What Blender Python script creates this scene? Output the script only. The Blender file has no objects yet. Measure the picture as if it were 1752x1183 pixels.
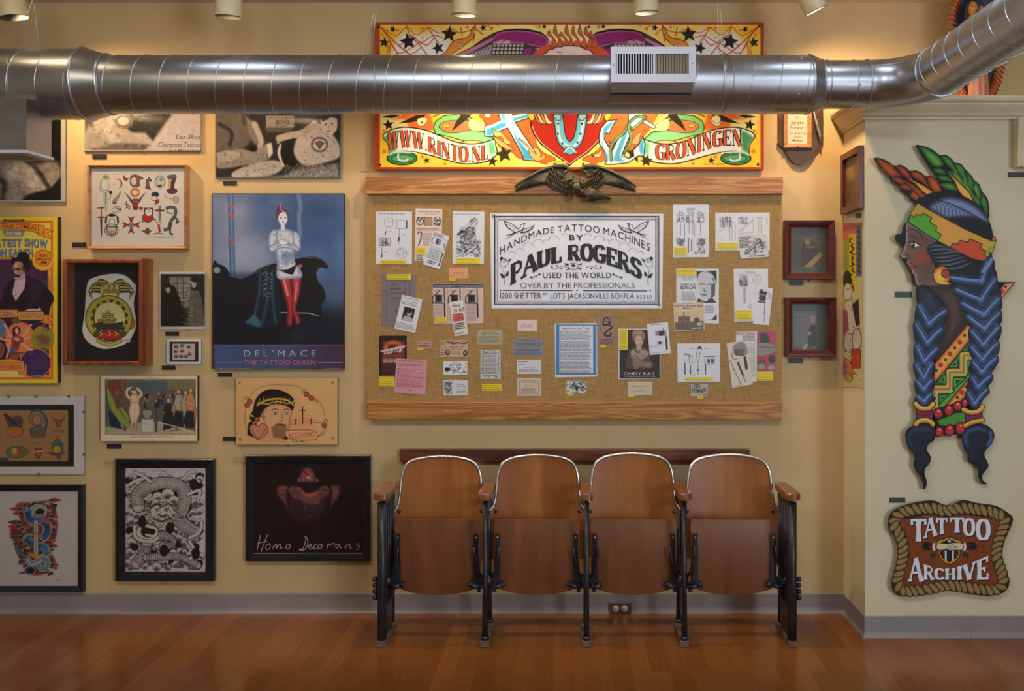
import bpy, math, random
import numpy as np
from mathutils import Vector, geometry
random.seed(7); rng = np.random.default_rng(7)
sc = bpy.context.scene
PI = math.pi
# ---------------- camera, light, exposure ----------------
F, DW, VX, VY, HC = 1530.0,4.5,980.0,530.0,1.53      # focal length in px, camera to wall, vanishing point, eye height
cam = bpy.data.objects.new('camera', bpy.data.cameras.new('camera'))
sc.collection.objects.link(cam); sc.camera = cam
cam.location = (0,-DW, HC); cam.rotation_euler = (PI/2,0,0)
cam.data.sensor_width = 36; cam.data.lens = F/1752*36
cam.data.shift_x = (876-VX)/1752; cam.data.shift_y = (VY-591.5)/1752
cam.data.clip_start = .05
sc.view_settings.view_transform = 'Standard'; sc.view_settings.look = 'None'
sc.view_settings.exposure = -0.17; sc.view_settings.gamma = 1; sc.view_settings.use_curve_mapping = False
sc.cycles.use_denoising = True
sc.cycles.max_bounces = 6; sc.cycles.diffuse_bounces = 3; sc.cycles.glossy_bounces = 3; sc.cycles.transparent_max_bounces = 12
w = bpy.data.worlds.new('world'); sc.world = w; w.use_nodes = True
w.node_tree.nodes['Background'].inputs[0].default_value = (.9,.8,.65,1)
w.node_tree.nodes['Background'].inputs[1].default_value = .12

def light(name, kind, loc, energy, col, size=.1, size_y=None, aim=None, spot=None, blend=.6):
    d = bpy.data.lights.new(name, kind); d.energy = energy; d.color = col
    if kind == 'AREA':
        d.shape = 'RECTANGLE'; d.size = size; d.size_y = size_y or size
    else: d.shadow_soft_size = size
    if kind == 'SPOT': d.spot_size = math.radians(spot); d.spot_blend = blend
    o = bpy.data.objects.new(name, d); sc.collection.objects.link(o); o.location = loc
    if aim is not None: o.rotation_euler = (Vector(aim)-Vector(loc)).to_track_quat('-Z', 'Y').to_euler()
    return o
# daylight through the shop windows behind the camera; the lights under the ceiling are added and unseen
light('window_light_right', 'AREA',(4.15,-6.95,1.75),200,(.78,.88,1.0),1.8,1.9, aim=(-1,-3.4,1.6))
for x_, e_, c_ in ((-2.2,16,(1,.80,.58)),(-.9,22,(.86,.92,1)),(.4,26,(.82,.90,1)),(1.7,16,(.82,.90,1))):
    light('ceiling_fill_light', 'AREA',(x_,-2.9,3.03), e_, c_,.5,.5, aim=(x_,-1.6,0))  # added fill from above to brighten the wall, no fixture modelled
for x_, e_, c_ in ((-2.42,1.5,(1,.72,.40)),(-1.58,1.3,(.80,.88,1)),(-.42,1.4,(1,.76,.46)),(.28,1.0,(.80,.88,1)),(1.15,1.3,(.80,.88,1))):
    light('duct_highlight_light', 'AREA',(x_,-.98,3.05), e_, c_,.34,.10, aim=(x_,-.98,0))  # unseen lights added to put highlights along the duct

# ---------------- geometry helpers ----------------
def P(px, py, off=0.0):                      # photo pixel on a plane `off` metres in front of the wall
    d = DW-off
    return ((px-VX)*d/F,-off, HC+(VY-py)*d/F)
XS = 1.363                                   # side face of the projecting wall
PO = .33                                     # how far that wall projects
def PR(px, py, lift=0.0): return P(px, py, PO+lift)
def PSide(px, py, lift=0.0):
    X = XS-lift; d = X*F/(px-VX)
    return (X, d-DW, HC+(VY-py)*d/F)

class MB:
    """collects shapes; build() links ONE mesh object"""
    def __init__(s): s.v = []; s.f = []; s.m = []; s.sm = []
    def add(s, vs, fs, mi=0, smooth=False):
        b = len(s.v); s.v += [tuple(v) for v in vs]
        for f in fs: s.f.append([b+i for i in f]); s.m.append(mi); s.sm.append(smooth)
        return s
    def box(s, x0, x1, y0, y1, z0, z1, mi=0, bev=0):
        if bev:
            b = bev; V = []
            def ring(x0, x1, z0, z1, y): return [(x0, y, z0),(x1, y, z0),(x1, y, z1),(x0, y, z1)]
            V = ring(x0+b, x1-b, z0+b, z1-b, y0)+ring(x0, x1, z0, z1, y0+b)+ring(x0, x1, z0, z1, y1-b)+ring(x0+b, x1-b, z0+b, z1-b, y1)
            Fs = [(0,1,2,3)[::1],(15,14,13,12)]
            for k in range(3):
                for i in range(4): j = (i+1) % 4; Fs.append((k*4+j, k*4+i,(k+1)*4+i,(k+1)*4+j))
            return s.add(V, Fs, mi)
        V = [(x, y, z) for z in (z0, z1) for y in (y0, y1) for x in (x0, x1)]
        return s.add(V,[(0,2,3,1),(4,5,7,6),(0,1,5,4),(2,6,7,3),(0,4,6,2),(1,3,7,5)], mi)
    def prism(s, pts, d, mi=0):              # closed outline pts (3D) swept by vector d
        n = len(pts); V = [Vector(p) for p in pts]; W = [p+Vector(d) for p in V]
        tr = geometry.tessellate_polygon([V])
        fs = [tuple(t) for t in tr]+[tuple(n+i for i in t[::-1]) for t in tr]
        fs += [(i,(i+1) % n, n+(i+1) % n, n+i) for i in range(n)]
        return s.add(V+W, fs, mi)
    def tube(s, pts, r, n=12, mi=0, closed=False, cap=True, flat=1.0):
        pts = [Vector(p) for p in pts]; N = len(pts)
        rs = r if hasattr(r, '__len__') else [r]*N
        V = []; up = None
        for i, p in enumerate(pts):
            a = pts[i-1] if (i or closed) else p; b = pts[(i+1) % N] if (i < N-1 or closed) else p
            t = (b-a).normalized()
            if up is None:
                up = Vector((0,0,1)) if abs(t.z) < .9 else Vector((0,-1,0))
            up = (up-t*up.dot(t)).normalized(); q = t.cross(up)
            for k in range(n):
                an = 2*PI*k/n; V.append(p+(up*math.cos(an)+q*math.sin(an)*flat)*rs[i])
        fs = []
        for i in range(N if closed else N-1):
            for k in range(n):
                a = i*n+k; b = i*n+(k+1) % n; c = ((i+1) % N)*n+(k+1) % n; d = ((i+1) % N)*n+k
                fs.append((a, b, c, d))
        if cap and not closed: fs += [tuple(range(n))[::-1], tuple((N-1)*n+k for k in range(n))]
        return s.add(V, fs, mi, True)
    def cyl(s, a, b, r, r2=None, n=20, mi=0): return s.tube([a, b],[r, r if r2 is None else r2], n, mi)
    def ball(s, c, r, n=12, mi=0, R=None):
        rx, ry, rz = (r, r, r) if not hasattr(r, '__len__') else r
        V = []; fs = []
        for i in range(n+1):
            th = PI*i/n
            for k in range(2*n):
                ph = PI*k/n
                p = Vector((rx*math.sin(th)*math.cos(ph), ry*math.sin(th)*math.sin(ph), rz*math.cos(th)))
                if R is not None: p = R @ p
                V.append(p+Vector(c))
        for i in range(n):
            for k in range(2*n): fs.append((i*2*n+k,(i+1)*2*n+k,(i+1)*2*n+(k+1) % (2*n), i*2*n+(k+1) % (2*n)))
        return s.add(V, fs, mi, True)
    def build(s, name, mats, parent=None):
        me = bpy.data.meshes.new(name); me.from_pydata(s.v,[], s.f)
        for m in (mats if isinstance(mats,(list, tuple)) else [mats]): me.materials.append(m)
        me.polygons.foreach_set('material_index', s.m); me.polygons.foreach_set('use_smooth', s.sm)
        me.update(); me.validate()
        o = bpy.data.objects.new(name, me); sc.collection.objects.link(o)
        if parent is not None: attach(o, parent)
        return o
def attach(o, p):
    o.parent = p; q = p; off = Vector((0,0,0))
    while q is not None: off += q.location; q = q.parent
    o.matrix_parent_inverse.identity(); o.location = -off if o.type == 'MESH' and not o.get('local') else o.location
    return o
def empty(name, loc):
    o = bpy.data.objects.new(name, None); sc.collection.objects.link(o); o.location = loc; o.empty_display_size = .05
    return o
def tag(o, label=None, cat=None, group=None, kind=None):
    if label: o['label'] = label
    if cat: o['category'] = cat
    if group: o['group'] = group
    if kind: o['kind'] = kind
    return o
def thing(name, loc, label, cat, group=None): return tag(empty(name, loc), label, cat, group)

# ---------------- materials ----------------
def mat(name, col=(.8,.8,.8), rough=.5, metal=0., spec=.5, coat=0.):
    m = bpy.data.materials.new(name); m.use_nodes = True
    b = m.node_tree.nodes['Principled BSDF']
    b.inputs['Base Color'].default_value = (*col,1); b.inputs['Roughness'].default_value = rough
    b.inputs['Metallic'].default_value = metal; b.inputs['Specular IOR Level'].default_value = spec
    b.inputs['Coat Weight'].default_value = coat
    return m
def srgb(r, g, b): return tuple(((c/255)/12.92 if c/255 <= .04045 else ((c/255+.055)/1.055)**2.4) for c in (r, g, b))
def N(m, t, **kw):
    n = m.node_tree.nodes.new(t)
    for k, v in kw.items():
        if k.startswith('i_'): n.inputs[int(k[2:]) if k[2:].isdigit() else k[2:].replace('_', ' ')].default_value = v
        else: setattr(n, k, v)
    return n
def L(m, a, b): m.node_tree.links.new(a, b)
def noisy(name, c1, c2, scale=8, rough=.5, bump=0, stretch=(1,1,1), detail=4, metal=0., coat=0., spec=.5, lo=.35, hi=.65, r2=None, bscale=None):
    m = mat(name, c1, rough, metal, spec, coat); b = m.node_tree.nodes['Principled BSDF']
    tc = N(m, 'ShaderNodeTexCoord'); mp = N(m, 'ShaderNodeMapping'); mp.inputs['Scale'].default_value = stretch
    nz = N(m, 'ShaderNodeTexNoise'); nz.inputs['Scale'].default_value = scale; nz.inputs['Detail'].default_value = detail
    cr = N(m, 'ShaderNodeValToRGB'); e = cr.color_ramp.elements
    e[0].position = lo; e[1].position = hi; e[0].color = (*c1,1); e[1].color = (*c2,1)
    geo = N(m, 'ShaderNodeNewGeometry')
    L(m, geo.outputs['Position'], mp.inputs['Vector']); L(m, mp.outputs[0], nz.inputs['Vector'])
    L(m, nz.outputs['Fac'], cr.inputs[0]); L(m, cr.outputs[0], b.inputs['Base Color'])
    if bump:
        n2 = N(m, 'ShaderNodeTexNoise'); n2.inputs['Scale'].default_value = bscale or scale*3; n2.inputs['Detail'].default_value = 3
        L(m, mp.outputs[0], n2.inputs['Vector'])
        bp = N(m, 'ShaderNodeBump'); bp.inputs['Strength'].default_value = bump; bp.inputs['Distance'].default_value = .01
        L(m, n2.outputs['Fac'], bp.inputs['Height']); L(m, bp.outputs[0], b.inputs['Normal'])
    if r2 is not None:
        mr = N(m, 'ShaderNodeMapRange'); mr.inputs['To Min'].default_value = rough; mr.inputs['To Max'].default_value = r2
        mr.inputs['From Min'].default_value = .35; mr.inputs['From Max'].default_value = .65
        L(m, nz.outputs['Fac'], mr.inputs[0]); L(m, mr.outputs[0], b.inputs['Roughness'])
    return m
def woodmat(name, c1, c2, axis='X', scale=6, dist=3, rough=.45, coat=0., bands=30, stretch=12):
    m = mat(name, c1, rough, coat=coat); b = m.node_tree.nodes['Principled BSDF']
    geo = N(m, 'ShaderNodeNewGeometry'); mp = N(m, 'ShaderNodeMapping')
    s = {'X': (1, stretch, stretch), 'Z': (stretch, stretch,1), 'Y': (stretch,1, stretch)}[axis]
    mp.inputs['Scale'].default_value = s
    nz = N(m, 'ShaderNodeTexNoise'); nz.inputs['Scale'].default_value = scale*.25; nz.inputs['Detail'].default_value = 3; nz.inputs['Distortion'].default_value = .6
    L(m, geo.outputs['Position'], mp.inputs['Vector']); L(m, mp.outputs[0], nz.inputs['Vector'])
    mu = N(m, 'ShaderNodeMath', operation='MULTIPLY'); mu.inputs[1].default_value = bands*.35
    fr = N(m, 'ShaderNodeMath', operation='PINGPONG'); fr.inputs[1].default_value = 1.0
    L(m, nz.outputs['Fac'], mu.inputs[0]); L(m, mu.outputs[0], fr.inputs[0])
    cr = N(m, 'ShaderNodeValToRGB'); e = cr.color_ramp.elements
    e[0].position = .1; e[1].position = .95; e[0].color = (*c1,1); e[1].color = (*c2,1)
    n2 = N(m, 'ShaderNodeTexNoise'); n2.inputs['Scale'].default_value = scale*3; n2.inputs['Detail'].default_value = 5
    L(m, mp.outputs[0], n2.inputs['Vector'])
    mx = N(m, 'ShaderNodeMath', operation='MULTIPLY_ADD'); mx.inputs[1].default_value = .5
    L(m, n2.outputs['Fac'], mx.inputs[0]); L(m, fr.outputs[0], mx.inputs[2])
    sb = N(m, 'ShaderNodeMath', operation='SUBTRACT'); sb.inputs[1].default_value = .22
    L(m, mx.outputs[0], sb.inputs[0]); L(m, sb.outputs[0], cr.inputs[0]); L(m, cr.outputs[0], b.inputs['Base Color'])
    return m
M = {}
M['wall'] = noisy('wall_paint', srgb(200,172,124), srgb(204,177,129),2.5,.62,.10, bscale=160)
M['wall_right'] = noisy('wall_paint_pale', srgb(220,208,172), srgb(224,213,178),2.5,.62,.08, bscale=160)
M['ceiling'] = noisy('ceiling_paint', srgb(196,190,180), srgb(202,197,188),3,.8)
M['room'] = noisy('far_room_paint', srgb(196,182,156), srgb(202,188,162),3,.8)
M['base'] = noisy('baseboard_vinyl', srgb(140,132,132), srgb(148,140,139),6,.42)
M['trimw'] = noisy('trim_paint', srgb(214,200,166), srgb(220,206,172),6,.45)
M['galv'] = noisy('galvanised_steel',(.43,.455,.50),(.49,.515,.56),5,.31,0, metal=1., r2=.37, stretch=(1,3,3), bscale=9)
M['galv_seam'] = noisy('steel_seam',(.56,.58,.62),(.62,.64,.68),9,.36, metal=1.)
M['regwhite'] = noisy('register_enamel', srgb(205,203,212), srgb(212,210,218),9,.35)
M['regtan'] = noisy('damper_blades', srgb(150,138,120), srgb(160,146,128),9,.5)
M['dark'] = noisy('dark_gap',(.012,.012,.013),(.02,.02,.02),9,.7)
M['iron'] = noisy('painted_iron',(.012,.014,.020),(.024,.026,.034),12,.34,.12, bscale=40)
M['blackframe'] = noisy('black_lacquer',(.010,.010,.016),(.016,.016,.024),12,.28)
M['chrome'] = noisy('bright_rim',(.72,.72,.75),(.85,.85,.87),9,.24, metal=1.)
M['screw'] = noisy('screw_steel',(.45,.43,.40),(.6,.58,.55),9,.35, metal=1.)
M['footrust'] = noisy('worn_foot', srgb(88,66,56), srgb(118,92,78),30,.7)
M['canpaint'] = noisy('lamp_can_enamel', srgb(216,200,158), srgb(222,206,166),6,.4)
M['fir'] = woodmat('fir_rail', srgb(190,136,76), srgb(150,92,44), 'X',4, rough=.4, coat=.2, bands=60, stretch=14)
M['plywood'] = woodmat('seat_plywood', srgb(170,108,54), srgb(142,84,40), 'Z',4, rough=.34, coat=.25, bands=8, stretch=9)
M['plyunder'] = woodmat('seat_underside', srgb(128,78,46), srgb(104,62,36), 'Z',4, rough=.36, coat=.2, bands=8, stretch=9)
M['armwood'] = woodmat('arm_wood', srgb(146,92,54), srgb(112,66,34), 'Y',7, rough=.35, coat=.4, bands=14)
M['railwood'] = woodmat('dark_rail', srgb(112,62,40), srgb(70,36,24), 'X',5, rough=.5, bands=20)
M['boxwood'] = woodmat('mahogany', srgb(158,84,42), srgb(116,56,28), 'Z',7, rough=.34, coat=.4, bands=14)
M['goldwood'] = woodmat('honey_frame', srgb(184,130,84), srgb(146,96,58), 'X',7, rough=.36, coat=.3, bands=12)
M['redwood'] = noisy('oxblood_frame', srgb(74,22,20), srgb(90,28,25),20,.32, coat=.2)
M['walnut'] = noisy('walnut_plaque', srgb(66,46,36), srgb(84,60,46),20,.35, coat=.3)
M['bronze'] = noisy('old_bronze', srgb(58,50,38), srgb(104,92,66),60,.5,.3, metal=.4, bscale=120)
M['burlap'] = None
def ink_material():
    m = mat('printed_ink',(.8,.8,.8),.45); a = N(m, 'ShaderNodeAttribute', attribute_name='ink')
    L(m, a.outputs['Color'], m.node_tree.nodes['Principled BSDF'].inputs['Base Color']); return m
M['ink'] = ink_material()
def gloss_ink():
    m = mat('enamel_ink',(.8,.8,.8),.42, spec=.16); a = N(m, 'ShaderNodeAttribute', attribute_name='ink')
    L(m, a.outputs['Color'], m.node_tree.nodes['Principled BSDF'].inputs['Base Color']); return m
M['gink'] = gloss_ink()
def glass(name, k=.9, rough=.02, tint=(1,1,1)):
    m = bpy.data.materials.new(name); m.use_nodes = True; nt = m.node_tree; nt.nodes.clear()
    out = N(m, 'ShaderNodeOutputMaterial'); tr = N(m, 'ShaderNodeBsdfTransparent'); gl = N(m, 'ShaderNodeBsdfGlossy')
    tr.inputs[0].default_value = (*tint,1)
    gl.inputs['Roughness'].default_value = rough; fr = N(m, 'ShaderNodeFresnel'); fr.inputs[0].default_value = 1.45
    mu = N(m, 'ShaderNodeMath', operation='MULTIPLY'); mu.inputs[1].default_value = k
    mx = N(m, 'ShaderNodeMixShader'); L(m, fr.outputs[0], mu.inputs[0]); L(m, mu.outputs[0], mx.inputs[0])
    L(m, tr.outputs[0], mx.inputs[1]); L(m, gl.outputs[0], mx.inputs[2]); L(m, mx.outputs[0], out.inputs[0]); return m
M['glass'] = glass('picture_glass',.45)
M['acrylic'] = glass('acrylic_sheet',.45,.04)
def burlap():
    m = mat('burlap', srgb(176,140,84),.85); b = m.node_tree.nodes['Principled BSDF']
    geo = N(m, 'ShaderNodeNewGeometry')
    outs = []
    for s in ((14,1,420),(420,1,14)):
        mp = N(m, 'ShaderNodeMapping'); mp.inputs['Scale'].default_value = s; nz = N(m, 'ShaderNodeTexNoise')
        nz.inputs['Scale'].default_value = 1; nz.inputs['Detail'].default_value = 2
        L(m, geo.outputs['Position'], mp.inputs[0]); L(m, mp.outputs[0], nz.inputs['Vector']); outs.append(nz)
    ad = N(m, 'ShaderNodeMath', operation='ADD'); L(m, outs[0].outputs['Fac'], ad.inputs[0]); L(m, outs[1].outputs['Fac'], ad.inputs[1])
    hv = N(m, 'ShaderNodeMath', operation='MULTIPLY'); hv.inputs[1].default_value = .5; L(m, ad.outputs[0], hv.inputs[0])
    cr = N(m, 'ShaderNodeValToRGB'); e = cr.color_ramp.elements
    e[0].position = .36; e[1].position = .64; e[0].color = (*srgb(150,114,62),1); e[1].color = (*srgb(196,158,100),1)
    L(m, hv.outputs[0], cr.inputs[0]); L(m, cr.outputs[0], b.inputs['Base Color'])
    return m
M['burlap'] = burlap()
def floor_mat():
    m = mat('oak_floor',(.4,.2,.08),.22); b = m.node_tree.nodes['Principled BSDF']
    geo = N(m, 'ShaderNodeNewGeometry'); mp = N(m, 'ShaderNodeMapping'); mp.inputs['Rotation'].default_value = (0,0, PI/2)
    br = N(m, 'ShaderNodeTexBrick'); br.offset = .37; br.inputs['Scale'].default_value = 1
    br.inputs['Brick Width'].default_value = 1.15; br.inputs['Row Height'].default_value = .083
    br.inputs['Mortar Size'].default_value = .0006; br.inputs['Mortar Smooth'].default_value = .3; br.inputs['Bias'].default_value = 0
    br.inputs['Color1'].default_value = (*srgb(136,83,38),1); br.inputs['Color2'].default_value = (*srgb(119,70,31),1)
    br.inputs['Mortar'].default_value = (*srgb(112,62,26),1)
    L(m, geo.outputs['Position'], mp.inputs[0]); L(m, mp.outputs[0], br.inputs['Vector'])
    m2 = N(m, 'ShaderNodeMapping'); m2.inputs['Scale'].default_value = (60,3,1); nz = N(m, 'ShaderNodeTexNoise'); nz.inputs['Scale'].default_value = 1; nz.inputs['Detail'].default_value = 5
    L(m, geo.outputs['Position'], m2.inputs[0]); L(m, m2.outputs[0], nz.inputs['Vector'])
    mx = N(m, 'ShaderNodeMix', data_type='RGBA', blend_type='MULTIPLY'); mx.inputs['Factor'].default_value = .5
    cr = N(m, 'ShaderNodeValToRGB'); e = cr.color_ramp.elements; e[0].position = .3; e[1].position = .7
    e[0].color = (.72,.66,.6,1); e[1].color = (1,1,1,1)
    L(m, nz.outputs['Fac'], cr.inputs[0]); L(m, br.outputs['Color'], mx.inputs['A']); L(m, cr.outputs[0], mx.inputs['B'])
    L(m, mx.outputs['Result'], b.inputs['Base Color'])
    return m
M['floor'] = floor_mat()
# ---------------- the setting ----------------
CZ = 3.075; XL, XR, YB = -4.3,4.2,-8.0
def struct(name, mb, m, parent=None):
    o = mb.build(name, m, parent)
    if parent is None: o['kind'] = 'structure'
    return o
struct('floor', MB().box(XL, XR, YB,.0,-.1,0), M['floor'])
struct('ceiling', MB().box(XL, XR, YB,.0, CZ, CZ+.1), M['ceiling'])
struct('wall_back', MB().box(XL, XR,0,.12,-.1, CZ+.1), M['wall'])
ZL = P(0,163, PO+.07)[2]                           # top of the ledge on the projecting wall
struct('wall_right', MB().box(XS, XR,-PO,0,0, ZL-.03), M['wall_right'])
def sidewall(name, x0, x1, ya_, yb_):            # side wall with a shop window opening from ya_ to yb_
    m = MB()
    for y0, y1, z0, z1 in ((YB, ya_,-.1, CZ+.1),(yb_,0,-.1, CZ+.1),(ya_, yb_,-.1,.8),(ya_, yb_,2.7, CZ+.1)): m.box(x0, x1, y0, y1, z0, z1)
    struct(name, m, M['room'])
struct('wall_left', MB().box(XL-.12, XL, YB,0,-.1, CZ+.1), M['room']); sidewall('wall_far_right', XR, XR+.12,-7.9,-6.0)
fw = MB()                                           # wall behind the camera
fw.box(XL, XR, YB-.12, YB,0, CZ)
struct('wall_front', fw, M['room'])
# vinyl cove baseboards
def cove(name, pts, h=.102):
    # pts: path of wall foot points (x, y); profile leans out at the foot
    mb = MB(); prof = [(0,0),(.013,0),(.012,.006),(.006,.016),(.004,.03),(.004, h-.004),(.002, h),(0, h)]
    rows = []
    for i,(x, y) in enumerate(pts):
        a = Vector(pts[max(i-1,0)]); b = Vector(pts[min(i+1, len(pts)-1)]); c = Vector((x, y))
        ns = []
        if i > 0: t = (c-a).normalized(); ns.append(Vector((t.y,-t.x)))
        if i < len(pts)-1: t = (b-c).normalized(); ns.append(Vector((t.y,-t.x)))
        n = sum(ns, Vector((0,0))); n = n/ (n.dot(ns[0]))
        rows.append([(x+n.x*o, y+n.y*o, z) for o, z in prof])
    k = len(prof); V = [p for r in rows for p in r]; fs = []
    for i in range(len(rows)-1):
        for j in range(k-1): fs.append((i*k+j, i*k+j+1,(i+1)*k+j+1,(i+1)*k+j))
    mb.add(V, fs); return struct(name, mb, M['base'])
cove('baseboard_back',[(XL,0),(XS,0)])
cove('baseboard_side',[(XS,0),(XS,-PO),(P(1659,0, PO)[0],-PO)])
cove('baseboard_right',[(P(1659.6,0, PO)[0],-PO),(XR,-PO)])
# ledge moulding on top of the projecting wall
prof = [(0,-.098),(.012,-.098),(.012,-.086),(.020,-.083),(.028,-.068),(.042,-.050),(.050,-.038),(.050,-.030),(.064,-.026),(.070,-.014),(.070,0),(-.02,0)]
mb = MB(); rows = []
for X, Y, dx, dy in ((XS,-.0,-1,0),(XS,-PO,-1,-1),(XR,-PO,0,-1)):
    rows.append([(X+dx*o, Y+dy*o if dy else Y, ZL+z) for o, z in prof])
k = len(prof); V = [p for r in rows for p in r]; fs = []
for i in range(2):
    for j in range(k): fs.append((i*k+j, i*k+(j+1) % k,(i+1)*k+(j+1) % k,(i+1)*k+j))
mb.add(V, fs); mb.box(XS, XR,-PO,0, ZL-.03, ZL-.001)
struct('trim_1', mb, M['trimw'])
# boxed pilaster head at the right edge of the view
x0 = P(1743,0, PO+.06)[0]
mb = MB(); z0 = P(0,285, PO+.06)[2]; mb.box(x0, XR-.6,-PO-.06,-PO, z0, ZL-.098, bev=.004)
struct('trim_2', mb, M['wall_right'])

# ---------------- ducts ----------------
DY, DZ = -.60, P(0,145,.60)[2]
def dx(px): return P(px,0,.60)[0]
duct = thing('air_duct',(0, DY, DZ), 'round galvanised spiral air duct running along wall and bending forward at right', 'duct')
def helix(x0, x1, r, pitch=.1195, ph=0., cx=None):
    n = int((x1-x0)/pitch*40); pts = []
    for i in range(n+1):
        x = x0+(x1-x0)*i/n; a = -2*PI*(x-x0)/pitch+ph
        pts.append((x, DY-r*math.sin(a), DZ+r*math.cos(a)))
    return pts
def ringpts(x, r, n=48, z=DZ): return [(x, DY-r*math.sin(2*PI*i/n), z+r*math.cos(2*PI*i/n)) for i in range(n)]
R0, R1, R2 = .1505,.125,.1035
xa, xb, xc, xd = XL+.02, dx(150), dx(188), dx(1384)
xe, xf = dx(1403), dx(1480)
def seg(x0, x1, r, name, r2=None):
    m = MB(); m.tube([(x0, DY, DZ),(x1, DY, DZ)],[r, r2 or r],64, cap=False); return m.build(name, M['galv'], duct)
o = seg(xa, xb, R0, 'wide_section'); s_ = MB().tube(helix(xa+.01, xb-.02, R0, ph=.6),.0026,6).build('spiral_seam', M['galv_seam'], o)
o = seg(xb, xc, R0+.004, 'reducer', R1+.004)
m = MB()
for x_, r_, t_ in ((xb, R0+.004,.006),(xc, R1+.004,.005)): MB().tube(ringpts(x_, r_), t_,8, closed=True).build('joint_bead', M['galv_seam'], o)
o = seg(xc, xd, R1, 'main_section'); MB().tube(helix(xc+.02, xd-.01, R1, ph=2.2),.0024,6).build('spiral_seam', M['galv_seam'], o)
for x_ in (dx(1232), xd-.008): MB().tube(ringpts(x_, R1+.002),.0037,8, closed=True).build('joint_bead', M['galv_seam'], o)
o = seg(xd, xe, R1+.002, 'reducer', R2+.003)
m = MB(); m.tube(ringpts(xe, R2+.003),.004,8, closed=True); m.build('joint_bead', M['galv_seam'], o)
o = seg(xe, xf, R2, 'collar_section')
for x_ in (dx(1412), dx(1457)): MB().tube(ringpts(x_, R2),.0032,6, closed=True).build('spiral_seam', M['galv_seam'], o)
RB = .234; pts = []
for i in range(25):
    a = PI/2*i/24; pts.append((xf+RB*math.sin(a), DY-RB*(1-math.cos(a)), DZ))
m = MB(); m.tube(pts, R2+.001,64, cap=False); o = m.build('elbow', M['galv'], duct)
m = MB()
m.tube(ringpts(xf, R2+.002),.004,8, closed=True).build('joint_bead', M['galv_seam'], o)
xe2, ye2 = xf+RB, DY-RB
def ringy(y, r, n=48): return [(xe2+r*math.cos(2*PI*i/n), y, DZ+r*math.sin(2*PI*i/n)) for i in range(n)]
MB().tube(ringy(ye2, R2+.002),.004,8, closed=True).build('joint_bead', M['galv_seam'], o)
m = MB()
sp = []                                              # lengthwise seam along the elbow's upper flank
for i in range(25):
    a = PI/2*i/24; rr = RB+(R2+.001)*math.sin(-.95); sp.append((xf+rr*math.sin(a), DY-RB+rr*math.cos(a), DZ+(R2+.001)*math.cos(.95)))
m.tube(sp,.0022,6); m.build('lengthwise_seam', M['galv_seam'], o)
m = MB(); m.tube([(xe2, ye2, DZ),(xe2,-3.2, DZ)], R2,64, cap=False); o = m.build('forward_section', M['galv'], duct)
hp = []
n = 40*18
for i in range(n+1):
    y = ye2-.03-(2.2)*i/n; a = 2*PI*(ye2-y)/.1195+1.; hp.append((xe2+R2*math.cos(a), y, DZ+R2*math.sin(a)))
MB().tube(hp,.0028,6).build('spiral_seam', M['galv_seam'], o)
for px, yy, rr, src in ((1371,108,0,0),(1367,172,0,0),(1405,140,0,0),(1472,155,0,0)):
    a = (yy-145)/50; r = R1 if px < 1384 else R2
    z = DZ-(yy-145)*(3.78/F); y = DY-math.sqrt(max(r*r-(z-DZ)**2,0))
    x = (px-VX)*(DW+y)/F
    MB().ball((x, y, z),.0045,6).build('screw', M['screw'], duct)
# front register
reg = empty('register_box',(0,0,0)); reg.name = 'register_box'; attach(reg, duct); reg.location = (-duct.location.x,-duct.location.y,-duct.location.z)
yf = -(DW-3.69); X0, X1 = (1045-VX)*3.69/F,(1190.5-VX)*3.69/F
Z1, Z0 = HC+(VY-80.5)*3.69/F, HC+(VY-141.5)*3.69/F
m = MB()
V = [(X0+.008, yf+.004, Z0+.006),(X1-.008, yf+.004, Z0+.006),(X1-.008, yf+.004, Z1-.006),(X0+.008, yf+.004, Z1-.006),
     (X0+.0, DY-.07, Z0-.045),(X1, DY-.07, Z0-.045),(X1, DY-.045, Z1-.0),(X0, DY-.045, Z1-.0)]
m.add(V,[(0,4,5,1),(1,5,6,2),(2,6,7,3),(3,7,4,0)])
m.prism([(X0-.012, DY-.095, Z0-.058),(X1+.004, DY-.095, Z0-.058),(X1-.004, DY-.125, Z0-.030),(X0+.004, DY-.125, Z0-.030)],(0,.01,0))
body = m.build('collar', M['galv'], duct)
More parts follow.
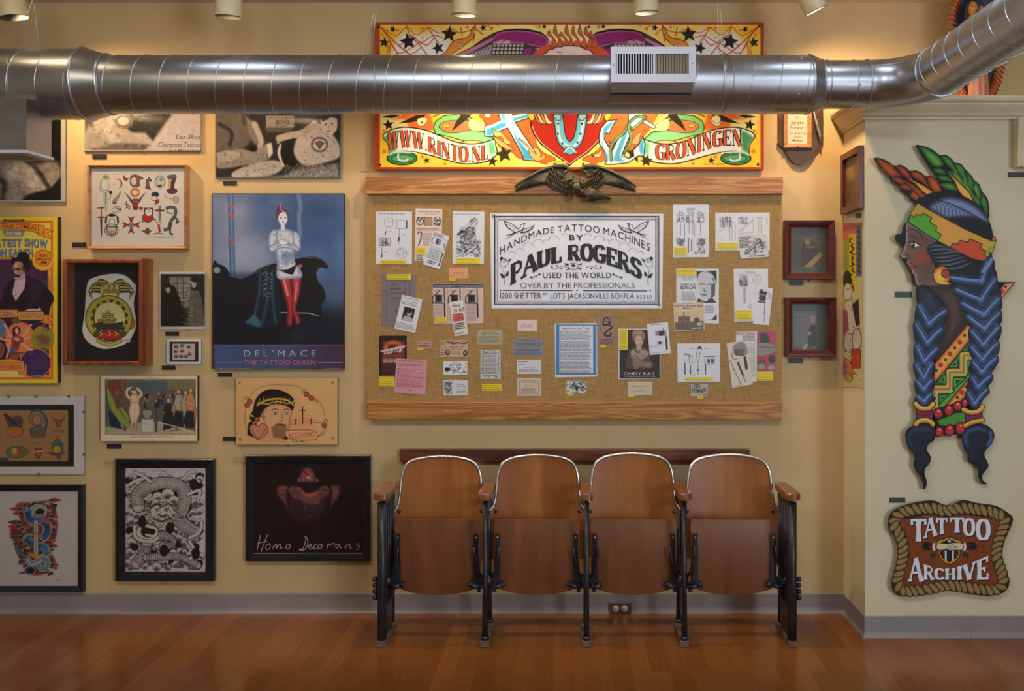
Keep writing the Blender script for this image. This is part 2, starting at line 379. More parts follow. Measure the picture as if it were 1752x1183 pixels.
def register(parent, X0, X1, Z0, Z1, y):
    """white steel grille: flat plate with two slotted openings"""
    m = MB(); W = X1-X0; H = Z1-Z0
    ax, bx, cx, dx_ = X0+W*.060, X0+W*.475, X0+W*.520, X0+W*.915
    za, zb = Z0+H*.235, Z0+H*.80; t = .006
    for x0, x1, z0, z1 in ((X0, X1, Z0, za),(X0, X1, zb, Z1),(X0, ax, za, zb),(bx, cx, za, zb),(dx_, X1, za, zb)):
        m.box(x0, x1, y-t, y, z0, z1)
    n = 13
    for i in range(n+1):
        x = ax+(bx-ax)*(i+.3)/n
        m.prism([(x, y-t, za),(x+.0040, y-t, za),(x+.0046, y+.006, za),(x+.0006, y+.006, za)],(0,0, zb-za))
    m.build('grille_plate', M['regwhite'], parent)
    m = MB(); n = 12
    for i in range(n):
        x = cx+(dx_-cx)*i/n; w_ = (dx_-cx)/n
        m.prism([(x, y-.002, za),(x+w_*.90, y+.004, za),(x+w_*.90, y+.005, za),(x, y-.001, za)],(0,0, zb-za))
    m.build('damper_blades', M['regtan'], parent)
    MB().box(X0+.01, X1-.01, y+.014, y+.016, Z0+.02, Z1-.02).build('dark_interior', M['dark'], parent)
    for x, z in ((X0+W*.035, Z0+H*.5),(X1-W*.04, Z0+H*.55)): MB().ball((x, y-t, z),(.0045,.003,.0045),6).build('screw', M['screw'], parent)
bpy.data.objects.remove(reg)
r1 = MB(); e_ = .016
for q_ in ((X0+.004, X1-.004, Z0+.004, Z0+e_),(X0+.004, X1-.004, Z1-e_, Z1-.004),(X0+.004, X0+e_, Z0+e_, Z1-e_),(X1-e_, X1-.004, Z0+e_, Z1-e_)): r1.box(q_[0], q_[1], yf+.0002, yf+.013, q_[2], q_[3])
r1 = r1.build('register', M['galv'], duct)
register(r1, X0, X1, Z0, Z1, yf)
# register box hanging under the wide section at the left edge
d1, d2 = 3.72,3.90; bx1 = (45-VX)*d1/F; bz = HC+(VY-262)*d1/F; bx0 = bx1-.42
m = MB(); m.box(bx0, bx1,-(DW-d1),-(DW-d2), bz+.012, DZ-.10); box = m.build('register', M['galv'], duct)
m = MB(); y0, y1 = -(DW-d1)-.006,-(DW-d2)+.006
m.box(bx0-.01, bx1+.008, y0, y1, bz, bz+.012)
m.build('grille_plate', M['regwhite'], box)
m = MB()
for i in range(16): m.box(bx0+.03, bx1-.03, y0+.02+i*.0095, y0+.023+i*.0095, bz-.003, bz)
m.build('damper_blades', M['regtan'], box)
# hanger wires
for xt, xb_, yb in ((60,34,83),(64,83,88),(646,628,97),(648,640,100),(1225,1228,98),(1229,1236,98)):
    dd = 3.9; ztop = CZ; py_t = VY-(CZ-HC)*F/dd
    x_at0 = xt; xtop = xt+(xb_-xt)*(py_t-0)/(yb-0)
    a = ((xtop-VX)*dd/F, DY, CZ); b = ((xb_-VX)*dd/F, DY-.06, DZ+.10)
    MB().cyl(a, b,.0013, n=6).build('hanger_wire', M['screw'], duct)
for x in (dx(34), dx(636), dx(1232)):                # wires wrap round the duct
    r = R0 if x < -2 else R1
    MB().tube([(x+.04*math.sin(PI*i/48*2), DY-(r+.003)*math.sin(2*PI*i/48), DZ+(r+.003)*math.cos(2*PI*i/48)) for i in range(48)],.0015,6, closed=True).build('hanger_wire', M['screw'], duct)

# ---------------- lamp cans ----------------
CANOFF = .42
CANL = ['leftmost cream cylindrical spot lamp at top left corner above the wide duct', 'cream cylindrical spot lamp above duct over the reclining men photo', 'cream cylindrical spot lamp above the left half of flash banner', 'cream cylindrical spot lamp above the right half of flash banner', 'cream spot lamp tilted aside, above wall between banner and statue']
can_spec = [(24,30,46,-8,62,.5),(391,29,44,3,24,.0),(794,26,42,2,50,.10),(1106,22,42,-3,46,-.05),(1396,18,40,-30,56,.28)]
for i,(px, py, w_, tilt, en, ax) in enumerate(can_spec):
    c = Vector(P(px, py, CANOFF)); r = w_/2*(DW-CANOFF)/F
    t = thing('spot_lamp',(c.x, c.y, CZ), CANL[i], 'lamp', 'cream spot lamps along the ceiling')
    up = Vector((math.sin(math.radians(tilt)),-.12,1)).normalized()
    top = c+up*.13
    m = MB(); n = 32; m.tube([c, c+up*.002, c+up*.02, top, top+up*.012],[r, r*1.02, r, r, r*.7], n, cap=False); m.tube([top+up*.012, top+up*.0125],[r*.7,.001], n)
    m.build('can', M['canpaint'], t); MB().tube([c+up*.001, c+up*.05],[r*.95, r*.86], n, cap=False).build('baffle', M['dark'], t)
    MB().tube([c+up*.05, c+up*.0505],[r*.86, r*.02], n).build('reflector', M['dark'], t)
    ri = []; 
    q = up.cross(Vector((0,1,0))).normalized(); q2 = up.cross(q)
    MB().tube([c+q*r*.97*math.cos(a)+q2*r*.97*math.sin(a) for a in [2*PI*k/32 for k in range(32)]],.0022,6, closed=True).build('rim', M['dark'], t)
    MB().cyl((top.x, top.y, top.z),(top.x, top.y, CZ),.012, n=12).build('stem', M['canpaint'], t)
    l = light('spot_lamp_light', 'SPOT', c+up*.03, en,(1.0,.66,.34) if i in (0,1,4) else (1.0,.78,.50),.03, aim=(c.x+ax,-.02,(2.25,1.6,1.6,1.6,2.3)[i]), spot=118, blend=.9)
    attach(l, t); l.location = Vector(l.location)-t.location

# ---------------- theatre seats ----------------
row = thing('theatre_seat_row', P(1005,1090,.3)[:2]+(0,), 'row of four folding wooden theatre seats on black iron standards', 'theatre seats')
def Z(py, d): return HC+(VY-py)*d/F
sx = [652,829,1003.5,1172,1357]                   # front foot px of the five standards
fo, bo = .455,.18                                   # front / rear foot distance from wall
SX = [(p-VX)*(DW-fo)/F for p in sx]
for i, X in enumerate(SX):
    end = i in (0,4); sg = -1 if i == 0 else 1
    st = empty('standard',(X,-.3,0)); attach(st, row); st.location = Vector((X,-.3,0))-row.location
    m = MB()
    if end:
        w2 = .022
        m.tube([(X,-.435,.03),(X,-.435,.30),(X,-.435,.655)],.021,16)                 # front moulding
        m.box(X-.010, X+.010,-.425,-.20,.16,.655)
        m.box(X-.008, X+.008,-.40,-.24,.03,.17)
        m.tube([(X,-.21,.03),(X,-.205,.655)],.013,12)
        for k in range(5): m.tube([(X-sg*.011,-.39+.04*k,.17),(X-sg*.011,-.39+.04*k,.63)],.004,6)
        m.prism([(X+sg*.012,-.40,.30),(X+sg*.012,-.28,.33),(X+sg*.012,-.24,.26),(X+sg*.012,-.28,.19),(X+sg*.012,-.41,.20)],(sg*.022,0,0))
        for k in range(4): m.ball((X+sg*.036,-.42,.215+.028*k),.012,6)
        m.ball((X+sg*.02,-.42,.41),.008,6)
    else:
        m.tube([(X,-.435,.03),(X,-.42,.30),(X,-.42,.655)],[.0135,.012,.0125],14)
        m.tube([(X,-.435,.03),(X,-.435,.045)],.019,14)
        m.tube([(X,-.21,.03),(X,-.225,.30),(X,-.20,.655)],[.012,.011,.012],14)
        m.tube([(X,-.21,.03),(X,-.21,.045)],.019,14)
        m.box(X-.006, X+.006,-.42,-.21,.30,.36)
        m.box(X-.006, X+.006,-.42,-.20,.60,.64)
    m.build('side_frame', M['iron'], st)
    hub = MB(); hz = Z(998,4.13)
    hub.cyl((X-.026,-.33, hz),(X+.026,-.33, hz),.030, n=16); hub.tube([(X-.03,-.33, hz),(X+.03,-.33, hz)],.012,10)
    for s2 in ((1,) if i == 0 else (-1,) if i == 4 else (-1,1)):
        hub.tube([(X+s2*.02,-.35, hz+.02),(X+s2*.038,-.36, hz+.05),(X+s2*.055,-.365, hz+.13),(X+s2*.058,-.36, hz+.16)],.006,8)
        hub.tube([(X+s2*.015,-.35, hz-.02),(X+s2*.045,-.365, hz-.022),(X+s2*.066,-.37, hz-.012)],.010,8)
        hub.box(X+s2*.035-.008, X+s2*.035+.008,-.365,-.35, hz-.045, hz-.03)
    hub.build('hinge', M['iron'], st)
    # foot plate
    MB().box(X-.0215, X+.0215,-.455,-.185,0,.030, bev=.003).build('foot', M['footrust'], st)
    # arm rest: rounded slab, wider on the ends, nose rounded
    hw = .033 if end else .030; m = MB(); pts = []
    for k in range(13):
        a = PI*k/12; pts.append((X-hw*math.cos(a)*.98,-.455-.018*math.sin(a)))
    pts += [(X+hw*.95,-.30),(X+hw*.80,-.20),(X-hw*.80,-.20),(X-hw*.95,-.30)]
    zt = .700; n = len(pts); V = []
    cx_, cy_ = X,-.33
    for z, k_ in ((zt-.033,.93),(zt-.027,1),(zt-.007,1),(zt,.93)):
        V += [(cx_+(x-cx_)*k_, cy_+(y-cy_)*(1-(1-k_)*.3), z) for x, y in pts]
    fs = [tuple(range(n))[::-1], tuple(3*n+q for q in range(n))]
    for r_ in range(3):
        for q in range(n): fs.append((r_*n+q, r_*n+(q+1) % n,(r_+1)*n+(q+1) % n,(r_+1)*n+q))
    m.add(V, fs); m.build('armrest', M['armwood'], st)
NB = [('', ''),('backrest', '')]
for i in range(4):
    xc_ = (SX[i]+SX[i+1])/2
    yb_ = -.215                                     # back panel plane
    d = DW+yb_
    topz = Z([784,782,779,781][i], d); hw = (.205,.208,.208,.212)[i]
    # plywood back: outline swelling at shoulders, curved in plan
    side = [(1.0, Z(905, d)),(1.12, Z(960, d)),(1.12, Z(880, d)),(1.02, Z(868, d)),(.965, Z(850, d)),(.945, Z(820, d)),(.90, Z(803, d)),(.78, Z(792, d)),(.5, topz+.004),(.0, topz+.010)]
    prof_ = [(1.10, Z(958, d)),(1.10, Z(876, d)),(1.0, Z(866, d)),(.965, Z(850, d)),(.945, Z(830, d)),(.925, Z(815, d)),(.88, Z(803, d)),(.80, Z(794.5, d)),(.65, Z(788.5, d)),(.45, Z(785.5, d)),(.2, Z(783.5, d)),(0, Z(783, d))]
    dz = topz-Z(783, d)
    half = [(hw*u, z+dz) for u, z in prof_]
    def bow(x, z): return yb_-.02*(1-(x/hw)**2)*-1-.05*max(0,(z-.45))*-.5
    def sheet3(outl, thick, yfun, name, m_, parent):
        """thin curved plywood sheet filled on a grid inside outline given as half profile (w(z))"""
        zs = [z for _, z in outl]; z0, z1 = min(zs), max(zs); ws = {}
        NZ, NX = 36,22; V = []; fs = []
        prof2 = sorted([(z, w_) for w_, z in outl])
        def W(z):
            for (za, wa),(zb, wb) in zip(prof2[:-1], prof2[1:]):
                if za <= z <= zb: return wb if zb-za < 1e-9 else wa+(wb-wa)*(z-za)/(zb-za)
            return prof2[-1][1]
        zz = sorted(set([z for z, _ in prof2]+[z0+(z1-z0)*k/NZ for k in range(NZ+1)]))
        for sgn in (0,1):
            for z in zz:
                w_ = max(W(z),.004)
                for q in range(NX+1):
                    x = -w_+2*w_*q/NX; V.append((xc_+x, yfun(x, z)+(thick if sgn else 0), z))
        nz = len(zz); st_ = nz*(NX+1)
        for a in range(nz-1):
            for q in range(NX):
                i0 = a*(NX+1)+q; fs.append((i0, i0+1, i0+NX+2, i0+NX+1)); fs.append((st_+i0+NX+1, st_+i0+NX+2, st_+i0+1, st_+i0))
            for q in (0, NX):
                i0 = a*(NX+1)+q; fs.append((i0, i0+NX+1, st_+i0+NX+1, st_+i0) if q == 0 else (i0, st_+i0, st_+i0+NX+1, i0+NX+1))
        for a in (0, nz-1):
            for q in range(NX):
                i0 = a*(NX+1)+q; fs.append((i0, st_+i0, st_+i0+1, i0+1) if a == 0 else (i0, i0+1, st_+i0+1, st_+i0))
        mb_ = MB(); mb_.add(V, fs,0, True); return mb_.build(name, m_, parent)
    yb_f = lambda x, z: yb_+.022*(1-(x/hw)**2)+.06*max(0, z-.55)
    bk = sheet3(half,.010, yb_f, 'backrest', M['plywood'], row)
    md = bk.modifiers.new('edge', 'EDGE_SPLIT'); md.split_angle = math.radians(50)
    rim = [(w_, z) for w_, z in half[1:]]
    rp = [(xc_-w_, yb_f(w_, z), z+.001) for w_, z in rim]+[(xc_+w_, yb_f(w_, z), z+.001) for w_, z in rim[::-1][1:]]
    # refine + smooth rim
    def smooth(pts, it=2):
        for _ in range(it):
            q = [pts[0]]
            for a, b in zip(pts[:-1], pts[1:]):
                a, b = Vector(a), Vector(b); q += [a*.75+b*.25, a*.25+b*.75]
            pts = q+[pts[-1]]
        return pts
    MB().tube(smooth(rp),.0075,10).build('metal_rim', M['chrome'], bk)
    for s2 in (-1,1):
        MB().ball((xc_+s2*hw*.96, yb_-.004, Z(875, d)),(.0085,.006,.0085),8).build('bolt', M['iron'], bk)
    # folded-up seat: underside faces us
    ys = -.315; ds = DW+ys; sw = .200
    zt_, zb_ = Z(891, ds), Z(1019, ds)
    sp_ = [(0, zb_),(.35, zb_+.003),(.6, zb_+.012),(.8, zb_+.024),(.93, zb_+.038),(1.0, zb_+.06),(1.0, zt_-.02),(.985, zt_-.006),(.96, zt_)]
    seat = sheet3([(sw*u, z) for u, z in sp_],.014, lambda x, z: ys+.018*((z-zb_)/(zt_-zb_)-.45)**2*4-.012, 'seat', M['plyunder'], row)
    md = seat.modifiers.new('edge', 'EDGE_SPLIT'); md.split_angle = math.radians(50)
    ysf = ys-.012
    for s2 in (-1,1):
        xx = xc_+s2*(sw-.018); m = MB()
        m.prism([(xx-.013, ysf-.001, Z(1000, ds)),(xx+.013, ysf-.001, Z(1000, ds)),(xx+.010, ysf-.001, Z(912, ds)),(xx-.010, ysf-.001, Z(912, ds))],(0,-.014,0))
        m.prism([(xx-s2*.03, ysf-.001, Z(1003, ds)),(xx+s2*.02, ysf-.001, Z(1000, ds)),(xx+s2*.02, ysf-.001, Z(985, ds)),(xx, ysf-.001, Z(990, ds)),(xx-s2*.03, ysf-.001, Z(993, ds))],(0,-.018,0))
        m.ball((xx-s2*.022, ysf-.018, Z(998, ds)),.011,8)
        m.cyl((xx, ysf-.01, Z(998, ds)),(xx+s2*.032,-.335, Z(998, ds)),.011, n=10)
        m.build('hinge_bracket', M['iron'], seat)
        MB().ball((xx, ysf-.015, Z(918, ds)),(.0045,.003,.0045),6).build('bolt', M['screw'], seat)
# wooden batten behind the seats
mb = MB(); a = P(684,769.5,.03); b = P(1283,790.5,.03); mb.box(a[0], b[0],-.03,0, b[2], a[2], bev=.002)
tag(mb.build('wall_batten', M['railwood']), 'long dark stained wooden batten on the wall behind the theatre seats', 'wooden batten')
# outlet
ot = thing('power_outlet', P(1061,1042,.012), 'brown double power outlet set sideways in the grey baseboard under the seats', 'outlet')
a = P(1041.5,1031.5,.012); b = P(1080.5,1053,.012); m = MB(); m.box(a[0], b[0],-.014,-.004, b[2]+.002, a[2], bev=.0025); m.build('cover_plate', noisy('brown_plate', srgb(84,66,66), srgb(96,76,74),20,.4), ot)
for px in (1053.5,1068.5):
    c = P(px,1042,.014)
    m = MB(); m.tube([(c[0],-.0135, c[2]),(c[0],-.017, c[2])],.0165,24); soc = m.build('socket', noisy('ivory_plastic', srgb(205,190,165), srgb(212,198,172),20,.4), ot)
    m = MB()
    for dx2, dz2, w2, h2 in ((-.004,.004,.0035,.0008),(-.004,-.004,.0035,.0008),(.007,0,.0014,.0014)): m.box(c[0]+dx2-w2, c[0]+dx2+w2,-.0175,-.0171, c[2]+dz2-h2*1.3, c[2]+dz2+h2*1.3)
    m.build('socket_slots', M['dark'], soc)
# ---------------- printed and painted artwork: flat colour fields and brush strokes kept per print ----------------
_glyph = {}
def glyph(ch, bold=0.0):
    k = (ch, bold)
    if k not in _glyph:
        cu = bpy.data.curves.new('g', 'FONT'); cu.body = ch; cu.resolution_u = 3; cu.offset = bold
        ob = bpy.data.objects.new('g', cu); me = bpy.data.meshes.new_from_object(ob)
        V = np.array([v.co[:2] for v in me.vertices]) if len(me.vertices) else np.zeros((0,2))
        Fs = [tuple(p.vertices) for p in me.polygons]
        bpy.data.objects.remove(ob); bpy.data.curves.remove(cu); bpy.data.meshes.remove(me)
        _glyph[k] = (V, Fs)
    return _glyph[k]
def cat(pts, closed=False, n=6):
    """Catmull-Rom through the points"""
    p = np.array(pts, float); N_ = len(p); out = []
    rngs = range(N_ if closed else N_-1)
    for i in rngs:
        if closed: a, b, c, d = p[(i-1) % N_], p[i], p[(i+1) % N_], p[(i+2) % N_]
        else: a, b, c, d = p[max(i-1,0)], p[i], p[i+1], p[min(i+2, N_-1)]
        for t in np.arange(n)/n: out.append(.5*((2*b)+(-a+c)*t+(2*a-5*b+4*c-d)*t*t+(-a+3*b-3*c+d)*t**3))
    if not closed: out.append(p[-1])
    return np.array(out)
# slab display letters: strokes (kind, points) in a unit cell; t thick, n thin; serif positions
SL = {
 'A': (.84,[('n',[(.08,0),(.40,1)]),('t',[(.44,1),(.76,0)]),('n',[(.2,.36),(.64,.36)])],[(.08,0),(.76,0)]),
 'B': (.72,[('t',[(.16,0),(.16,1)]),('n',[(.1,1),(.45,1),(.6,.88),(.6,.64),(.45,.53),(.16,.53)]),('n',[(.45,.53),(.66,.40),(.66,.14),(.48,0),(.1,0)])],[]),
 'C': (.74,[('t',[(.62,.80),(.56,.94),(.42,1),(.26,.95),(.14,.78),(.12,.5),(.15,.22),(.27,.05),(.42,0),(.56,.06),(.64,.22)])],[]),
 'E': (.68,[('t',[(.16,0),(.16,1)]),('n',[(.08,1),(.60,1),(.60,.82)]),('n',[(.16,.52),(.46,.52),(.46,.40)]),('n',[(.08,0),(.62,0),(.62,.20)])],[]),
 'G': (.78,[('t',[(.62,.82),(.56,.95),(.42,1),(.26,.95),(.14,.78),(.12,.5),(.15,.22),(.27,.05),(.42,0),(.58,.06),(.64,.2),(.64,.44)]),('n',[(.42,.46),(.74,.46)])],[]),
 'H': (.78,[('t',[(.16,0),(.16,1)]),('t',[(.62,0),(.62,1)]),('n',[(.16,.5),(.62,.5)])],[(.16,0),(.16,1),(.62,0),(.62,1)]),
 'I': (.34,[('t',[(.17,0),(.17,1)])],[(.17,0),(.17,1)]),
 'L': (.62,[('t',[(.16,0),(.16,1)]),('n',[(.1,0),(.56,0),(.56,.26)])],[(.16,1)]),
 'N': (.82,[('n',[(.14,0),(.14,1)]),('t',[(.16,1),(.64,0)]),('n',[(.66,0),(.66,1)])],[(.14,0),(.66,1)]),
 'O': (.78,[('t',[(.39,1),(.22,.94),(.13,.75),(.11,.5),(.13,.25),(.22,.06),(.39,0),(.56,.06),(.65,.25),(.67,.5),(.65,.75),(.56,.94),(.39,1)])],[]),
 'P': (.68,[('t',[(.16,0),(.16,1)]),('n',[(.08,1),(.44,1),(.60,.88),(.60,.60),(.44,.46),(.16,.46)])],[(.16,0)]),
 'R': (.78,[('t',[(.16,0),(.16,1)]),('n',[(.08,1),(.44,1),(.58,.88),(.58,.64),(.44,.52),(.16,.52)]),('t',[(.38,.52),(.64,0)])],[(.16,0),(.64,0)]),
 'S': (.70,[('t',[(.58,.78),(.54,.94),(.36,1),(.18,.93),(.13,.75),(.2,.60),(.50,.42),(.58,.25),(.52,.07),(.34,0),(.17,.06),(.12,.22)])],[]),
 'T': (.72,[('t',[(.36,0),(.36,1)]),('n',[(.04,.82),(.04,1),(.68,1),(.68,.82)])],[(.36,0)]),
 'U': (.78,[('t',[(.15,1),(.15,.3),(.22,.08),(.38,0),(.55,.08),(.62,.3),(.62,1)])],[(.15,1),(.62,1)]),
 'V': (.78,[('t',[(.12,1),(.38,0)]),('n',[(.40,0),(.66,1)])],[(.12,1),(.66,1)]),
 'W': (1.05,[('t',[(.12,1),(.32,0)]),('n',[(.34,0),(.52,1)]),('t',[(.52,1),(.72,0)]),('n',[(.74,0),(.93,1)])],[(.12,1),(.93,1)]),
 '.': (.26,[('d',[(.13,.05)])],[]),
 ' ': (.35,[],[]),
}
def fbm(h, w, s, oct=4, seed=0):
    r = np.random.default_rng(seed+h*7+w); out = np.zeros((h, w)); amp = 1; tot = 0
    for _ in range(oct):
        gh, gw = int(h/s)+3, int(w/s)+3; g = r.random((gh, gw))
        y = np.arange(h)/s; x = np.arange(w)/s; yi = y.astype(int); xi = x.astype(int); fy = (y-yi)[:, None]; fx = (x-xi)[None, :]
        fy = fy*fy*(3-2*fy); fx = fx*fx*(3-2*fx)
        a = g[yi][:, xi]*(1-fx)+g[yi][:, xi+1]*fx; b = g[yi+1][:, xi]*(1-fx)+g[yi+1][:, xi+1]*fx
        out += amp*(a*(1-fy)+b*fy); tot += amp; amp *= .5; s = max(s/2,1.01)
    return out/tot
class Art:
    def __init__(s, surf=P, off=.0, step=1.2e-5):
        s.surf, s.off, s.step = surf, off, step
        s.V = []; s.Fc = []; s.C = []; s.nv = 0; s.k = 0; s.fr = (0,0,1,0); s.mir = None; s.R = None; s.gain = (1,1,1)
    # frame: local coordinates -> photo pixels
    def frame(s, ox=0, oy=0, sc=1., ang=0.): s.fr = (ox, oy, sc, math.radians(ang)); return s
    def T(s, pts):
        p = np.asarray(pts, float).reshape(-1,2)/s.fr[2]
        c, q = math.cos(s.fr[3]), math.sin(s.fr[3])
        x = s.fr[0]+p[:,0]*c-p[:,1]*q; y = s.fr[1]+p[:,0]*q+p[:,1]*c
        if s.mir is not None: x = 2*s.mir-x
        return np.stack([x, y],1)
    def _put(s, px, cols, faces, lift):
        pts = [s.surf(a, b, s.off+lift) for a, b in px]
        s.V += pts; s.C += cols; s.Fc += [[i+s.nv for i in f] for f in faces]; s.nv += len(pts)
    def _lift(s): s.k += 1; return .00012+s.k*s.step
    # ---- vector shapes
    def vpoly(s, pts, col, smooth=False, raw=False):
        if smooth: pts = cat(pts, True)
        q = s.T(pts); tr = geometry.tessellate_polygon([[Vector((a, b,0)) for a, b in q]])
        s._put(q,[col]*len(q),[t for t in tr], s._lift())
    def vline(s, pts, w, col, smooth=False, closed=False, taper=False):
        if smooth: pts = cat(pts, closed,5)
        p = np.asarray(pts, float); n = len(p)
        if n < 2: return
        if closed: d = np.roll(p,-1,0)-np.roll(p,1,0)
        else: d = np.gradient(p, axis=0)
        l = np.maximum(np.hypot(d[:,0], d[:,1]),1e-6); nn = np.stack([-d[:,1]/l, d[:,0]/l],1)
        ww = np.full(n, w/2.)
        if taper: ww = ww*np.sin(np.linspace(.12, PI-.12, n))
        a = p+nn*ww[:, None]; b = p-nn*ww[:, None]; q = s.T(np.concatenate([a, b]))
        m = n if closed else n-1
        fs = [(i,(i+1) % n, n+(i+1) % n, n+i) for i in range(m)]
        s._put(q,[col]*(2*n), fs, s._lift())
    def vrect(s, x0, y0, x1, y1, col): s.vpoly([(x0, y0),(x1, y0),(x1, y1),(x0, y1)], col)
    def vframe(s, x0, y0, x1, y1, w, col):
        for r in ((x0, y0, x1, y0+w),(x0, y1-w, x1, y1),(x0, y0, x0+w, y1),(x1-w, y0, x1, y1)): s.vrect(*r, col)
    def vell(s, cx, cy, rx, ry, col, n=20, rot=0):
        t = np.arange(n)*2*PI/n; x = rx*np.cos(t); y = ry*np.sin(t); c, q = math.cos(rot), math.sin(rot)
        s.vpoly(np.stack([cx+x*c-y*q, cy+x*q+y*c],1), col)
    def vring(s, cx, cy, rx, ry, w, col, n=24, a0=0, a1=360):
        t = np.radians(np.linspace(a0, a1, n)); s.vline(np.stack([cx+rx*np.cos(t), cy+ry*np.sin(t)],1), w, col)
    def star(s, cx, cy, r, col, rot=-90, k=.42, n=5):
        p = []
        for i in range(2*n):
            a = math.radians(rot+180/n*i); q = r if i % 2 == 0 else r*k; p.append((cx+q*math.cos(a), cy+q*math.sin(a)))
        s.vpoly(p, col)
    # text squeezed into x0..x1; baseline/top are numbers or lists of control values evenly spread over x
    def text(s, t, x0, x1, yb, yt, col, bold=0.0, slant=0., track=.07, style=None, thick=.17, thin=.1, serif=.13, sw=.1):
        items = []; X = 0.
        for ch in t:
            if style == 'slab':
                wd, st, sf = SL[ch]; polys = []
                for kind, pl in st:
                    if kind == 'd': polys.append((np.array([(pl[0][0]-.08,0),(pl[0][0]+.08,0),(pl[0][0]+.08,.15),(pl[0][0]-.08,.15)]),[(0,1,2,3)])); continue
                    p = cat(pl, False,4) if len(pl) > 6 else np.array(pl, float)
                    tw = (thick if kind == 't' else thin)/2
                    if kind == 't' and len(pl) > 6: d = np.gradient(p, axis=0); l = np.maximum(np.hypot(d[:,0], d[:,1]),1e-6); wv = thin/2+(tw-thin/2)*np.abs(d[:,1]/l)
                    else: d = np.gradient(p, axis=0); l = np.maximum(np.hypot(d[:,0], d[:,1]),1e-6); wv = np.full(len(p), tw)
                    p = p.copy(); p[:,1] = .5+(p[:,1]-.5)*(1-thin)
                    if len(pl) <= 6 and len(pl) > 2:      # polyline with corners: separate segments
                        for a, b in zip(p[:-1], p[1:]):
                            dd = b-a; dd = dd/np.hypot(*dd); nn = np.array([-dd[1], dd[0]])*tw; e = dd*tw*.9
                            polys.append((np.array([a+nn-e, b+nn+e, b-nn+e, a-nn-e]),[(0,1,2,3)]))
                        continue
                    nn = np.stack([-d[:,1]/l, d[:,0]/l],1)*wv[:, None]; n_ = len(p)
                    if len(pl) == 2:
                        e = (p[1]-p[0]); e = e/np.hypot(*e)*thin/2; p[0] -= e; p[1] += e
                        q = np.concatenate([p+nn, p-nn])
                        if sw and kind == 't' and abs(e[1]) > abs(e[0]):   # flared stem
                            mid = (p[0]+p[1])/2; q = np.array([p[0]+nn[0]*(1+sw), mid+nn[0]*(1-sw), p[1]+nn[1]*(1+sw), p[0]-nn[0]*(1+sw), mid-nn[0]*(1-sw), p[1]-nn[1]*(1+sw)]); polys.append((q,[(0,1,4,3),(1,2,5,4)])); continue
                    else: q = np.concatenate([p+nn, p-nn])
                    polys.append((q,[(i, i+1, n_+i+1, n_+i) for i in range(n_-1)]))
                for sx_, sy_ in sf:
                    if serif: polys.append((np.array([(sx_-serif, sy_),(sx_+serif, sy_),(sx_+serif, sy_+(thin*.9 if sy_ < .5 else -thin*.9)),(sx_-serif, sy_+(thin*.9 if sy_ < .5 else -thin*.9))]),[(0,1,2,3)]))
                items.append((X, polys)); X += wd
            else:
                if ch == ' ': X += .32; continue
                V, Fs = glyph(ch, bold)
                if not len(V): X += .3; continue
                mn = V[:,0].min(); mx = V[:,0].max(); H = .729
                q = V.copy(); q[:,0] -= mn; q[:,1] /= H; q[:,0] /= H
                q[:,0] += q[:,1]*slant
                items.append((X,[(q, Fs)])); X += (mx-mn)/H+track/H
        if style != 'slab': X -= track/.729
        def ev(v, u):
            if not hasattr(v, '__len__'): return np.full(len(u), float(v))
            c = cat([(i/(len(v)-1), y) for i, y in enumerate(v)], False,8); return np.interp(u, c[:,0], c[:,1])
        lf = s._lift(); sub = 0
        for X_, polys in items:
            for q, Fs in polys:
                if style == 'slab': lf += 3e-6; sub += 1
                u = (q[:,0]+X_)/X; b = ev(yb, u); tp = ev(yt, u)
                s._put(s.T(np.stack([x0+u*(x1-x0), b+(tp-b)*q[:,1]],1)),[col]*len(q), Fs, lf)
        s.k += int(sub*3e-6/s.step)+1
    def lines(s, x0, y0, x1, y1, n, col, w=.35, ragged=.15, words=True):
        """rows of illegibly small print"""
        for i in range(n):
            y = y0+(y1-y0)*(i+.5)/n; x = x0; xe = x1-(x1-x0)*ragged*random.random()
            q = []
            while x < xe:
                wl = (x1-x0)*random.uniform(.05,.16) if words else xe-x0
                b = min(x+wl, xe); s.vrect(x, y-w*(y1-y0)/n*.5, b, y+w*(y1-y0)/n*.5, col); x = b+(x1-x0)*.02
    # ---- brushed raster
    def raster(s, x0, y0, x1, y1, bg, res=1.0):
        a = s.T([(x0, y0),(x1, y1)]); x0, y0, x1, y1 = *a.min(0), *a.max(0)
        s.W = max(2, int(round((x1-x0)*res))+1); s.H = max(2, int(round((y1-y0)*res))+1)
        s.rx = (x0, y0,(s.W-1)/(x1-x0),(s.H-1)/(y1-y0)); s.R = np.zeros((s.H, s.W,3)); s.R[:] = bg; s.A = np.zeros((s.H, s.W)); s.clip = None
        s.res = (s.W-1)/(x1-x0)
    def _g(s, pts): q = s.T(pts); return np.stack([(q[:,0]-s.rx[0])*s.rx[2],(q[:,1]-s.rx[1])*s.rx[3]],1)
    def _bb(s, q, m):
        x0 = int(max(0, math.floor(q[:,0].min()-m))); x1 = int(min(s.W, math.ceil(q[:,0].max()+m)+1))
        y0 = int(max(0, math.floor(q[:,1].min()-m))); y1 = int(min(s.H, math.ceil(q[:,1].max()+m)+1))
        return (x0, x1, y0, y1) if x1 > x0 and y1 > y0 else None
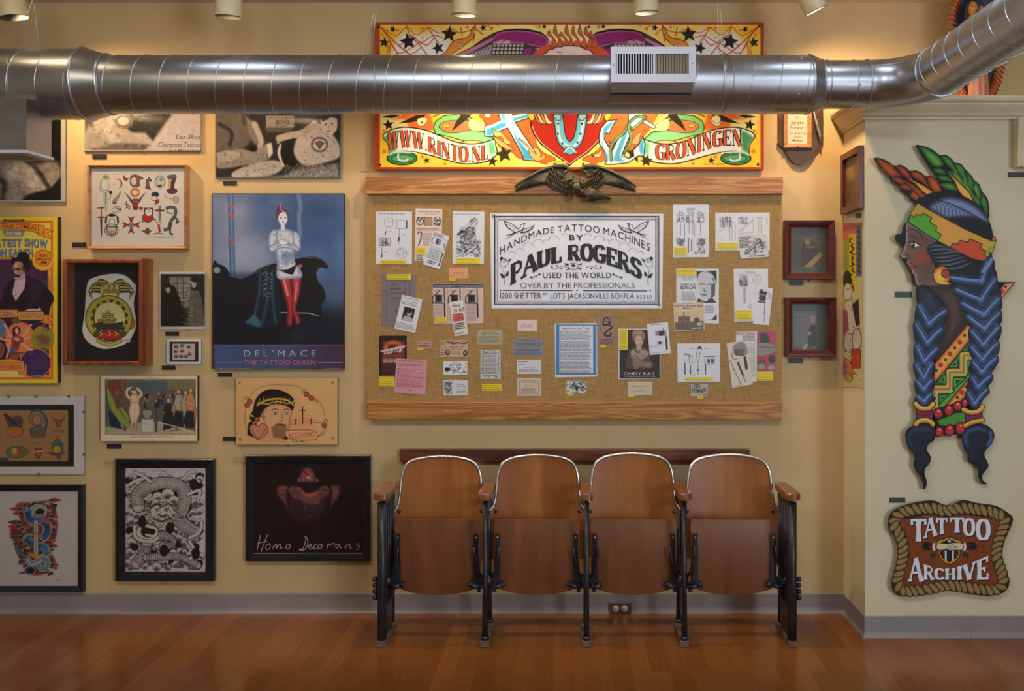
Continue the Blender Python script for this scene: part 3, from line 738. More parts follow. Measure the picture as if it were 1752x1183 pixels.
    def _dist(s, q, bb, closed):
        x0, x1, y0, y1 = bb; X, Y = np.meshgrid(np.arange(x0, x1, dtype=np.float32), np.arange(y0, y1, dtype=np.float32))
        D = np.full(X.shape,1e9, np.float32); ins = np.zeros(X.shape, bool); n = len(q)
        for i in range(n if closed else n-1):
            ax, ay = q[i]; bx, by = q[(i+1) % n]; dx_, dy_ = bx-ax, by-ay; L2 = dx_*dx_+dy_*dy_+1e-9
            t = np.clip(((X-ax)*dx_+(Y-ay)*dy_)/L2,0,1); d = (X-ax-t*dx_)**2+(Y-ay-t*dy_)**2
            np.minimum(D, d, out=D)
            if closed and abs(dy_) > 1e-9:
                c = (ay > Y) != (by > Y); ins ^= c & (X < ax+(Y-ay)*dx_/dy_)
        return np.sqrt(D), ins
    def _mix(s, bb, a, col):
        x0, x1, y0, y1 = bb
        if s.clip is not None: a = a*s.clip[y0:y1, x0:x1]
        col = np.asarray(col, float); s.R[y0:y1, x0:x1] = s.R[y0:y1, x0:x1]*(1-a[..., None])+col*a[..., None]
        np.maximum(s.A[y0:y1, x0:x1], a, out=s.A[y0:y1, x0:x1])
    def poly(s, pts, col, smooth=False, soft=0, edge=None, ew=0, ol=0, oc=(22,20,20), op=1.0, clip=False):
        """filled shape; soft = blurred border, edge = other tone along the border over ew"""
        if smooth: pts = cat(pts, True,5)
        q = s._g(pts); k = s.res/s.fr[2]; sf = max(1., soft*k); m = max(sf, ol*k)+1; bb = s._bb(q, m)
        if bb is None: return
        D, ins = s._dist(q, bb, True); sd = np.where(ins, D,-D)
        a = np.clip(.5+sd/sf,0,1)*op
        c = np.asarray(col, float)
        if edge is not None:
            t = np.clip(sd/(ew*k),0,1)[..., None]; t = t*t*(3-2*t); c = np.asarray(edge, float)*(1-t)+c*t
        old = s.clip
        s._mix(bb, a, c)
        if ol: s._mix(bb, np.clip(.5+(ol*k/2-D),0,1), oc)
        if clip:
            M_ = np.zeros((s.H, s.W)); M_[bb[2]:bb[3], bb[0]:bb[1]] = np.clip(.5+sd,0,1); s.clip = M_
    def unclip(s): s.clip = None
    def stroke(s, pts, w_, col, smooth=False, soft=0, closed=False, taper=False, core=None, op=1.0, ol=0, oc=(22,20,20)):
        if smooth: pts = cat(pts, closed,5)
        q = s._g(pts); k = s.res/s.fr[2]; r = w_*k/2; sf = max(1., soft*k); bb = s._bb(q, r+sf+ol*k+1)
        if bb is None: return
        if taper:
            n = len(q); x0, x1, y0, y1 = bb; X, Y = np.meshgrid(np.arange(x0, x1), np.arange(y0, y1)); A = np.full(X.shape,-1e9)
            for i in range(n-1):
                ax, ay = q[i]; dx_, dy_ = q[i+1]-q[i]; L2 = dx_*dx_+dy_*dy_+1e-9; t = np.clip(((X-ax)*dx_+(Y-ay)*dy_)/L2,0,1)
                u = (i+t)/(n-1); rr = r*(1-u if taper == 'end' else np.sin(PI*np.clip(u,.04,.96)))
                A = np.maximum(A, rr-np.hypot(X-ax-t*dx_, Y-ay-t*dy_))
            s._mix(bb, np.clip(.5+A/sf,0,1)*op, col); return
        D, _ = s._dist(q, bb, closed)
        if ol: s._mix(bb, np.clip(.5+(r+ol*k-D),0,1), oc)
        c = np.asarray(col, float)
        if core is not None:
            t = np.clip(1-D/max(r,.1),0,1)[..., None]; c = c*(1-t)+np.asarray(core, float)*t
        s._mix(bb, np.clip(.5+(r-D)/sf,0,1)*op, c)
    def ell(s, cx, cy, rx, ry, col, rot=0, **kw):
        t = np.arange(28)*2*PI/28; c, q = math.cos(math.radians(rot)), math.sin(math.radians(rot)); x = rx*np.cos(t); y = ry*np.sin(t)
        s.poly(np.stack([cx+x*c-y*q, cy+x*q+y*c],1), col, **kw)
    def rect(s, x0, y0, x1, y1, col, **kw): s.poly([(x0, y0),(x1, y0),(x1, y1),(x0, y1)], col, **kw)
    def rstar(s, cx, cy, r, col, rot=-90, k=.42, **kw):
        s.poly([(cx+(r if i % 2 == 0 else r*k)*math.cos(math.radians(rot+36*i)), cy+(r if i % 2 == 0 else r*k)*math.sin(math.radians(rot+36*i))) for i in range(10)], col, **kw)
    def grain(s, amp, scale, seed=0, oct=3, mask=None):
        n = (fbm(s.H, s.W, scale*s.res, oct, seed)-.5)*2*amp
        if mask is not None: n = n*mask
        s.R += n[..., None]
    def contrast(s, k, mid=105, tone=(1,1,1)): s.R = np.clip((s.R-mid)*k+mid,14,244)*np.array(tone)
    def grad(s, stops, axis=1):
        """vertical (axis 1) or horizontal wash over the whole raster"""
        t = np.linspace(0,1, s.H if axis else s.W); ps = [a for a, _ in stops]; c = np.array([b for _, b in stops], float)
        g = np.stack([np.interp(t, ps, c[:, i]) for i in range(3)],1)
        s.R[:] = g[:, None] if axis else g[None]
    def flush(s, cut=False, back=None, edgecol=(18,16,16), shrink=2):
        """turn the raster into faces; cut = keep only painted area, as a board cut to shape down to distance `back`"""
        H, W = s.H, s.W; X = s.rx[0]+np.arange(W)/s.rx[2]; Y = s.rx[1]+np.arange(H)/s.rx[3]
        R = np.clip(s.R,0,255)
        if not cut:
            idx = np.arange(H*W).reshape(H, W)+s.nv
            s.V += [s.surf(x, y, s.off+.0001) for y in Y for x in X]; s.C += R.reshape(-1,3).tolist()
            s.Fc += np.stack([idx[:-1, :-1], idx[1:, :-1], idx[1:,1:], idx[:-1,1:]],-1).reshape(-1,4).tolist(); s.nv += H*W
            return
        Mk = s.A > .5; q = Mk[:-1, :-1] & Mk[1:, :-1] & Mk[1:,1:] & Mk[:-1,1:]
        use = np.zeros((H, W), bool)
        for a in (0,1):
            for b in (0,1): use[a:H-1+a, b:W-1+b] |= q
        PX = np.stack(np.meshgrid(X, Y),-1).astype(float)
        qp = np.pad(q,1); E = {}
        nb = {}
        def edge(a, b): nb.setdefault(a,[]).append(b); nb.setdefault(b,[]).append(a)
        edges = []
        for (i, j) in zip(*np.nonzero(q)):
            if not qp[i, j+1]: edges.append(((i, j+1),(i, j)))
            if not qp[i+2, j+1]: edges.append(((i+1, j),(i+1, j+1)))
            if not qp[i+1, j]: edges.append(((i, j),(i+1, j)))
            if not qp[i+1, j+2]: edges.append(((i+1, j+1),(i, j+1)))
        for a, b in edges: edge(a, b)
        for _ in range(3):
            new = {v: np.mean([PX[n_] for n_ in ns],0)*.5+PX[v]*.5 for v, ns in nb.items()}
            for v, p in new.items(): PX[v] = p
        idm = -np.ones((H, W), int); ii = np.argwhere(use); idm[use] = np.arange(len(ii))+s.nv
        s.V += [s.surf(PX[i, j,0], PX[i, j,1], s.off+.0001) for i, j in ii]; s.C += [R[i, j].tolist() for i, j in ii]; s.nv += len(ii)
        for (i, j) in zip(*np.nonzero(q)): s.Fc.append([idm[i, j], idm[i+1, j], idm[i+1, j+1], idm[i, j+1]])
        if back is not None:
            bm = {}
            for v in nb:
                for lv in (s.off+.0001, back):
                    bm[v, lv] = s.nv; s.V.append(s.surf(PX[v][0], PX[v][1], lv)); s.C.append(list(edgecol)); s.nv += 1
            lo = s.off+.0001
            for a, b in edges: s.Fc.append([bm[a, lo], bm[b, lo], bm[b, back], bm[a, back]])
    def slab(s, x0, y0, x1, y1, back, col, side=None):
        """sheet or board: front face at off, going back to distance `back` from the wall"""
        s.slabp([(x0, y0),(x1, y0),(x1, y1),(x0, y1)], back, col, side)
    def slabp(s, pts, back, col, side=None):
        back = max(back,.0015)
        q = s.T(pts); n = len(q); side = side or col
        fr = [s.surf(a, b, s.off) for a, b in q]; bk = [s._back(a, b, back) for a, b in q]
        s.V += fr+fr+bk; s.C += [col]*n+[side]*(2*n); b = s.nv
        tr = geometry.tessellate_polygon([[Vector((a, b_,0)) for a, b_ in q]])
        s.Fc += [[b+i for i in t] for t in tr]+[[b+n+i, b+n+(i+1) % n, b+2*n+(i+1) % n, b+2*n+i] for i in range(n)]
        s.Fc += [[b+2*n+i for i in t] for t in tr]; s.nv += 3*n
    def _back(s, a, b, back):          # same x,z as the front face, only deeper (square edges)
        f = s.surf(a, b, s.off); g = Vector(s.surf(a, b, s.off+.01))-Vector(f)
        if s.surf is PSide: return (f[0]+(s.off-back), f[1], f[2])
        return (f[0], f[1]+(s.off-back), f[2])
    def build(s, name, parent=None, m='ink'):
        me = bpy.data.meshes.new(name); me.from_pydata(s.V,[], s.Fc)
        me.materials.append(M[m]); ca = me.color_attributes.new('ink', 'BYTE_COLOR', 'POINT')
        C = np.ones((len(s.V),4), np.float32); C[:, :3] = np.clip(np.array(s.C, np.float32)*np.array(s.gain, np.float32)/255,0,1)
        ca.data.foreach_set('color_srgb', C.ravel()); me.update()
        o = bpy.data.objects.new(name, me); sc.collection.objects.link(o)
        if parent is not None: attach(o, parent)
        return o

def bar_frame(parent, x0, y0, x1, y1, w_, off, back, m, name='frame', bev=.003, lip=.0, surf=P, inner=0):
    """four mitred mouldings as one mesh; coordinates are photo px of the front face"""
    a = surf(x0, y0, off); b = surf(x1, y1, off); X0, Z1, X1, Z0 = a[0], a[2], b[0], b[2]
    wd = w_*(DW-off)/F; mb = MB()
    prof = [(0, back),(0, off-bev),(bev, off),(wd*.45, off-lip*.3),(wd-bev, off-lip),(wd, off-lip-bev),(wd, back)]
    cor = [(X0, Z0,1,1),(X1, Z0,-1,1),(X1, Z1,-1,-1),(X0, Z1,1,-1)]
    V = []; k = len(prof)
    for cx, cz, sx_, sz in cor:
        for u, o_ in prof: V.append((cx+sx_*u,-o_, cz+sz*u))
    fs = []
    for i in range(4):
        for j in range(k-1): fs.append((i*k+j,((i+1) % 4)*k+j,((i+1) % 4)*k+j+1, i*k+j+1))
    mb.add(V, fs); return mb.build(name, M[m] if isinstance(m, str) else m, parent)
def pane(parent, x0, y0, x1, y1, off, m='glass', name='glass_pane', th=.002):
    a = P(x0, y0, off); b = P(x1, y1, off)
    return MB().box(a[0], b[0],-off,-off+th*.5, b[2], a[2]).build(name, M[m], parent)
def small_label(x0, y0, x1, y1, txt, surf=P, wood=False, off=.004, mir=None):
    A = Art(surf, off); A.slab(x0, y0, x1, y1,0.0 if surf is not PR else .0,(205,172,128) if wood else (34,31,32),(190,155,110) if wood else (16,15,15))
    if wood: A.lines(x0+2, y0+1.5, x1-2, y1-1.5,3,(150,118,82),.3)
    else: A.lines(x0+2, y0+1.5, x1-2, y1-1.5,3,(74,70,68),.3)
    return tag(A.build('wall_label'), txt, 'label', 'small caption labels on the wall')
def hook(parent, px, py, off=.012):
    c = P(px, py, off); MB().ball((c[0],-off*.6, c[2]),(.004, off*.5,.004),6).build('hook', M['screw'], parent)
# ---------------- painted cut-out of a woman with braids ----------------
BK = (20,19,22)
A = Art(PR,.034); A.frame(0,0); A.raster(1492,244,1740,840,(18,17,20), res=1.6)
F1 = (1480,240,4.93); F2 = (1520,440,4.931); F3 = (1520,640,5.634)
A.frame(*F1)
# feathers
A.poly([(75,150),(130,150),(200,180),(245,212),(300,206),(352,232),(385,258),(430,252),(482,275),(515,303),(560,300),(612,335),(655,400),(675,445),(600,500),(470,535),(380,500),(360,455),(300,425),(270,375),(212,335),(200,295),(148,252),(100,200)],(18,17,20), smooth=True)
for p in ([(95,158),(150,165),(225,205),(275,262),(310,300),(230,312),(165,265),(115,205)],[(255,218),(310,218),(360,255),(395,320),(400,350),(330,305),(285,262)],
          [(390,266),(440,262),(495,300),(530,370),(560,425),(470,350),(400,310)],[(525,312),(575,310),(625,360),(655,430),(585,440),(540,380)],
          [(215,320),(300,315),(380,360),(340,375),(290,370)],[(285,385),(370,362),(440,400),(400,425),(320,415)],[(375,455),(450,405),(505,465),(445,512),(395,490)],[(300,320),(430,390),(520,480),(480,500),(380,400)]):
    A.poly(p,(206,98,34), smooth=True, edge=(128,48,14), ew=38, ol=6)
A.poly([(320,305),(400,335),(500,385),(580,440),(520,462),(480,430),(420,365),(360,330)],(244,168,56), ol=6, edge=(222,128,36), ew=14)
A.poly([(428,40),(500,48),(572,78),(632,122),(684,122),(735,158),(762,188),(812,198),(852,248),(905,300),(918,332),(962,366),(990,430),(1032,488),(1048,560),(1038,670),(930,560),(760,470),(655,440),(618,345),(560,250),(505,175),(455,90)],(18,17,20), smooth=True)
for p in ([(450,50),(520,62),(610,120),(662,190),(650,225),(580,225),(525,165),(480,100)],[(640,132),(690,135),(740,175),(775,250),(790,290),(720,240),(672,190)],
          [(765,198),(815,210),(850,270),(865,340),(870,380),(800,300),(755,215)],[(858,262),(902,312),(925,380),(925,440),(870,380)],[(922,340),(960,378),(982,440),(985,520),(935,450),(915,400)],
          [(990,445),(1025,500),(1040,570),(1030,640),(985,560),(970,530)],[(572,240),(650,240),(690,290),(640,290),(590,270)],[(605,300),(690,300),(740,350),(660,345),(625,330)],
          [(640,362),(740,360),(785,430),(700,420),(655,400)],[(700,260),(800,300),(920,450),(980,560),(940,540),(820,420)]):
    A.poly(p,(104,172,62), smooth=True, edge=(32,88,36), ew=42, ol=6)
for q in ([(760,260),(790,330),(800,380)],[(840,330),(870,400),(880,450)],[(930,400),(950,470),(955,520)]): A.stroke(q,22,(176,196,74), smooth=True, soft=26, op=.6)
A.poly([(655,225),(710,275),(800,360),(880,440),(925,530),(830,480),(790,430),(755,350),(700,280)],(242,182,70), ol=7, edge=(214,130,40), ew=14)
# black silhouette on the far side of the face, skin
A.poly([(350,700),(318,730),(305,785),(262,795),(250,830),(285,872),(345,875)],(22,22,26), smooth=True)
A.frame(*F1); A.poly([(355,690),(335,720),(335,860),(312,930),(285,985),(325,1012),(345,1060),(380,1110),(390,1160),(392,1200),(700,1200),(900,900),(600,830)],(20,18,20))
A.frame(*F2)
A.poly([(190,-60),(215,120),(228,175),(222,205),(245,250),(330,640),(400,900),(700,640),(640,380),(560,200),(420,0)],(104,78,66), edge=(60,42,38), ew=110)
A.frame(*F1)
A.poly([(362,690),(345,722),(345,862),(325,925),(298,975),(312,992),(350,998),(362,1015),(352,1035),(378,1060),(368,1072),(395,1098),(400,1122),(418,1140),(425,1190),(440,1225),(620,1225),(700,1000),(620,860)],(122,92,78), edge=(168,150,150), ew=26)
A.frame(*F1); A.poly([(420,720),(620,850),(640,1000),(600,1150),(480,1190),(440,1000),(500,900)],(96,72,62), soft=90, op=.7)
A.ell(480,985,52,50,(176,72,40), soft=60, op=.75)
A.ell(372,965,14,30,(150,80,60), soft=26, op=.6)
A.frame(*F2); A.ell(285,20,60,30,(170,80,50), soft=60, op=.4)
A.poly([(300,235),(420,240),(560,240),(640,380),(660,560),(470,820),(420,860),(480,500),(400,330)],(92,68,58), edge=(52,36,34), ew=90, soft=40)
A.frame(*F1)
A.stroke([(353,765),(395,752),(440,765),(470,795),(487,835)],6,(30,22,24), smooth=True)
A.stroke([(372,795),(410,808),(440,835),(452,852)],4,(40,28,28), smooth=True); A.ell(410,818,40,22,(96,50,48), rot=30, soft=20, op=.6)
A.poly([(382,868),(410,858),(470,890),(402,908),(388,897)],(232,236,240), ol=4); A.ell(405,884,14,22,(30,26,34), ol=2); A.ell(401,876,4,5,(240,240,240))
A.stroke([(360,862),(400,852),(440,868),(472,890)],6,(18,14,16), smooth=True); A.stroke([(380,915),(430,912)],3,(40,26,26))
A.stroke([(345,975),(365,975),(382,990),(378,1003),(352,1000)],5,(24,18,20), smooth=True); A.ell(352,992,12,5,(20,14,16))
A.poly([(362,1042),(395,1038),(425,1068),(415,1082),(400,1092),(380,1080),(366,1062)],(198,74,44), ol=5); A.stroke([(372,1064),(425,1068),(455,1062)],4,(40,14,14))
# hair dome
A.poly([(445,525),(500,478),(570,446),(660,436),(760,450),(842,480),(922,525),(1000,600),(1050,690),(1075,780),(1070,845),(900,790),(700,690)],(26,26,32), smooth=True, ol=6)
A.poly([(560,575),(600,525),(700,490),(820,510),(920,560),(1000,630),(1035,690),(900,650),(740,650),(690,650)],(128,142,186), soft=46, smooth=True)
A.poly([(680,660),(760,650),(900,655),(1030,700),(1060,830),(900,775),(720,690)],(30,30,36), soft=40)
for i in range(15):
    u = i/14; x = 600+u*420; y = 480+abs(u-.1)**1.6*190
    A.stroke([(x-90+u*20, y+10+20*u),(x-20, y+40),(x+30-20*(1-u), y+90),(x+60-60*(1-u), y+150)],5,(26,28,40), smooth=True, op=.9)
# head band
A.poly([(445,530),(560,600),(700,675),(850,755),(980,812),(1072,850),(1108,845),(1078,940),(1046,1032),(900,1000),(718,908),(605,848),(480,770),(358,690),(385,615)],(218,166,62), ol=7)
A.poly([(600,640),(760,720),(880,790),(800,840),(740,870),(700,890),(640,840)],(232,164,76), soft=50, op=.8)
A.poly([(450,545),(600,625),(560,660),(480,610),(400,640),(400,610)],(190,160,50), soft=30, op=.6)
A.poly([(362,686),(385,632),(420,652),(433,625),(472,642),(486,615),(562,655),(546,690),(606,732),(596,765),(642,796),(612,850),(480,770)],(92,174,46), ol=7)
A.poly([(718,906),(742,868),(782,880),(802,845),(866,862),(886,832),(986,876),(976,915),(1020,935),(1012,975),(1048,988),(1043,1030),(900,1000)],(214,80,46), ol=7)
A.poly([(1040,905),(1092,870),(1050,985),(1014,974),(1022,934)],(140,180,50), op=.8)
A.ell(1088,832,18,20,(206,110,96), ol=5)
for i in range(44):
    u = i/43; A.ell(462+u*600,555+u*300-math.sin(u*PI)*6,3.4,3.4,(70,58,20))
for i in range(8): A.ell(640+i*10,858+i*5,3.2,3.2,(60,40,20))
# hair under the band
A.poly([(612,850),(720,912),(900,1002),(1040,1035),(1095,1060),(1090,1140),(1000,1200),(700,1200),(640,1160),(600,1080),(560,1000),(528,945),(526,900)],(24,25,30), ol=5, smooth=False)
for p in ([(532,905),(600,892),(680,900)],[(532,938),(600,925),(700,920),(760,935)],[(555,962),(640,958),(760,940),(800,950)],[(575,992),(660,990),(800,965)],[(598,1022),(690,1020),(830,985)],[(625,1052),(720,1050),(860,1010)],[(650,1085),(780,1080),(900,1030)],[(930,1112),(980,1150),(1008,1090),(1005,1045)]):
    A.stroke(p,15,(112,120,134), smooth=True, soft=18, taper=True)
    A.stroke([(x, y+13) for x, y in p],4,(10,10,12), smooth=True)
# braids
A.frame(*F2)
def braid(V, last, col=(34,42,60), hi=(120,156,214), speck=False, w=36):
    for i in range(len(V)):
        (lx, ly),(cx, cy),(rx, ry) = V[i]
        if i+1 < len(V): (lx2, ly2),(cx2, cy2),(rx2, ry2) = V[i+1]
        else: (lx2, ly2),(cx2, cy2),(rx2, ry2) = last
        k = .28
        body = [(lx, ly-8),(lx-22, ly+28),(lx2-8, ly2-26 if i+1 < len(V) else ly2),(lx2+ (cx2-lx2)*.4, ly2+(cy2-ly2)*.45),(cx2, cy2+10),(rx2-(rx2-cx2)*.3, ry2+(cy2-ry2)*.35),(rx2+14, ry2-22),(rx+22, ry+34),(rx+2, ry-10),(cx+(rx-cx)*.5, cy+(ry-cy)*.55),(cx, cy),(lx+(cx-lx)*.5, ly+(cy-ly)*.42)]
        A.poly(body, col, smooth=True, ol=9, oc=(16,18,24), edge=(24,30,44), ew=16)
    for i in range(len(V)):
        (lx, ly),(cx, cy),(rx, ry) = V[i]
        for a, b, sgn in (((lx, ly),(cx, cy),1),((rx, ry),(cx, cy),-1)):
            m = ((a[0]+b[0])/2+sgn*6,(a[1]+b[1])/2+(8 if sgn > 0 else 0)-4)
            A.stroke([(a[0]+sgn*10, a[1]+12),(m[0], m[1]+14),(b[0], b[1]+16)], w*1.5,(72,98,150), smooth=True, soft=34, op=.8)
            A.stroke([(a[0]+sgn*10, a[1]+10),(m[0], m[1]+10),(b[0], b[1]+10)], w*.62, hi, smooth=True, soft=16)
            A.stroke([(a[0]+sgn*3, a[1]-4),(m[0], m[1]-4),(b[0], b[1]-6)],7,(14,15,20), smooth=True)
def f3(x, y): return (x*4.931/5.634, y*4.931/5.634+ (640-440)*4.931)
RV = [[(520,158),(785,190),(850,30)],[(572,262),(780,345),(903,178)],[(622,378),(806,470),(935,340)],[(668,488),(812,590),(938,460)],[(698,610),(801,722),(932,582)],[(698,745),(795,850),(918,717)],[(712,872),(790,955),(908,842)],[f3(805,18), f3(866,108), f3(985,8)],[f3(768,168), f3(832,268), f3(950,138)]]
LV = [[(258,402),(345,545),(482,442)],[(230,552),(330,706),(447,598)],[(235,738),(306,862),(410,762)],[(230,892),(300,1002),(370,888)],[(242,1038), f3(343,128), f3(420,48)],[f3(280,205), f3(345,245), f3(410,186)]]
# shawl first (it passes behind the braids)
A.poly([(385,900),(672,568),(720,620),(720,1080),(640,1180),(560,1260),(380,1260),(360,1100)],(36,66,34))
A.poly([(390,1065),(700,700),(720,1000),(650,1060),(470,1290),(380,1290)],(92,172,72))
for dk, ww in (((26,44,26),84),((196,190,88),66),((206,88,40),12)):
    A.stroke([(730,832),(634,832),(634,975),(518,975),(518,1116),(388,1116),(388,1300)], ww, dk)
for p in ([(578,845),(592,930),(500,940)],[(690,712),(690,790),(612,800)],[(548,1018),(660,1018),(545,1118)],[(402,1062),(486,980),(486,1072)],[(424,1165),(510,1165),(432,1240)],[(690,900),(690,990),(668,1000)]):
    A.poly(p,(92,172,72), ol=11, oc=(24,60,44)); c = np.mean(p,0); A.poly([tuple(c+(np.array(q)-c)*.38) for q in p],(24,60,44))
for p in ([(392,900),(668,568),(700,600),(698,692),(392,1064),(380,1010)],[(530,1200),(700,1000),(700,1130),(600,1230),(520,1290),(470,1270)]):
    A.poly(p,(244,178,70), edge=(222,98,54), ew=34, ol=8)
for x, y in ((440,912),(520,818),(603,718),(622,1145)): A.ell(x, y,22,22,(194,56,52), soft=3)
for x, y in ((405,958),(482,868),(560,768),(643,662),(655,1096),(582,1185)): A.ell(x, y,13,13,(44,52,36))
A.poly([(905,212),(1072,212),(942,365)],(24,22,26), ol=6); A.poly([(985,222),(1062,218),(948,352),(925,300)],(244,152,116), ol=5)
A.ell(955,290,22,22,(208,66,72)); A.ell(988,250,12,12,(44,60,40))
# dark lobe above left braid
A.poly([(238,262),(262,242),(310,240),(372,282),(425,345),(485,432),(420,500),(340,548),(290,480),(240,380)],(38,46,62), smooth=True, ol=8, oc=(14,15,20), edge=(20,22,28), ew=50)
A.ell(350,370,40,70,(58,74,98), rot=-20, soft=60, op=.6)
A.poly([(515,150),(700,110),(850,0),(860,-40),(895,40),(895,150),(850,260),(780,345),(640,265),(560,262)],(28,32,44), smooth=False, ol=8)
braid(RV,(f3(748,262), f3(832,362), f3(905,262)))
braid(LV,(f3(255,285), f3(345,325), f3(440,262)))
A.stroke([(800,120),(850,60),(870,20)],30,(120,150,210), soft=20, smooth=True)
# light scumble on the right braid
for i in range(340):
    y = random.uniform(330,1000); x = random.uniform(740,925); A.stroke([(x, y),(x+random.uniform(8,22), y-random.uniform(2,14))],3,(136,168,226), op=.45)
A.ell(450,156,74,80,(232,116,34), ol=8, edge=(226,110,30), ew=14); A.ell(442,160,46,52,(252,206,70), soft=26); A.ell(482,140,34,34,(190,72,40), ol=8)
A.stroke([(395,150),(420,210),(500,222)],22,(248,190,70), smooth=True, soft=14)
# wraps, beads and tails
A.frame(*F3)
for T_ in ([(165,600),(175,545),(230,505),(300,486),(340,478),(430,500),(462,560),(440,640),(385,682),(370,732),(398,780),(408,830),(385,880),(355,912),(350,970),(370,1040),(358,1100),(335,1112),(340,1070),(318,1000),(262,925),(245,860),(258,800),(240,755),(185,700)],
           [(708,610),(725,545),(790,503),(870,484),(950,498),(1008,550),(1020,610),(992,680),(935,740),(925,790),(955,850),(962,900),(915,960),(905,1020),(955,1063),(900,1052),(870,1000),(865,900),(830,868),(768,840),(762,760),(722,700)]):
    A.poly(T_,(36,42,54), smooth=True, edge=(22,24,32), ew=40, ol=6)
    x0 = T_[0][0]; A.stroke([(x0+45,680),(x0+32,600),(x0+80,545),(x0+160,528),(x0+220,545)],34,(62,86,134) if x0 > 500 else (52,64,84), smooth=True, soft=34)
    A.stroke([(x0+45,680),(x0+80,740),(x0+85,800)],20,(50,64,94), smooth=True, soft=24, op=.7)
A.stroke([(980,560),(990,620),(960,690)],26,(84,118,184), smooth=True, soft=26)
A.poly([(440,340),(740,250),(760,420),(740,500),(640,590),(470,590)],(22,24,24))
A.poly([(470,452),(560,420),(640,380),(735,375),(742,440),(735,470),(600,500),(500,498)],(78,152,54))
for x, y, rx, ry in ((735,282,30,40),(480,382,42,52),(583,352,44,54),(667,312,40,48),(492,560,40,50),(590,545,46,56),(693,525,46,58)):
    A.ell(x, y, rx, ry,(206,50,56), ol=9, edge=(142,28,44), ew=12); A.stroke([(x-rx*.5, y+ry*.5),(x, y+ry*.72),(x+rx*.5, y+ry*.5)],5,(110,16,30), smooth=True); A.ell(x+4, y-ry*.42,9,9,(250,204,120), soft=5)
def sausage(p, c=(240,190,66)): A.stroke(p,40, c, smooth=True, ol=9); A.stroke([(x, y+9) for x, y in p],14,(214,122,42), smooth=True, soft=14, op=.8); A.stroke([(x, y-6) for x, y in p],10,(252,218,110), smooth=True, soft=10, op=.8)
A.poly([(268,350),(430,350),(430,440),(268,440)],(132,46,76), ol=8); A.stroke([(285,395),(350,400),(415,393)],5,(60,20,40), smooth=True)
A.poly([(745,390),(905,370),(912,440),(745,470)],(128,44,96), ol=8)
sausage([(262,288),(300,325),(350,336),(400,326),(432,290)]); sausage([(265,485),(300,456),(350,448),(400,458),(430,488)])
sausage([(725,345),(780,370),(840,370),(890,345),(904,318)]); sausage([(742,500),(800,470),(860,456),(908,450)],(236,160,76))
A.R = A.R*1.0
A.flush(cut=True, back=.004)
lady = A.build('painted_cutout', None, 'gink')
tag(lady, 'large painted board cut out as a woman with feathers, headband and two blue black braids', 'wall sign')

# ---------------- rope-edged TATTOO ARCHIVE sign ----------------
A = Art(PR,.030); A.frame(1420,830,3.352); A.raster(318,85,1050,645,(120,60,30), res=1.5)
inner = [(400,205),(480,190),(560,170),(660,182),(760,170),(900,185),(985,200),(955,330),(935,420),(960,520),(975,575),(860,572),(740,560),(660,558),(560,575),(420,582),(410,520),(450,420),(440,320)]
outer = [(345,175),(385,140),(470,110),(590,95),(650,118),(700,122),(760,92),(850,110),(950,125),(1020,165),(1045,200),(1020,270),(995,330),(985,410),(1010,500),(1025,560),(1000,610),(920,632),(820,625),(740,606),(670,600),(580,622),(470,634),(400,632),(360,590),(362,530),(385,450),(392,370),(370,290),(338,240)]
A.poly(outer,(66,40,26), smooth=True, ol=12, oc=(60,34,22))
A.poly(inner,(150,82,44), smooth=True, ol=5)
nz = fbm(A.H, A.W*6,26,4,3)[:, ::6]; g = (np.sin(nz*60)*.5+.5)
msk = np.zeros((A.H, A.W)); q = A._g(cat(inner, True,5)); bb = A._bb(q,1); D, ins = A._dist(q, bb, True); msk[bb[2]:bb[3], bb[0]:bb[1]] = ins
A.R = A.R+(g*msk*-32)[..., None]*np.array([1,.8,.6])
mid = cat([((a+c)/2,(b+d)/2) for (a, b),(c, d) in []] or [(372,205),(400,168),(480,142),(590,135),(665,152),(745,135),(830,140),(930,158),(1000,195),(985,270),(960,340),(958,420),(985,500),(990,570),(940,605),(850,598),(740,582),(660,578),(560,600),(430,608),(388,560),(408,470),(420,370),(402,290),(370,240)], True,12)
seglen = np.hypot(*(np.roll(mid,-1,0)-mid).T); cum = np.concatenate([[0], np.cumsum(seglen)]); tot = cum[-1]; NS = 58
for i in range(NS):
    t = tot*i/NS; j = int(np.searchsorted(cum, t)) % len(mid); p = mid[j]; d = mid[(j+1) % len(mid)]-mid[j-1]; an = math.degrees(math.atan2(d[1], d[0]))
    A.ell(p[0], p[1],19,39,(158,132,84), rot=an-34, ol=5, oc=(46,36,24), edge=(126,100,60), ew=12)
for sx_, sy_, c in ((4,5,(26,22,30)),(0,0,(226,232,244))):
    A.frame(1420+sx_/3.352,830+sy_/3.352,3.352)
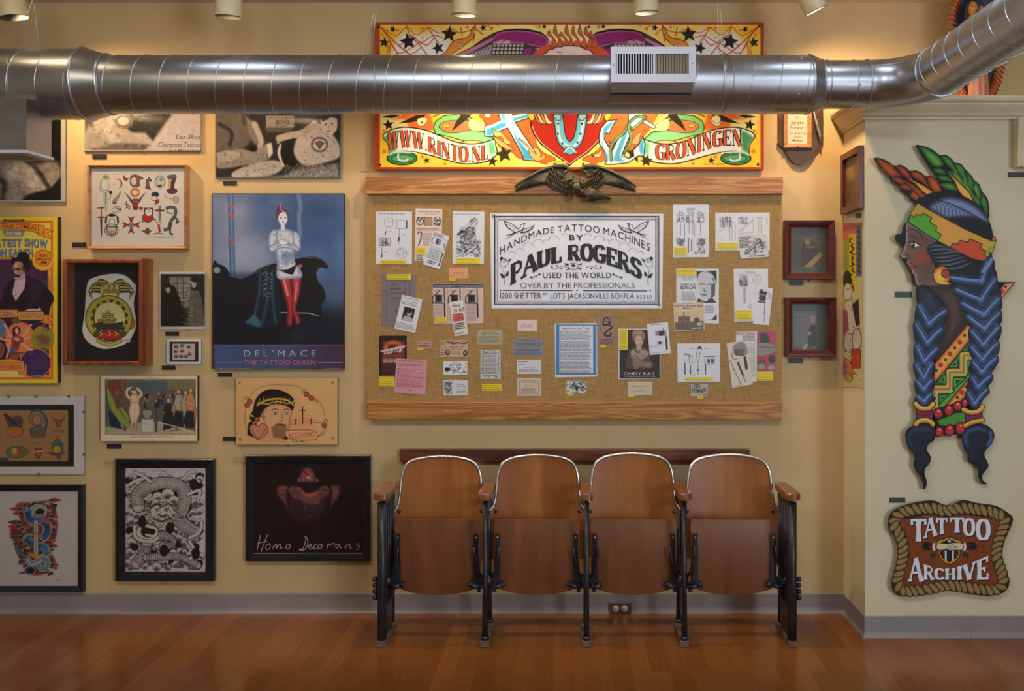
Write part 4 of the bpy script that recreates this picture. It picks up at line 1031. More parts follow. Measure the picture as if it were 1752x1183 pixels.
    # letters are vector overlays, drawn after flush
A.frame(1420,830,3.352)
for s2 in (-1,1):
    A.mir = None
    xx = lambda x: 685+s2*(x-685)
    A.stroke([(xx(800),352),(xx(820),352)],44,(28,24,26)); A.poly([(xx(765),338),(xx(800),332),(xx(800),376),(xx(765),372)],(112,26,36))
    A.stroke([(xx(772),340),(xx(776),356),(xx(772),372)],14,(236,230,226)); 
    A.poly([(xx(758),385),(xx(800),395),(xx(792),432),(xx(770),405)],(42,66,48)); A.poly([(xx(770),380),(xx(760),410),(xx(785),415)],(30,50,38))
    for a in range(5): A.stroke([(xx(720+a*14),308-a*0),(xx(728+a*18),296+a*3)],2,(40,22,16))
    A.poly([(685,297),(xx(715),312),(xx(735),318),(xx(752),322),(xx(764),345),(xx(745),360),(xx(746),400),(xx(730),432),(685,460)],(222,178,50), ol=4)
A.poly([(685,308),(706,320),(732,328),(738,400),(722,425),(685,445),(648,425),(632,400),(638,328),(664,320)],(30,26,32))
for x in (664,705): A.stroke([(x,380),(x,430)],10,(232,236,244))
A.stroke([(646,378),(646,420)],10,(120,28,40)); A.stroke([(725,378),(725,420)],10,(120,28,40))
A.poly([(614,342),(640,335),(680,340),(700,333),(758,336),(760,372),(720,374),(690,378),(670,370),(640,375),(614,368)],(226,216,178), smooth=True, ol=3)
for q in ([(660,368),(690,350),(710,342)],[(672,374),(700,358),(722,352)],[(686,378),(712,364),(735,358)]): A.stroke(q,2.4,(40,34,30), smooth=True)
A.rstar(685,323,12,(236,238,246))
A.flush(cut=True, back=.004)
for (ox, oy), c in (((5,6),(24,20,30)),((0,0),(230,236,248))):
    A.frame(1420+ox/3.352,830+oy/3.352,3.352)
    kw = dict(style='slab', thick=.24, thin=.11, serif=.13, sw=.18)
    b = .0
    A.text('T',465,552,325,196, c, **kw); A.text('AT',540,672,[308,275],[190,192], c, **kw)
    A.text('T',690,768,275,190, c, **kw); A.text('O',765,832,292,192, c, **kw); A.text('O',838,920,318,196, c, **kw)
    A.text('A',452,532,555,420, c, **kw); A.text('RCH',536,722,545,[455,480,478], c, **kw); A.text('IVE',726,910,545,[472,445,405], c, **kw)
sign = A.build('carved_sign', None, 'gink')
tag(sign, 'brown wooden sign with white letters, handshake shield and painted rope edge below the cut-out woman', 'wall sign')

# ---------------- wide flash banner behind the duct ----------------
A = Art(P,.045); A.frame(0,0)
A.slab(641,38.5,1307,290,.0,(176,66,40),(150,50,30))
A.raster(650,42.5,1301,286,(244,218,110), res=1.5)
W_ = A.W; t = np.linspace(0,1, A.W)[None, :]; v = np.linspace(0,1, A.H)[:, None]
cen = np.exp(-((t-.5)/.33)**2); lowr = np.clip((v-.75)/.25,0,1)
base = np.array([240,190,40.])*(1-cen[..., None])+np.array([246,232,150.])*cen[..., None]
A.R = base*np.ones((A.H,1,1))
pal = fbm(A.H, A.W,60,3,5); A.R += ((pal-.5)*70)[..., None]*np.array([.2,.5,1.3])
A.R = A.R*(1-lowr[..., None]*.5)+np.array([252,226,60.])*(lowr[..., None]*.5)
OR = (232,116,52); RD = (196,60,34); INK = (40,30,34)
for MR in (None,973.5):
    A.mir = MR; A.frame(630,30,4.867)
    # white web ground and spider web strands
    A.poly([(200,250),(300,130),(480,140),(560,90),(640,160),(700,220),(640,320),(260,330)],(236,232,222), soft=60, smooth=True)
    for p in ([(95,75),(170,150),(260,240),(350,310),(480,420)],[(95,75),(180,190),(175,300),(160,420)],[(320,70),(350,150),(420,220),(490,310),(560,420)],[(500,80),(540,150),(585,215)],[(770,80),(782,150)],[(895,90),(875,200)],[(895,90),(950,140)]): A.stroke(p,9,(200,74,36), smooth=True)
    for p in ([(105,80),(230,150),(320,80),(400,145),(500,85),(590,130),(680,95),(770,125),(895,92)],[(150,130),(260,230),(350,150),(440,205),(545,150),(620,170)],[(175,190),(260,300),(420,215),(490,230),(545,175)],[(260,235),(350,305),(440,250)],[(120,150),(165,240),(150,310)],[(180,190),(220,260),(250,320)]): A.stroke(p,8,(206,84,38), smooth=True)
    for x, y, r, a in ((675,140,72,-84),(332,200,74,-100),(205,98,30,-70),(957,85,32,-100),(582,255,54,-110),(133,208,46,-80)): A.rstar(x, y, r, INK, rot=a, k=.45)
    for x, y, r in ((452,88,13),(245,105,13),(115,140,12),(826,80,12),(1026,92,15),(1002,72,8),(450,172,9),(160,102,7),(1080,72,6),(1425,78,12),(800,80,6),(1398,75,6),(425,95,6)): A.ell(x, y, r, r,(222,132,40), soft=4)
    # orange flame tail
    A.poly([(600,320),(650,280),(690,215),(740,185),(800,175),(850,140),(860,95),(895,68),(872,120),(880,160),(830,210),(760,260),(700,300),(660,330)],(232,138,56), ol=5, smooth=True)
    A.ell(768,238,22,22,(232,190,110), ol=3); A.ell(768,238,8,8,(60,40,30))
    # wing
    A.poly([(1500,230),(1490,165),(1440,125),(1330,100),(1240,96),(1130,105),(1050,130),(960,180),(860,250),(740,310),(600,420),(1500,420)],(96,76,84), ol=9)
    for k in range(14):
        u = k/13; A.poly([(700+u*330,330-u*70),(770+u*300,330),(1040+u*30,225-u*10),(1010+u*20,200)],(214-u*40,196-u*40,196-u*30), ol=5)
    for r_ in range(5):
        for k in range(8):
            x, y = 1052+k*33-r_*4,238+r_*30; A.ell(x, y,20,26,(196,186,178), rot=10, ol=5, edge=(90,76,72), ew=14)
    A.poly([(1035,215),(1060,140),(1130,112),(1240,104),(1340,112),(1440,135),(1490,170),(1498,220),(1470,248),(1410,250),(1350,235),(1290,222),(1200,220),(1090,222)],(146,40,110), smooth=True, ol=8, edge=(206,130,170), ew=22)
    A.poly([(1040,215),(1100,190),(1180,190),(1180,218),(1090,222)],(220,170,186), soft=24)
    A.stroke([(1290,222),(1340,205),(1370,215)],6, INK, smooth=True); A.stroke([(1100,222),(1150,185),(1180,182)],5, INK, smooth=True)
    A.stroke([(1410,262),(1460,262),(1500,232),(1505,195)],11,(236,226,232), smooth=True)
    A.poly([(740,310),(860,250),(1000,180),(1050,165),(1030,200),(960,240),(800,320)],(196,120,160), smooth=True, ol=5)
    A.poly([(1285,290),(1320,245),(1370,262),(1345,340),(1280,400)],(140,40,112), smooth=True, ol=7)
A.mir = None; A.frame(630,30,4.867)
A.poly([(1380,300),(1420,258),(1500,225),(1690,205),(1880,225),(1960,258),(2010,300),(2040,700),(1340,700)],(214,84,46), smooth=False, soft=10)
for i, x in enumerate((1505,1555,1605,1650,1705,1760,1810,1850)):
    h = (105,55,120,48,65,60,70,110)[i]
    A.poly([(x+10,240),(x+30,180),(x-15,110+h*.3),(x+5, h),(x+20,110+h*.3),(x+48,180),(x+60,240)],(206,100,52), smooth=True, ol=3)
for i in range(22): A.poly([(1500+i*18,215),(1508+i*18,178+8*(i % 2)),(1516+i*18,215)],(206,96,50))
A.poly([(1450,310),(1490,290),(1500,270),(1545,262),(1560,245),(1610,245),(1640,232),(1700,236),(1760,240),(1800,262),(1850,275),(1890,320),(1900,420),(1440,420)],(236,208,204), ol=7); A.stroke([(1570,282),(1590,290),(1610,288)],5, INK)
for x, y in ((1467,76),(1928+30,76)): A.ell(x, y,13,13,(24,20,20))
# lower half
def lower():
    A.poly([(100,-60),(400,-60),(520,60),(560,180),(470,190),(330,160),(200,120)], OR, soft=16)
    A.poly([(100,-20),(270,60),(200,90),(330,100),(330,165),(120,190),(92,60)],(240,226,150), soft=30)
    A.poly([(900,-100),(1380,-100),(1400,300),(1560,420),(1500,450),(1480,470),(1400,445),(1310,430),(1240,410),(1200,370),(1100,330),(1050,240),(980,140)], OR, ol=3, smooth=True)
    A.poly([(840,90),(980,160),(960,230),(860,200)],(226,120,60), soft=20)
    for c in ([(110,75),(200,55),(265,60),(200,82)],[(255,128),(400,62),(480,55),(440,100),(350,118)],[(530,75),(570,55),(600,55)]): A.poly(c,(52,44,30), ol=2)
    A.poly([(410,90),(480,80),(490,110),(450,150),(415,140)],(240,226,170), smooth=True, ol=3); A.ell(448,120,8,8, INK)
    # green ribbon loop at the back
    A.poly([(545,160),(560,110),(630,65),(760,50),(850,80),(970,150),(860,100),(760,100),(640,120),(590,160),(640,200),(740,205),(850,180),(980,200),(1050,260),(960,295),(820,280),(660,235),(560,215)],(120,200,120), ol=7, smooth=False)
    A.poly([(590,150),(640,112),(760,100),(840,110),(845,180),(740,205),(640,198)],(224,128,78), smooth=True, ol=4)
    A.poly([(850,90),(960,140),(970,185),(850,178)],(236,226,160), smooth=True)
    A.ell(650,145,26,18,(226,200,70), ol=3); A.ell(650,140,6,6, INK)
    A.poly([(560,205),(650,225),(820,195),(970,215),(1030,255),(960,290),(800,268),(660,232)],(150,216,148), soft=10)
    A.poly([(780,50),(860,55),(800,110),(700,188),(730,120)],(54,46,34), ol=3)
    A.ell(865,285,85,16,(244,210,130), ol=4)
    # banner scroll
    A.poly([(122,240),(145,205),(200,178),(290,160),(380,165),(480,185),(600,232),(720,280),(850,300),(960,288),(1050,262),(1062,310),(1075,370),(1060,400),(1000,440),(880,462),(780,462),(660,435),(540,400),(420,372),(330,360),(240,365),(180,390),(165,300)],(236,238,232), ol=9, smooth=True)
    A.poly([(130,245),(200,200),(240,190),(230,350),(180,378),(172,300)],(72,150,100), soft=26); A.poly([(1000,290),(1045,275),(1062,370),(1010,390)],(110,210,140), soft=24)
    A.ell(282,418,125,55,(64,148,88), ol=9); A.ell(290,420,95,30,(96,176,116), ol=5); A.stroke([(250,385),(255,430),(310,440),(330,425)],14,(236,240,236), smooth=True); A.stroke([(170,392),(240,366),(400,372)],10,(236,240,236), smooth=True)
    A.rstar(168,140,48,(34,30,26), rot=-100, k=.45); A.rstar(487,437,30,(60,50,30), rot=-100, k=.45); A.rstar(1130,385,76,(62,52,36), rot=-100, k=.45); A.rstar(1035,445,46,(62,52,36), rot=-85, k=.45)
    for x, y, r in ((135,362,18),(130,190,13),(452,408,13),(640,464,12),(112,212,5),(165,322,7)): A.ell(x, y, r, r,(226,140,30), soft=4)
def horseshoe(): pass
A.frame(630,185,4.867); A.mir = None; lower()
A.mir = 973.5; A.frame(630,185,4.867); lower(); A.mir = None
# cross at the left
A.frame(630,185,4.867)
A.poly([(1000,-120),(1250,-120),(1200,60),(1340,30),(1345,80),(1225,118),(1400,380),(1380,440),(1290,432),(1290,400),(1160,165),(1050,210),(1040,240),(970,235),(970,150),(1100,100),(1080,40)],(236,240,244), ol=8)
A.poly([(985,180),(1100,125),(1150,120),(1150,150),(1040,200),(1035,232),(980,228)],(74,180,226), soft=16)
A.poly([(1205,165),(1240,250),(1350,380),(1372,432),(1300,425),(1290,380),(1225,260)],(74,180,226), soft=14); A.poly([(1205,85),(1330,50),(1330,75),(1210,110)],(74,180,226), soft=8); A.poly([(1100,50),(1140,50),(1140,110),(1110,90)],(100,190,226), soft=10)
for p in ([(1030,170),(1060,240),(1110,240),(1140,300),(1190,290),(1150,250),(1110,200),(1060,190)],[(1250,250),(1290,290),(1330,330),(1350,400),(1400,440),(1460,425),(1475,395),(1440,385),(1420,340),(1370,330),(1400,380),(1380,370),(1310,290)],[(1050,240),(1080,300),(1150,340),(1210,350),(1150,300)]): A.poly(p,(238,190,110), smooth=True, ol=4)
A.ell(1440,403,8,8, INK)
A.poly([(925,60),(1060,60),(1100,95),(1000,145),(960,100)],(222,100,50), smooth=True, ol=3); A.ell(995,60,26,20,(236,236,220), ol=3)
# heart and horseshoe
A.frame(630,185,4.867)
A.poly([(1350,-200),(1355,150),(1380,220),(1440,300),(1540,380),(1630,440),(1676,480),(1720,440),(1830,370),(1930,270),(1985,170),(2000,-200)],(186,46,30), ol=10); A.stroke([(1368,150),(1392,216),(1450,296),(1545,372),(1630,430),(1676,466),(1720,432),(1820,362),(1915,268),(1968,180)],5,(238,230,220), smooth=True)
for i in range(4):
    for s2 in (-1,1):
        x = 1676+s2*(300-i*28); A.poly([(x,40+i*2),(x-s2*30,110+i*6),(x-s2*75,140-i*6),(x-s2*45,100),(x-s2*25,60)],(236,226,200) if i % 2 else (226,130,60), ol=4, smooth=True)
for s2 in (-1,1): A.poly([(1676+s2*335,40),(1676+s2*300,50),(1676+s2*290,90),(1676+s2*318,105),(1676+s2*345,70)],(238,200,50), smooth=True, ol=5)
hs = [(1570,-40),(1580,60),(1590,130),(1600,210),(1625,280),(1680,322),(1735,280),(1762,210),(1775,130),(1785,60),(1790,-40)]
A.stroke(hs,70,(110,190,210), smooth=True, ol=7); A.stroke([(x-(12 if x < 1680 else -12), y) for x, y in hs],18,(206,222,240), smooth=True, soft=8)
for s2 in (-1,1): A.poly([(1680+s2*135,55),(1680+s2*72,55),(1680+s2*78,100),(1680+s2*112,105),(1680+s2*118,85),(1680+s2*138,85)],(150,206,220), ol=5)
for x, y in ((1580,130),(1580,215),(1617,295),(1742,287),(1768,215),(1780,130)): A.ell(x, y,8,10, INK)
A.ell(1680,355,46,34,(104,190,206), ol=6); A.stroke([(1630,370),(1680,325),(1730,370)],8,(220,232,240), smooth=True)
A.poly([(1676,455),(1650,440),(1600,448),(1560,440),(1540,455),(1600,470)],(250,214,80), ol=2)
# anchor with rope at the right
A.frame(960,185,4.867)
A.poly([(365,470),(380,430),(355,350),(320,300),(315,240),(330,170),(380,110),(465,95),(430,150),(400,215),(370,205),(360,260),(400,330),(430,350),(470,260),(520,200),(560,120),(560,-120),(700,-120),(680,100),(600,160),(565,250),(530,330),(510,390),(560,420),(605,400),(600,350),(650,300),(680,235),(700,300),(690,400),(640,400),(560,455),(440,470)],(214,232,244), ol=8)
for p in ([(345,240),(360,160),(440,110),(400,170),(375,200),(350,250)],[(440,420),(470,330),(520,220),(550,210),(520,300),(490,400),(520,440),(450,440)],[(650,320),(680,260),(690,330),(670,390)],[(330,260),(350,330),(390,400),(380,450),(360,360)]): A.poly(p,(84,176,220), soft=14, smooth=True)
A.ell(405,293,22,18,(196,150,120), ol=4); A.ell(405,293,7,7, INK)
rp = cat([(420,430),(412,360),(430,300),(470,250),(530,200),(555,150),(600,170),(660,120),(700,80),(640,70),(590,100),(560,150),(580,230),(570,300),(530,360),(515,400)], False,7)
for i in range(0, len(rp)-1):
    d = rp[i+1]-rp[i]; A.ell(rp[i][0], rp[i][1],17,10,(158,206,130), rot=math.degrees(math.atan2(d[1], d[0]))+35, ol=3)
A.stroke([(700,115),(770,155)],24,(236,238,240), ol=6)
A.poly([(590,280),(620,230),(660,200),(705,180),(670,210),(650,260),(640,300),(600,300)],(238,170,110), smooth=True, ol=3)
A.poly([(250,390),(300,380),(340,350),(330,400),(290,412)],(240,214,130), smooth=True, ol=4); A.ell(268,400,8,8, INK)
A.poly([(790,110),(840,60),(900,50),(850,100),(800,130)],(240,226,140), smooth=True, ol=3); A.poly([(1255,80),(1300,60),(1330,90),(1310,125),(1270,115)],(240,230,170), smooth=True, ol=3)
A.rstar(715,435,50,(66,52,30), rot=-80, k=.45)
A.flush()
# lettering on the scrolls
A.frame(630,185,4.867)
kw = dict(style='slab', thick=.26, thin=.06, serif=.10, sw=0)
for wd, cc in ((1,(44,34,34)),(0,(214,96,56))):
    k2 = dict(kw); k2['thick'] = .30 if wd else .19; k2['thin'] = .07 if wd else .0; k2['serif'] = .10 if wd else 0
    A.text('WWW.RINTO.NL',160,1000,[352,330,345,395,440,452,425],[200,184,205,268,305,325,300], cc, **k2)
A.frame(960,185,4.867)
for wd, cc in ((1,(44,34,34)),(0,(214,96,56))):
    k2 = dict(kw); k2['thick'] = .30 if wd else .19; k2['thin'] = .07 if wd else .0; k2['serif'] = .10 if wd else 0
    A.text('GRONINGEN',785,1510,[428,432,395,345,312,322],[300,300,250,205,180,178], cc, **k2)
A.text('RINTO 2002',1190,1360,475,458,(150,120,60), bold=-.01)
banner = A.build('flash_banner', None, 'gink')
tag(banner, 'wide yellow and orange painted flash panel with eagle, heart and two green lettered scrolls', 'painting')
for x, y in ((648,46),(931,46),(1008,46),(1299,45),(650,282),(1297,281),(949,281.5),(998,281)):
    c = P(x, y,.047); MB().ball(c,(.0065,.003,.0065),6).build('fixing_bolt', M['dark'], banner)
# ---------------- framed and mounted pictures on the left part of the wall ----------------
G = lambda v, w_=0: (v+w_, v, v-w_)
def sepia(v): return (v*1.02, v*.97, v*.92)
# -- bottom-left picture behind the vent
t = thing('photo_print', P(52,345,.012), 'black and white photo of a tattooed back, half behind the hanging duct register', 'photograph')
A = Art(P,.010); A.slab(-25,150,112,345,0,(214,208,204),(150,146,140)); A.raster(-22,150,104,343,(44,42,42))
A.frame(0,270,3.033)
A.poly([(-80,0),(60,-10),(120,20),(200,30),(290,20),(320,90),(290,150),(240,190),(140,200),(100,230),(-80,230)], sepia(150), soft=30, smooth=True)
A.poly([(20,60),(130,20),(190,80),(250,140),(230,180),(160,190),(120,120),(60,120)], sepia(188), soft=40, smooth=True)
A.stroke([(130,10),(190,60),(250,150)],20, sepia(60), soft=20, smooth=True); A.stroke([(-40,110),(20,130),(10,220)],26, sepia(70), soft=24, smooth=True)
A.poly([(120,230),(150,190),(260,160),(320,100),(330,230)], sepia(38), soft=14)
for i in range(90): A.stroke([(x0_ := random.uniform(-60,240), y0_ := random.uniform(10,190)),(x0_+random.uniform(-14,14), y0_+random.uniform(-14,14))],3, sepia(95), op=.5)
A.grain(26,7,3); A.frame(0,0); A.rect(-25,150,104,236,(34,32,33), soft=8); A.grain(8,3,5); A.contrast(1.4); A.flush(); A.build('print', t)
pane(t,-25,150,112,345,.0135)
hook(t,33,346)
# -- photo with handwriting
t = thing('photo_print', P(243,258,.012), 'black and white photo with handwriting CHAMPION TATTOO just under the duct', 'photograph')
A = Art(P,.010); A.slab(143,150,343.5,258.5,0,(196,190,188),(150,146,140)); A.raster(145,150,342,257,(186,180,180)); A.frame(0,0,2.826)
A.poly([(410,420),(410,640),(480,620),(500,560),(560,530),(640,560),(660,420)], sepia(90), soft=20)
A.poly([(410,640),(430,600),(500,640),(560,720),(410,728)], sepia(160), soft=20); A.poly([(440,560),(520,560),(520,620),(460,640)], sepia(176), soft=16)
A.poly([(560,590),(620,560),(660,560),(800,540),(830,560),(780,620),(740,680),(700,640),(640,640)], sepia(38), soft=18)
A.poly([(535,620),(580,600),(640,650),(720,690),(740,720),(640,715),(580,680)], sepia(170), soft=16, smooth=True); A.ell(600,590,44,34, sepia(120), soft=10); A.ell(596,586,28,20, sepia(200), soft=6)
A.poly([(440,728),(560,690),(740,700),(740,728)], sepia(110), soft=14)
for i in range(50):
    x, y = random.uniform(430,740), random.uniform(560,720); A.stroke([(x, y),(x+random.uniform(-18,18), y+random.uniform(-16,16))],3, sepia(random.choice([50,210])), op=.55)
A.poly([(780,640),(800,600),(830,560),(968,540),(968,728),(700,728),(740,690)],(196,190,192), soft=16); A.grain(12,5,2); A.contrast(1.3); A.flush()
INKW = (44,42,48)
A.text('Les Skus',848,966,672,650, INKW, bold=0, slant=.35); A.text('Champion Tattoo',762,968,712,686, INKW, bold=0, slant=.35); A.text('of Bristol',808,966,733,722, INKW, slant=.35)
A.build('print', t); pane(t,143,150,343.5,258.5,.0135); hook(t,243,259.5)
# -- reclining men photo
t = thing('photo_print', P(475,305,.012), 'black and white photo of two reclining men, hung directly under the duct', 'photograph')
A = Art(P,.010); A.slab(368.5,150,582.5,305,0,(120,116,114),(130,126,120)); A.raster(370,150,581.5,304,(58,56,56)); A.frame(0,0,2.826)
A.poly([(1040,430),(1150,430),(1180,600),(1240,650),(1180,720),(1040,740)], sepia(112), soft=20); A.stroke([(1060,600),(1120,640),(1110,700)],16, sepia(60), soft=14, smooth=True)
A.poly([(1180,560),(1250,600),(1280,690),(1230,700),(1200,640)], sepia(132), soft=14); A.stroke([(1230,600),(1262,680),(1250,715)],26, sepia(176), smooth=True, soft=8)
A.rect(1286,560,1422,618, sepia(150), soft=4); A.poly([(1280,618),(1420,618),(1400,640),(1290,640)], sepia(96), soft=8)
A.poly([(1050,775),(1140,720),(1230,730),(1300,690),(1320,740),(1280,780),(1180,800),(1060,815)], sepia(150), soft=10, smooth=True)
A.poly([(1045,740),(1100,725),(1180,745),(1120,780),(1050,780)], sepia(170), soft=10)
A.poly([(1130,830),(1230,790),(1330,775),(1370,810),(1300,850),(1140,862)], sepia(176), soft=8, smooth=True)
A.stroke([(1360,700),(1348,740),(1370,800)],14, sepia(200), smooth=True, soft=4); A.poly([(1372,650),(1430,660),(1440,790),(1380,800),(1360,740)], sepia(26), soft=8, smooth=True)
A.poly([(1440,660),(1500,600),(1560,600),(1600,640),(1640,700),(1640,760),(1560,790),(1470,800),(1420,740)], sepia(186), soft=12, smooth=True)
A.stroke([(1520,600),(1470,640),(1400,656),(1350,670)],34, sepia(176), smooth=True, soft=6); A.stroke([(1350,672),(1345,690)],12, sepia(176), soft=3)
A.ell(1545,700,42,38, sepia(110), soft=6); A.ell(1545,700,32,28, sepia(190), soft=6); A.poly([(1520,690),(1545,680),(1570,690),(1545,725)], sepia(110), soft=4)
A.poly([(1555,570),(1620,555),(1630,620),(1600,655),(1575,650),(1556,610)], sepia(200), smooth=True, soft=4); A.poly([(1545,560),(1640,540),(1640,575),(1600,566),(1560,590)], sepia(24), soft=5)
for x, y in ((1575,602),(1605,598)): A.ell(x, y,6,3, sepia(40))
A.stroke([(1578,636),(1600,633)],3, sepia(60)); A.stroke([(1590,605),(1588,620)],3, sepia(120))
A.poly([(1380,850),(1420,820),(1640,790),(1640,860),(1300,862),(1100,862)], sepia(140), soft=20)
for i in range(240):
    x, y = random.uniform(1380,1640), random.uniform(800,860); A.stroke([(x, y),(x+random.uniform(-5,5), y-random.uniform(4,12))],3, sepia(random.choice([70,190])), op=.6)
for i in range(90):
    x, y = random.choice([(random.uniform(1460,1620), random.uniform(620,780)),(random.uniform(1070,1300), random.uniform(740,800)),(random.uniform(1150,1340), random.uniform(795,850))]); A.stroke([(x, y),(x+random.uniform(-12,12), y+random.uniform(-9,9))],3.4, sepia(80), op=.6)
A.poly([(1290,700),(1312,690),(1318,740),(1300,760)], sepia(210), soft=4); A.ell(1225,718,20,16, sepia(40), soft=10)
A.grain(12,3,2); A.contrast(1.35); A.flush(); A.text('BOWERY',1335,1418,600,580, sepia(40), bold=.02); A.text('TATTOOING',1292,1415,578,566, sepia(50)); A.text('UPSTAIRS',1325,1390,612,604, sepia(60))
A.build('print', t); pane(t,368.5,150,582.5,305,.0135); hook(t,476,306)

# -- flash sheet in honey coloured frame
t = thing('framed_flash_sheet', P(238,425,.02), 'honey wood frame with white sheet of many small colour tattoo designs', 'framed picture')
bar_frame(t,148.5,282,318,426,5.4,.045,.0, 'goldwood', lip=.012)
a = P(324,0,.0)
A = Art(P,.028); A.slab(152,286,319,422,.001,(226,220,212)); A.raster(155,289,316,419,(226,220,212), res=2.0)
A.frame(155,290,9.467)
K = (40,36,38); R_ = (176,40,44); GY = (120,116,116)
A.stroke([(95,80),(1445,80),(1445,1110),(95,1120)],3,(186,178,170), closed=True)
A.poly([(200,130),(240,95),(280,110),(300,150),(280,200),(300,260),(290,330),(240,370),(200,350),(170,280),(165,200)],(226,226,208), smooth=True, ol=7, oc=(110,140,130)); A.ell(240,130,40,36,(130,180,150), soft=20); A.poly([(262,118),(300,132),(280,160),(262,150)],(220,196,60), ol=3); A.ell(244,124,8,8, K)
A.stroke([(170,180),(160,300)],20,(110,170,160), soft=12); A.poly([(210,370),(260,370),(275,520),(255,710),(235,600),(205,500)],(196,220,206), ol=5, oc=(120,150,140)); A.stroke([(240,370),(242,560)],8, K); A.stroke([(135,290),(160,350),(280,340),(330,420),(290,500)],10,(150,110,90), smooth=True); A.poly([(290,360),(340,345),(350,405),(310,395)],(40,44,60))
A.stroke([(390,160),(460,160),(500,220),(490,280),(450,320)],26, R_, smooth=True, taper=True); A.rstar(382,245,24,(216,180,80))
A.poly([(530,90),(570,140),(620,150),(600,170),(570,190),(530,160)],(150,60,60), ol=3)
A.poly([(650,110),(720,85),(800,110),(860,150),(790,180),(800,260),(740,290),(650,260),(640,180)],(122,98,86), smooth=True, ol=3); A.ell(700,190,46,66,(236,222,210), ol=4); A.ell(690,222,12,7, R_); A.ell(680,182,8,4, K); A.ell(712,182,8,4, K)
A.poly([(900,160),(940,160),(950,260),(975,320),(890,300),(900,240)],(100,100,100), ol=4); A.ell(950,140,18,14, K); A.ell(968,180,22,20, K); A.stroke([(895,300),(965,320)],26, R_)
A.ell(1125,200,84,100,(204,206,202), ol=5, oc=(90,92,92), edge=(150,152,150), ew=26); A.ell(1145,165,22,22,(130,160,140), ol=4); A.ell(1085,170,16,18,(235,235,230), ol=4); A.poly([(1085,255),(1160,245),(1140,285),(1100,285)],(60,56,70), ol=3)
A.stroke([(1330,370),(1320,260),(1345,180),(1350,120)],52,(92,36,50), smooth=True, ol=6); A.poly([(1240,110),(1300,90),(1380,90),(1385,150),(1340,140),(1270,160)],(92,96,90), smooth=True, ol=4); A.ell(1320,350,84,44,(110,44,62), ol=7); A.poly([(1260,150),(1300,160),(1300,290),(1265,280)],(220,190,80), ol=3)
for a in (-1,1):
    for k in range(6): A.stroke([(722+a*40,560-k*8),(722+a*(90+k*10),500-k*20),(722+a*(110+k*16),420-k*8)],14, K if k % 2 else GY, smooth=True, taper='end')
A.ell(720,375,76,76,(226,170,46), ol=3); A.ell(720,375,56,56,(190,66,40)); A.ell(720,375,42,44,(236,220,216)); A.poly([(680,480),(770,480),(765,600),(722,625),(682,600)],(170,44,44), ol=6); 
for y in (520,545): A.stroke([(684,520),(766,520)],4,(236,220,216))
A.poly([(680,610),(770,610),(760,660),(690,660)],(70,66,70)); A.ell(815,632,30,26, R_, ol=4); A.stroke([(580,520),(590,600),(640,650)],16,(66,70,60), smooth=True)
for x, y in ((560,560),(610,580),(580,620),(640,600)): A.ell(x, y,16,10,(60,66,56))
A.poly([(360,500),(400,470),(470,380),(490,350),(470,430),(430,500),(410,560),(360,560)],(188,150,110), ol=5); A.ell(385,540,26,20,(130,90,60), ol=4)
A.stroke([(360,640),(430,600),(490,650),(400,700),(360,680)],8, K, smooth=True); A.poly([(400,620),(490,640),(500,670),(440,650)], K)
A.ell(1045,410,62,44,(44,56,72), ol=4); A.ell(1030,470,44,40,(230,220,210), ol=5); A.poly([(1050,500),(1110,480),(1105,540),(1040,580)],(140,70,44), ol=4); A.stroke([(1000,500),(1030,505)],6, R_)
A.stroke([(1200,410),(1230,460),(1300,470),(1290,490)],10,(120,96,90), smooth=True); A.poly([(1340,450),(1400,430),(1430,480),(1410,540),(1350,540)],(200,180,166), ol=6, oc=(120,96,90), smooth=True)
A.stroke([(170,610),(172,770)],20,(150,70,66)); A.stroke([(122,625),(218,622)],18, R_, ol=2); A.stroke([(122,775),(224,775)],18, R_, ol=2); A.poly([(152,790),(188,790),(184,1060),(178,1105),(166,1060)],(44,40,56))
A.ell(345,830,104,108,(226,220,214), ol=12); A.ell(345,850,46,48,(236,230,226), ol=7); A.ell(345,745,60,22, K); 
for s_ in (-1,1): A.stroke([(345+s_*92,780),(345+s_*100,860)],30, K, soft=6)
A.ell(338,985,108,100,(216,212,206), ol=10); A.poly([(255,930),(425,930),(400,1040),(340,1065),(280,1040)],(206,200,190), ol=14); A.ell(340,1020,42,22,(206,172,50), ol=3)
for a in range(4):
    an = math.radians(90*a-90); d = np.array([math.cos(an), math.sin(an)]); nrm = np.array([-d[1], d[0]]); c = np.array([658,900.])
    A.poly([tuple(c+d*40+nrm*8), tuple(c+d*90+nrm*28), tuple(c+d*140+nrm*52), tuple(c+d*112), tuple(c+d*140-nrm*52), tuple(c+d*90-nrm*28), tuple(c+d*40-nrm*8)], R_, ol=4)
A.ell(658,900,42,44,(130,158,176), ol=7); A.rstar(658,900,22,(80,40,66))
A.ell(925,780,88,80,(196,44,30), ol=4, edge=(150,30,26), ew=24); A.ell(940,690,60,70,(236,230,224), ol=7); A.stroke([(870,690),(880,630),(940,650),(1000,630),(1000,740)],18, K, smooth=True); A.poly([(1005,770),(1065,830),(1000,810)],(96,110,106), ol=4); A.poly([(850,810),(822,870),(880,830)],(96,110,106), ol=4); A.ell(930,690,8,5, K); A.ell(962,690,8,5, K)
A.stroke([(1120,600),(1118,820)],24,(124,142,152), ol=5); A.stroke([(1060,668),(1182,668)],22,(60,54,60), ol=3); A.ell(1120,668,20,24, R_)
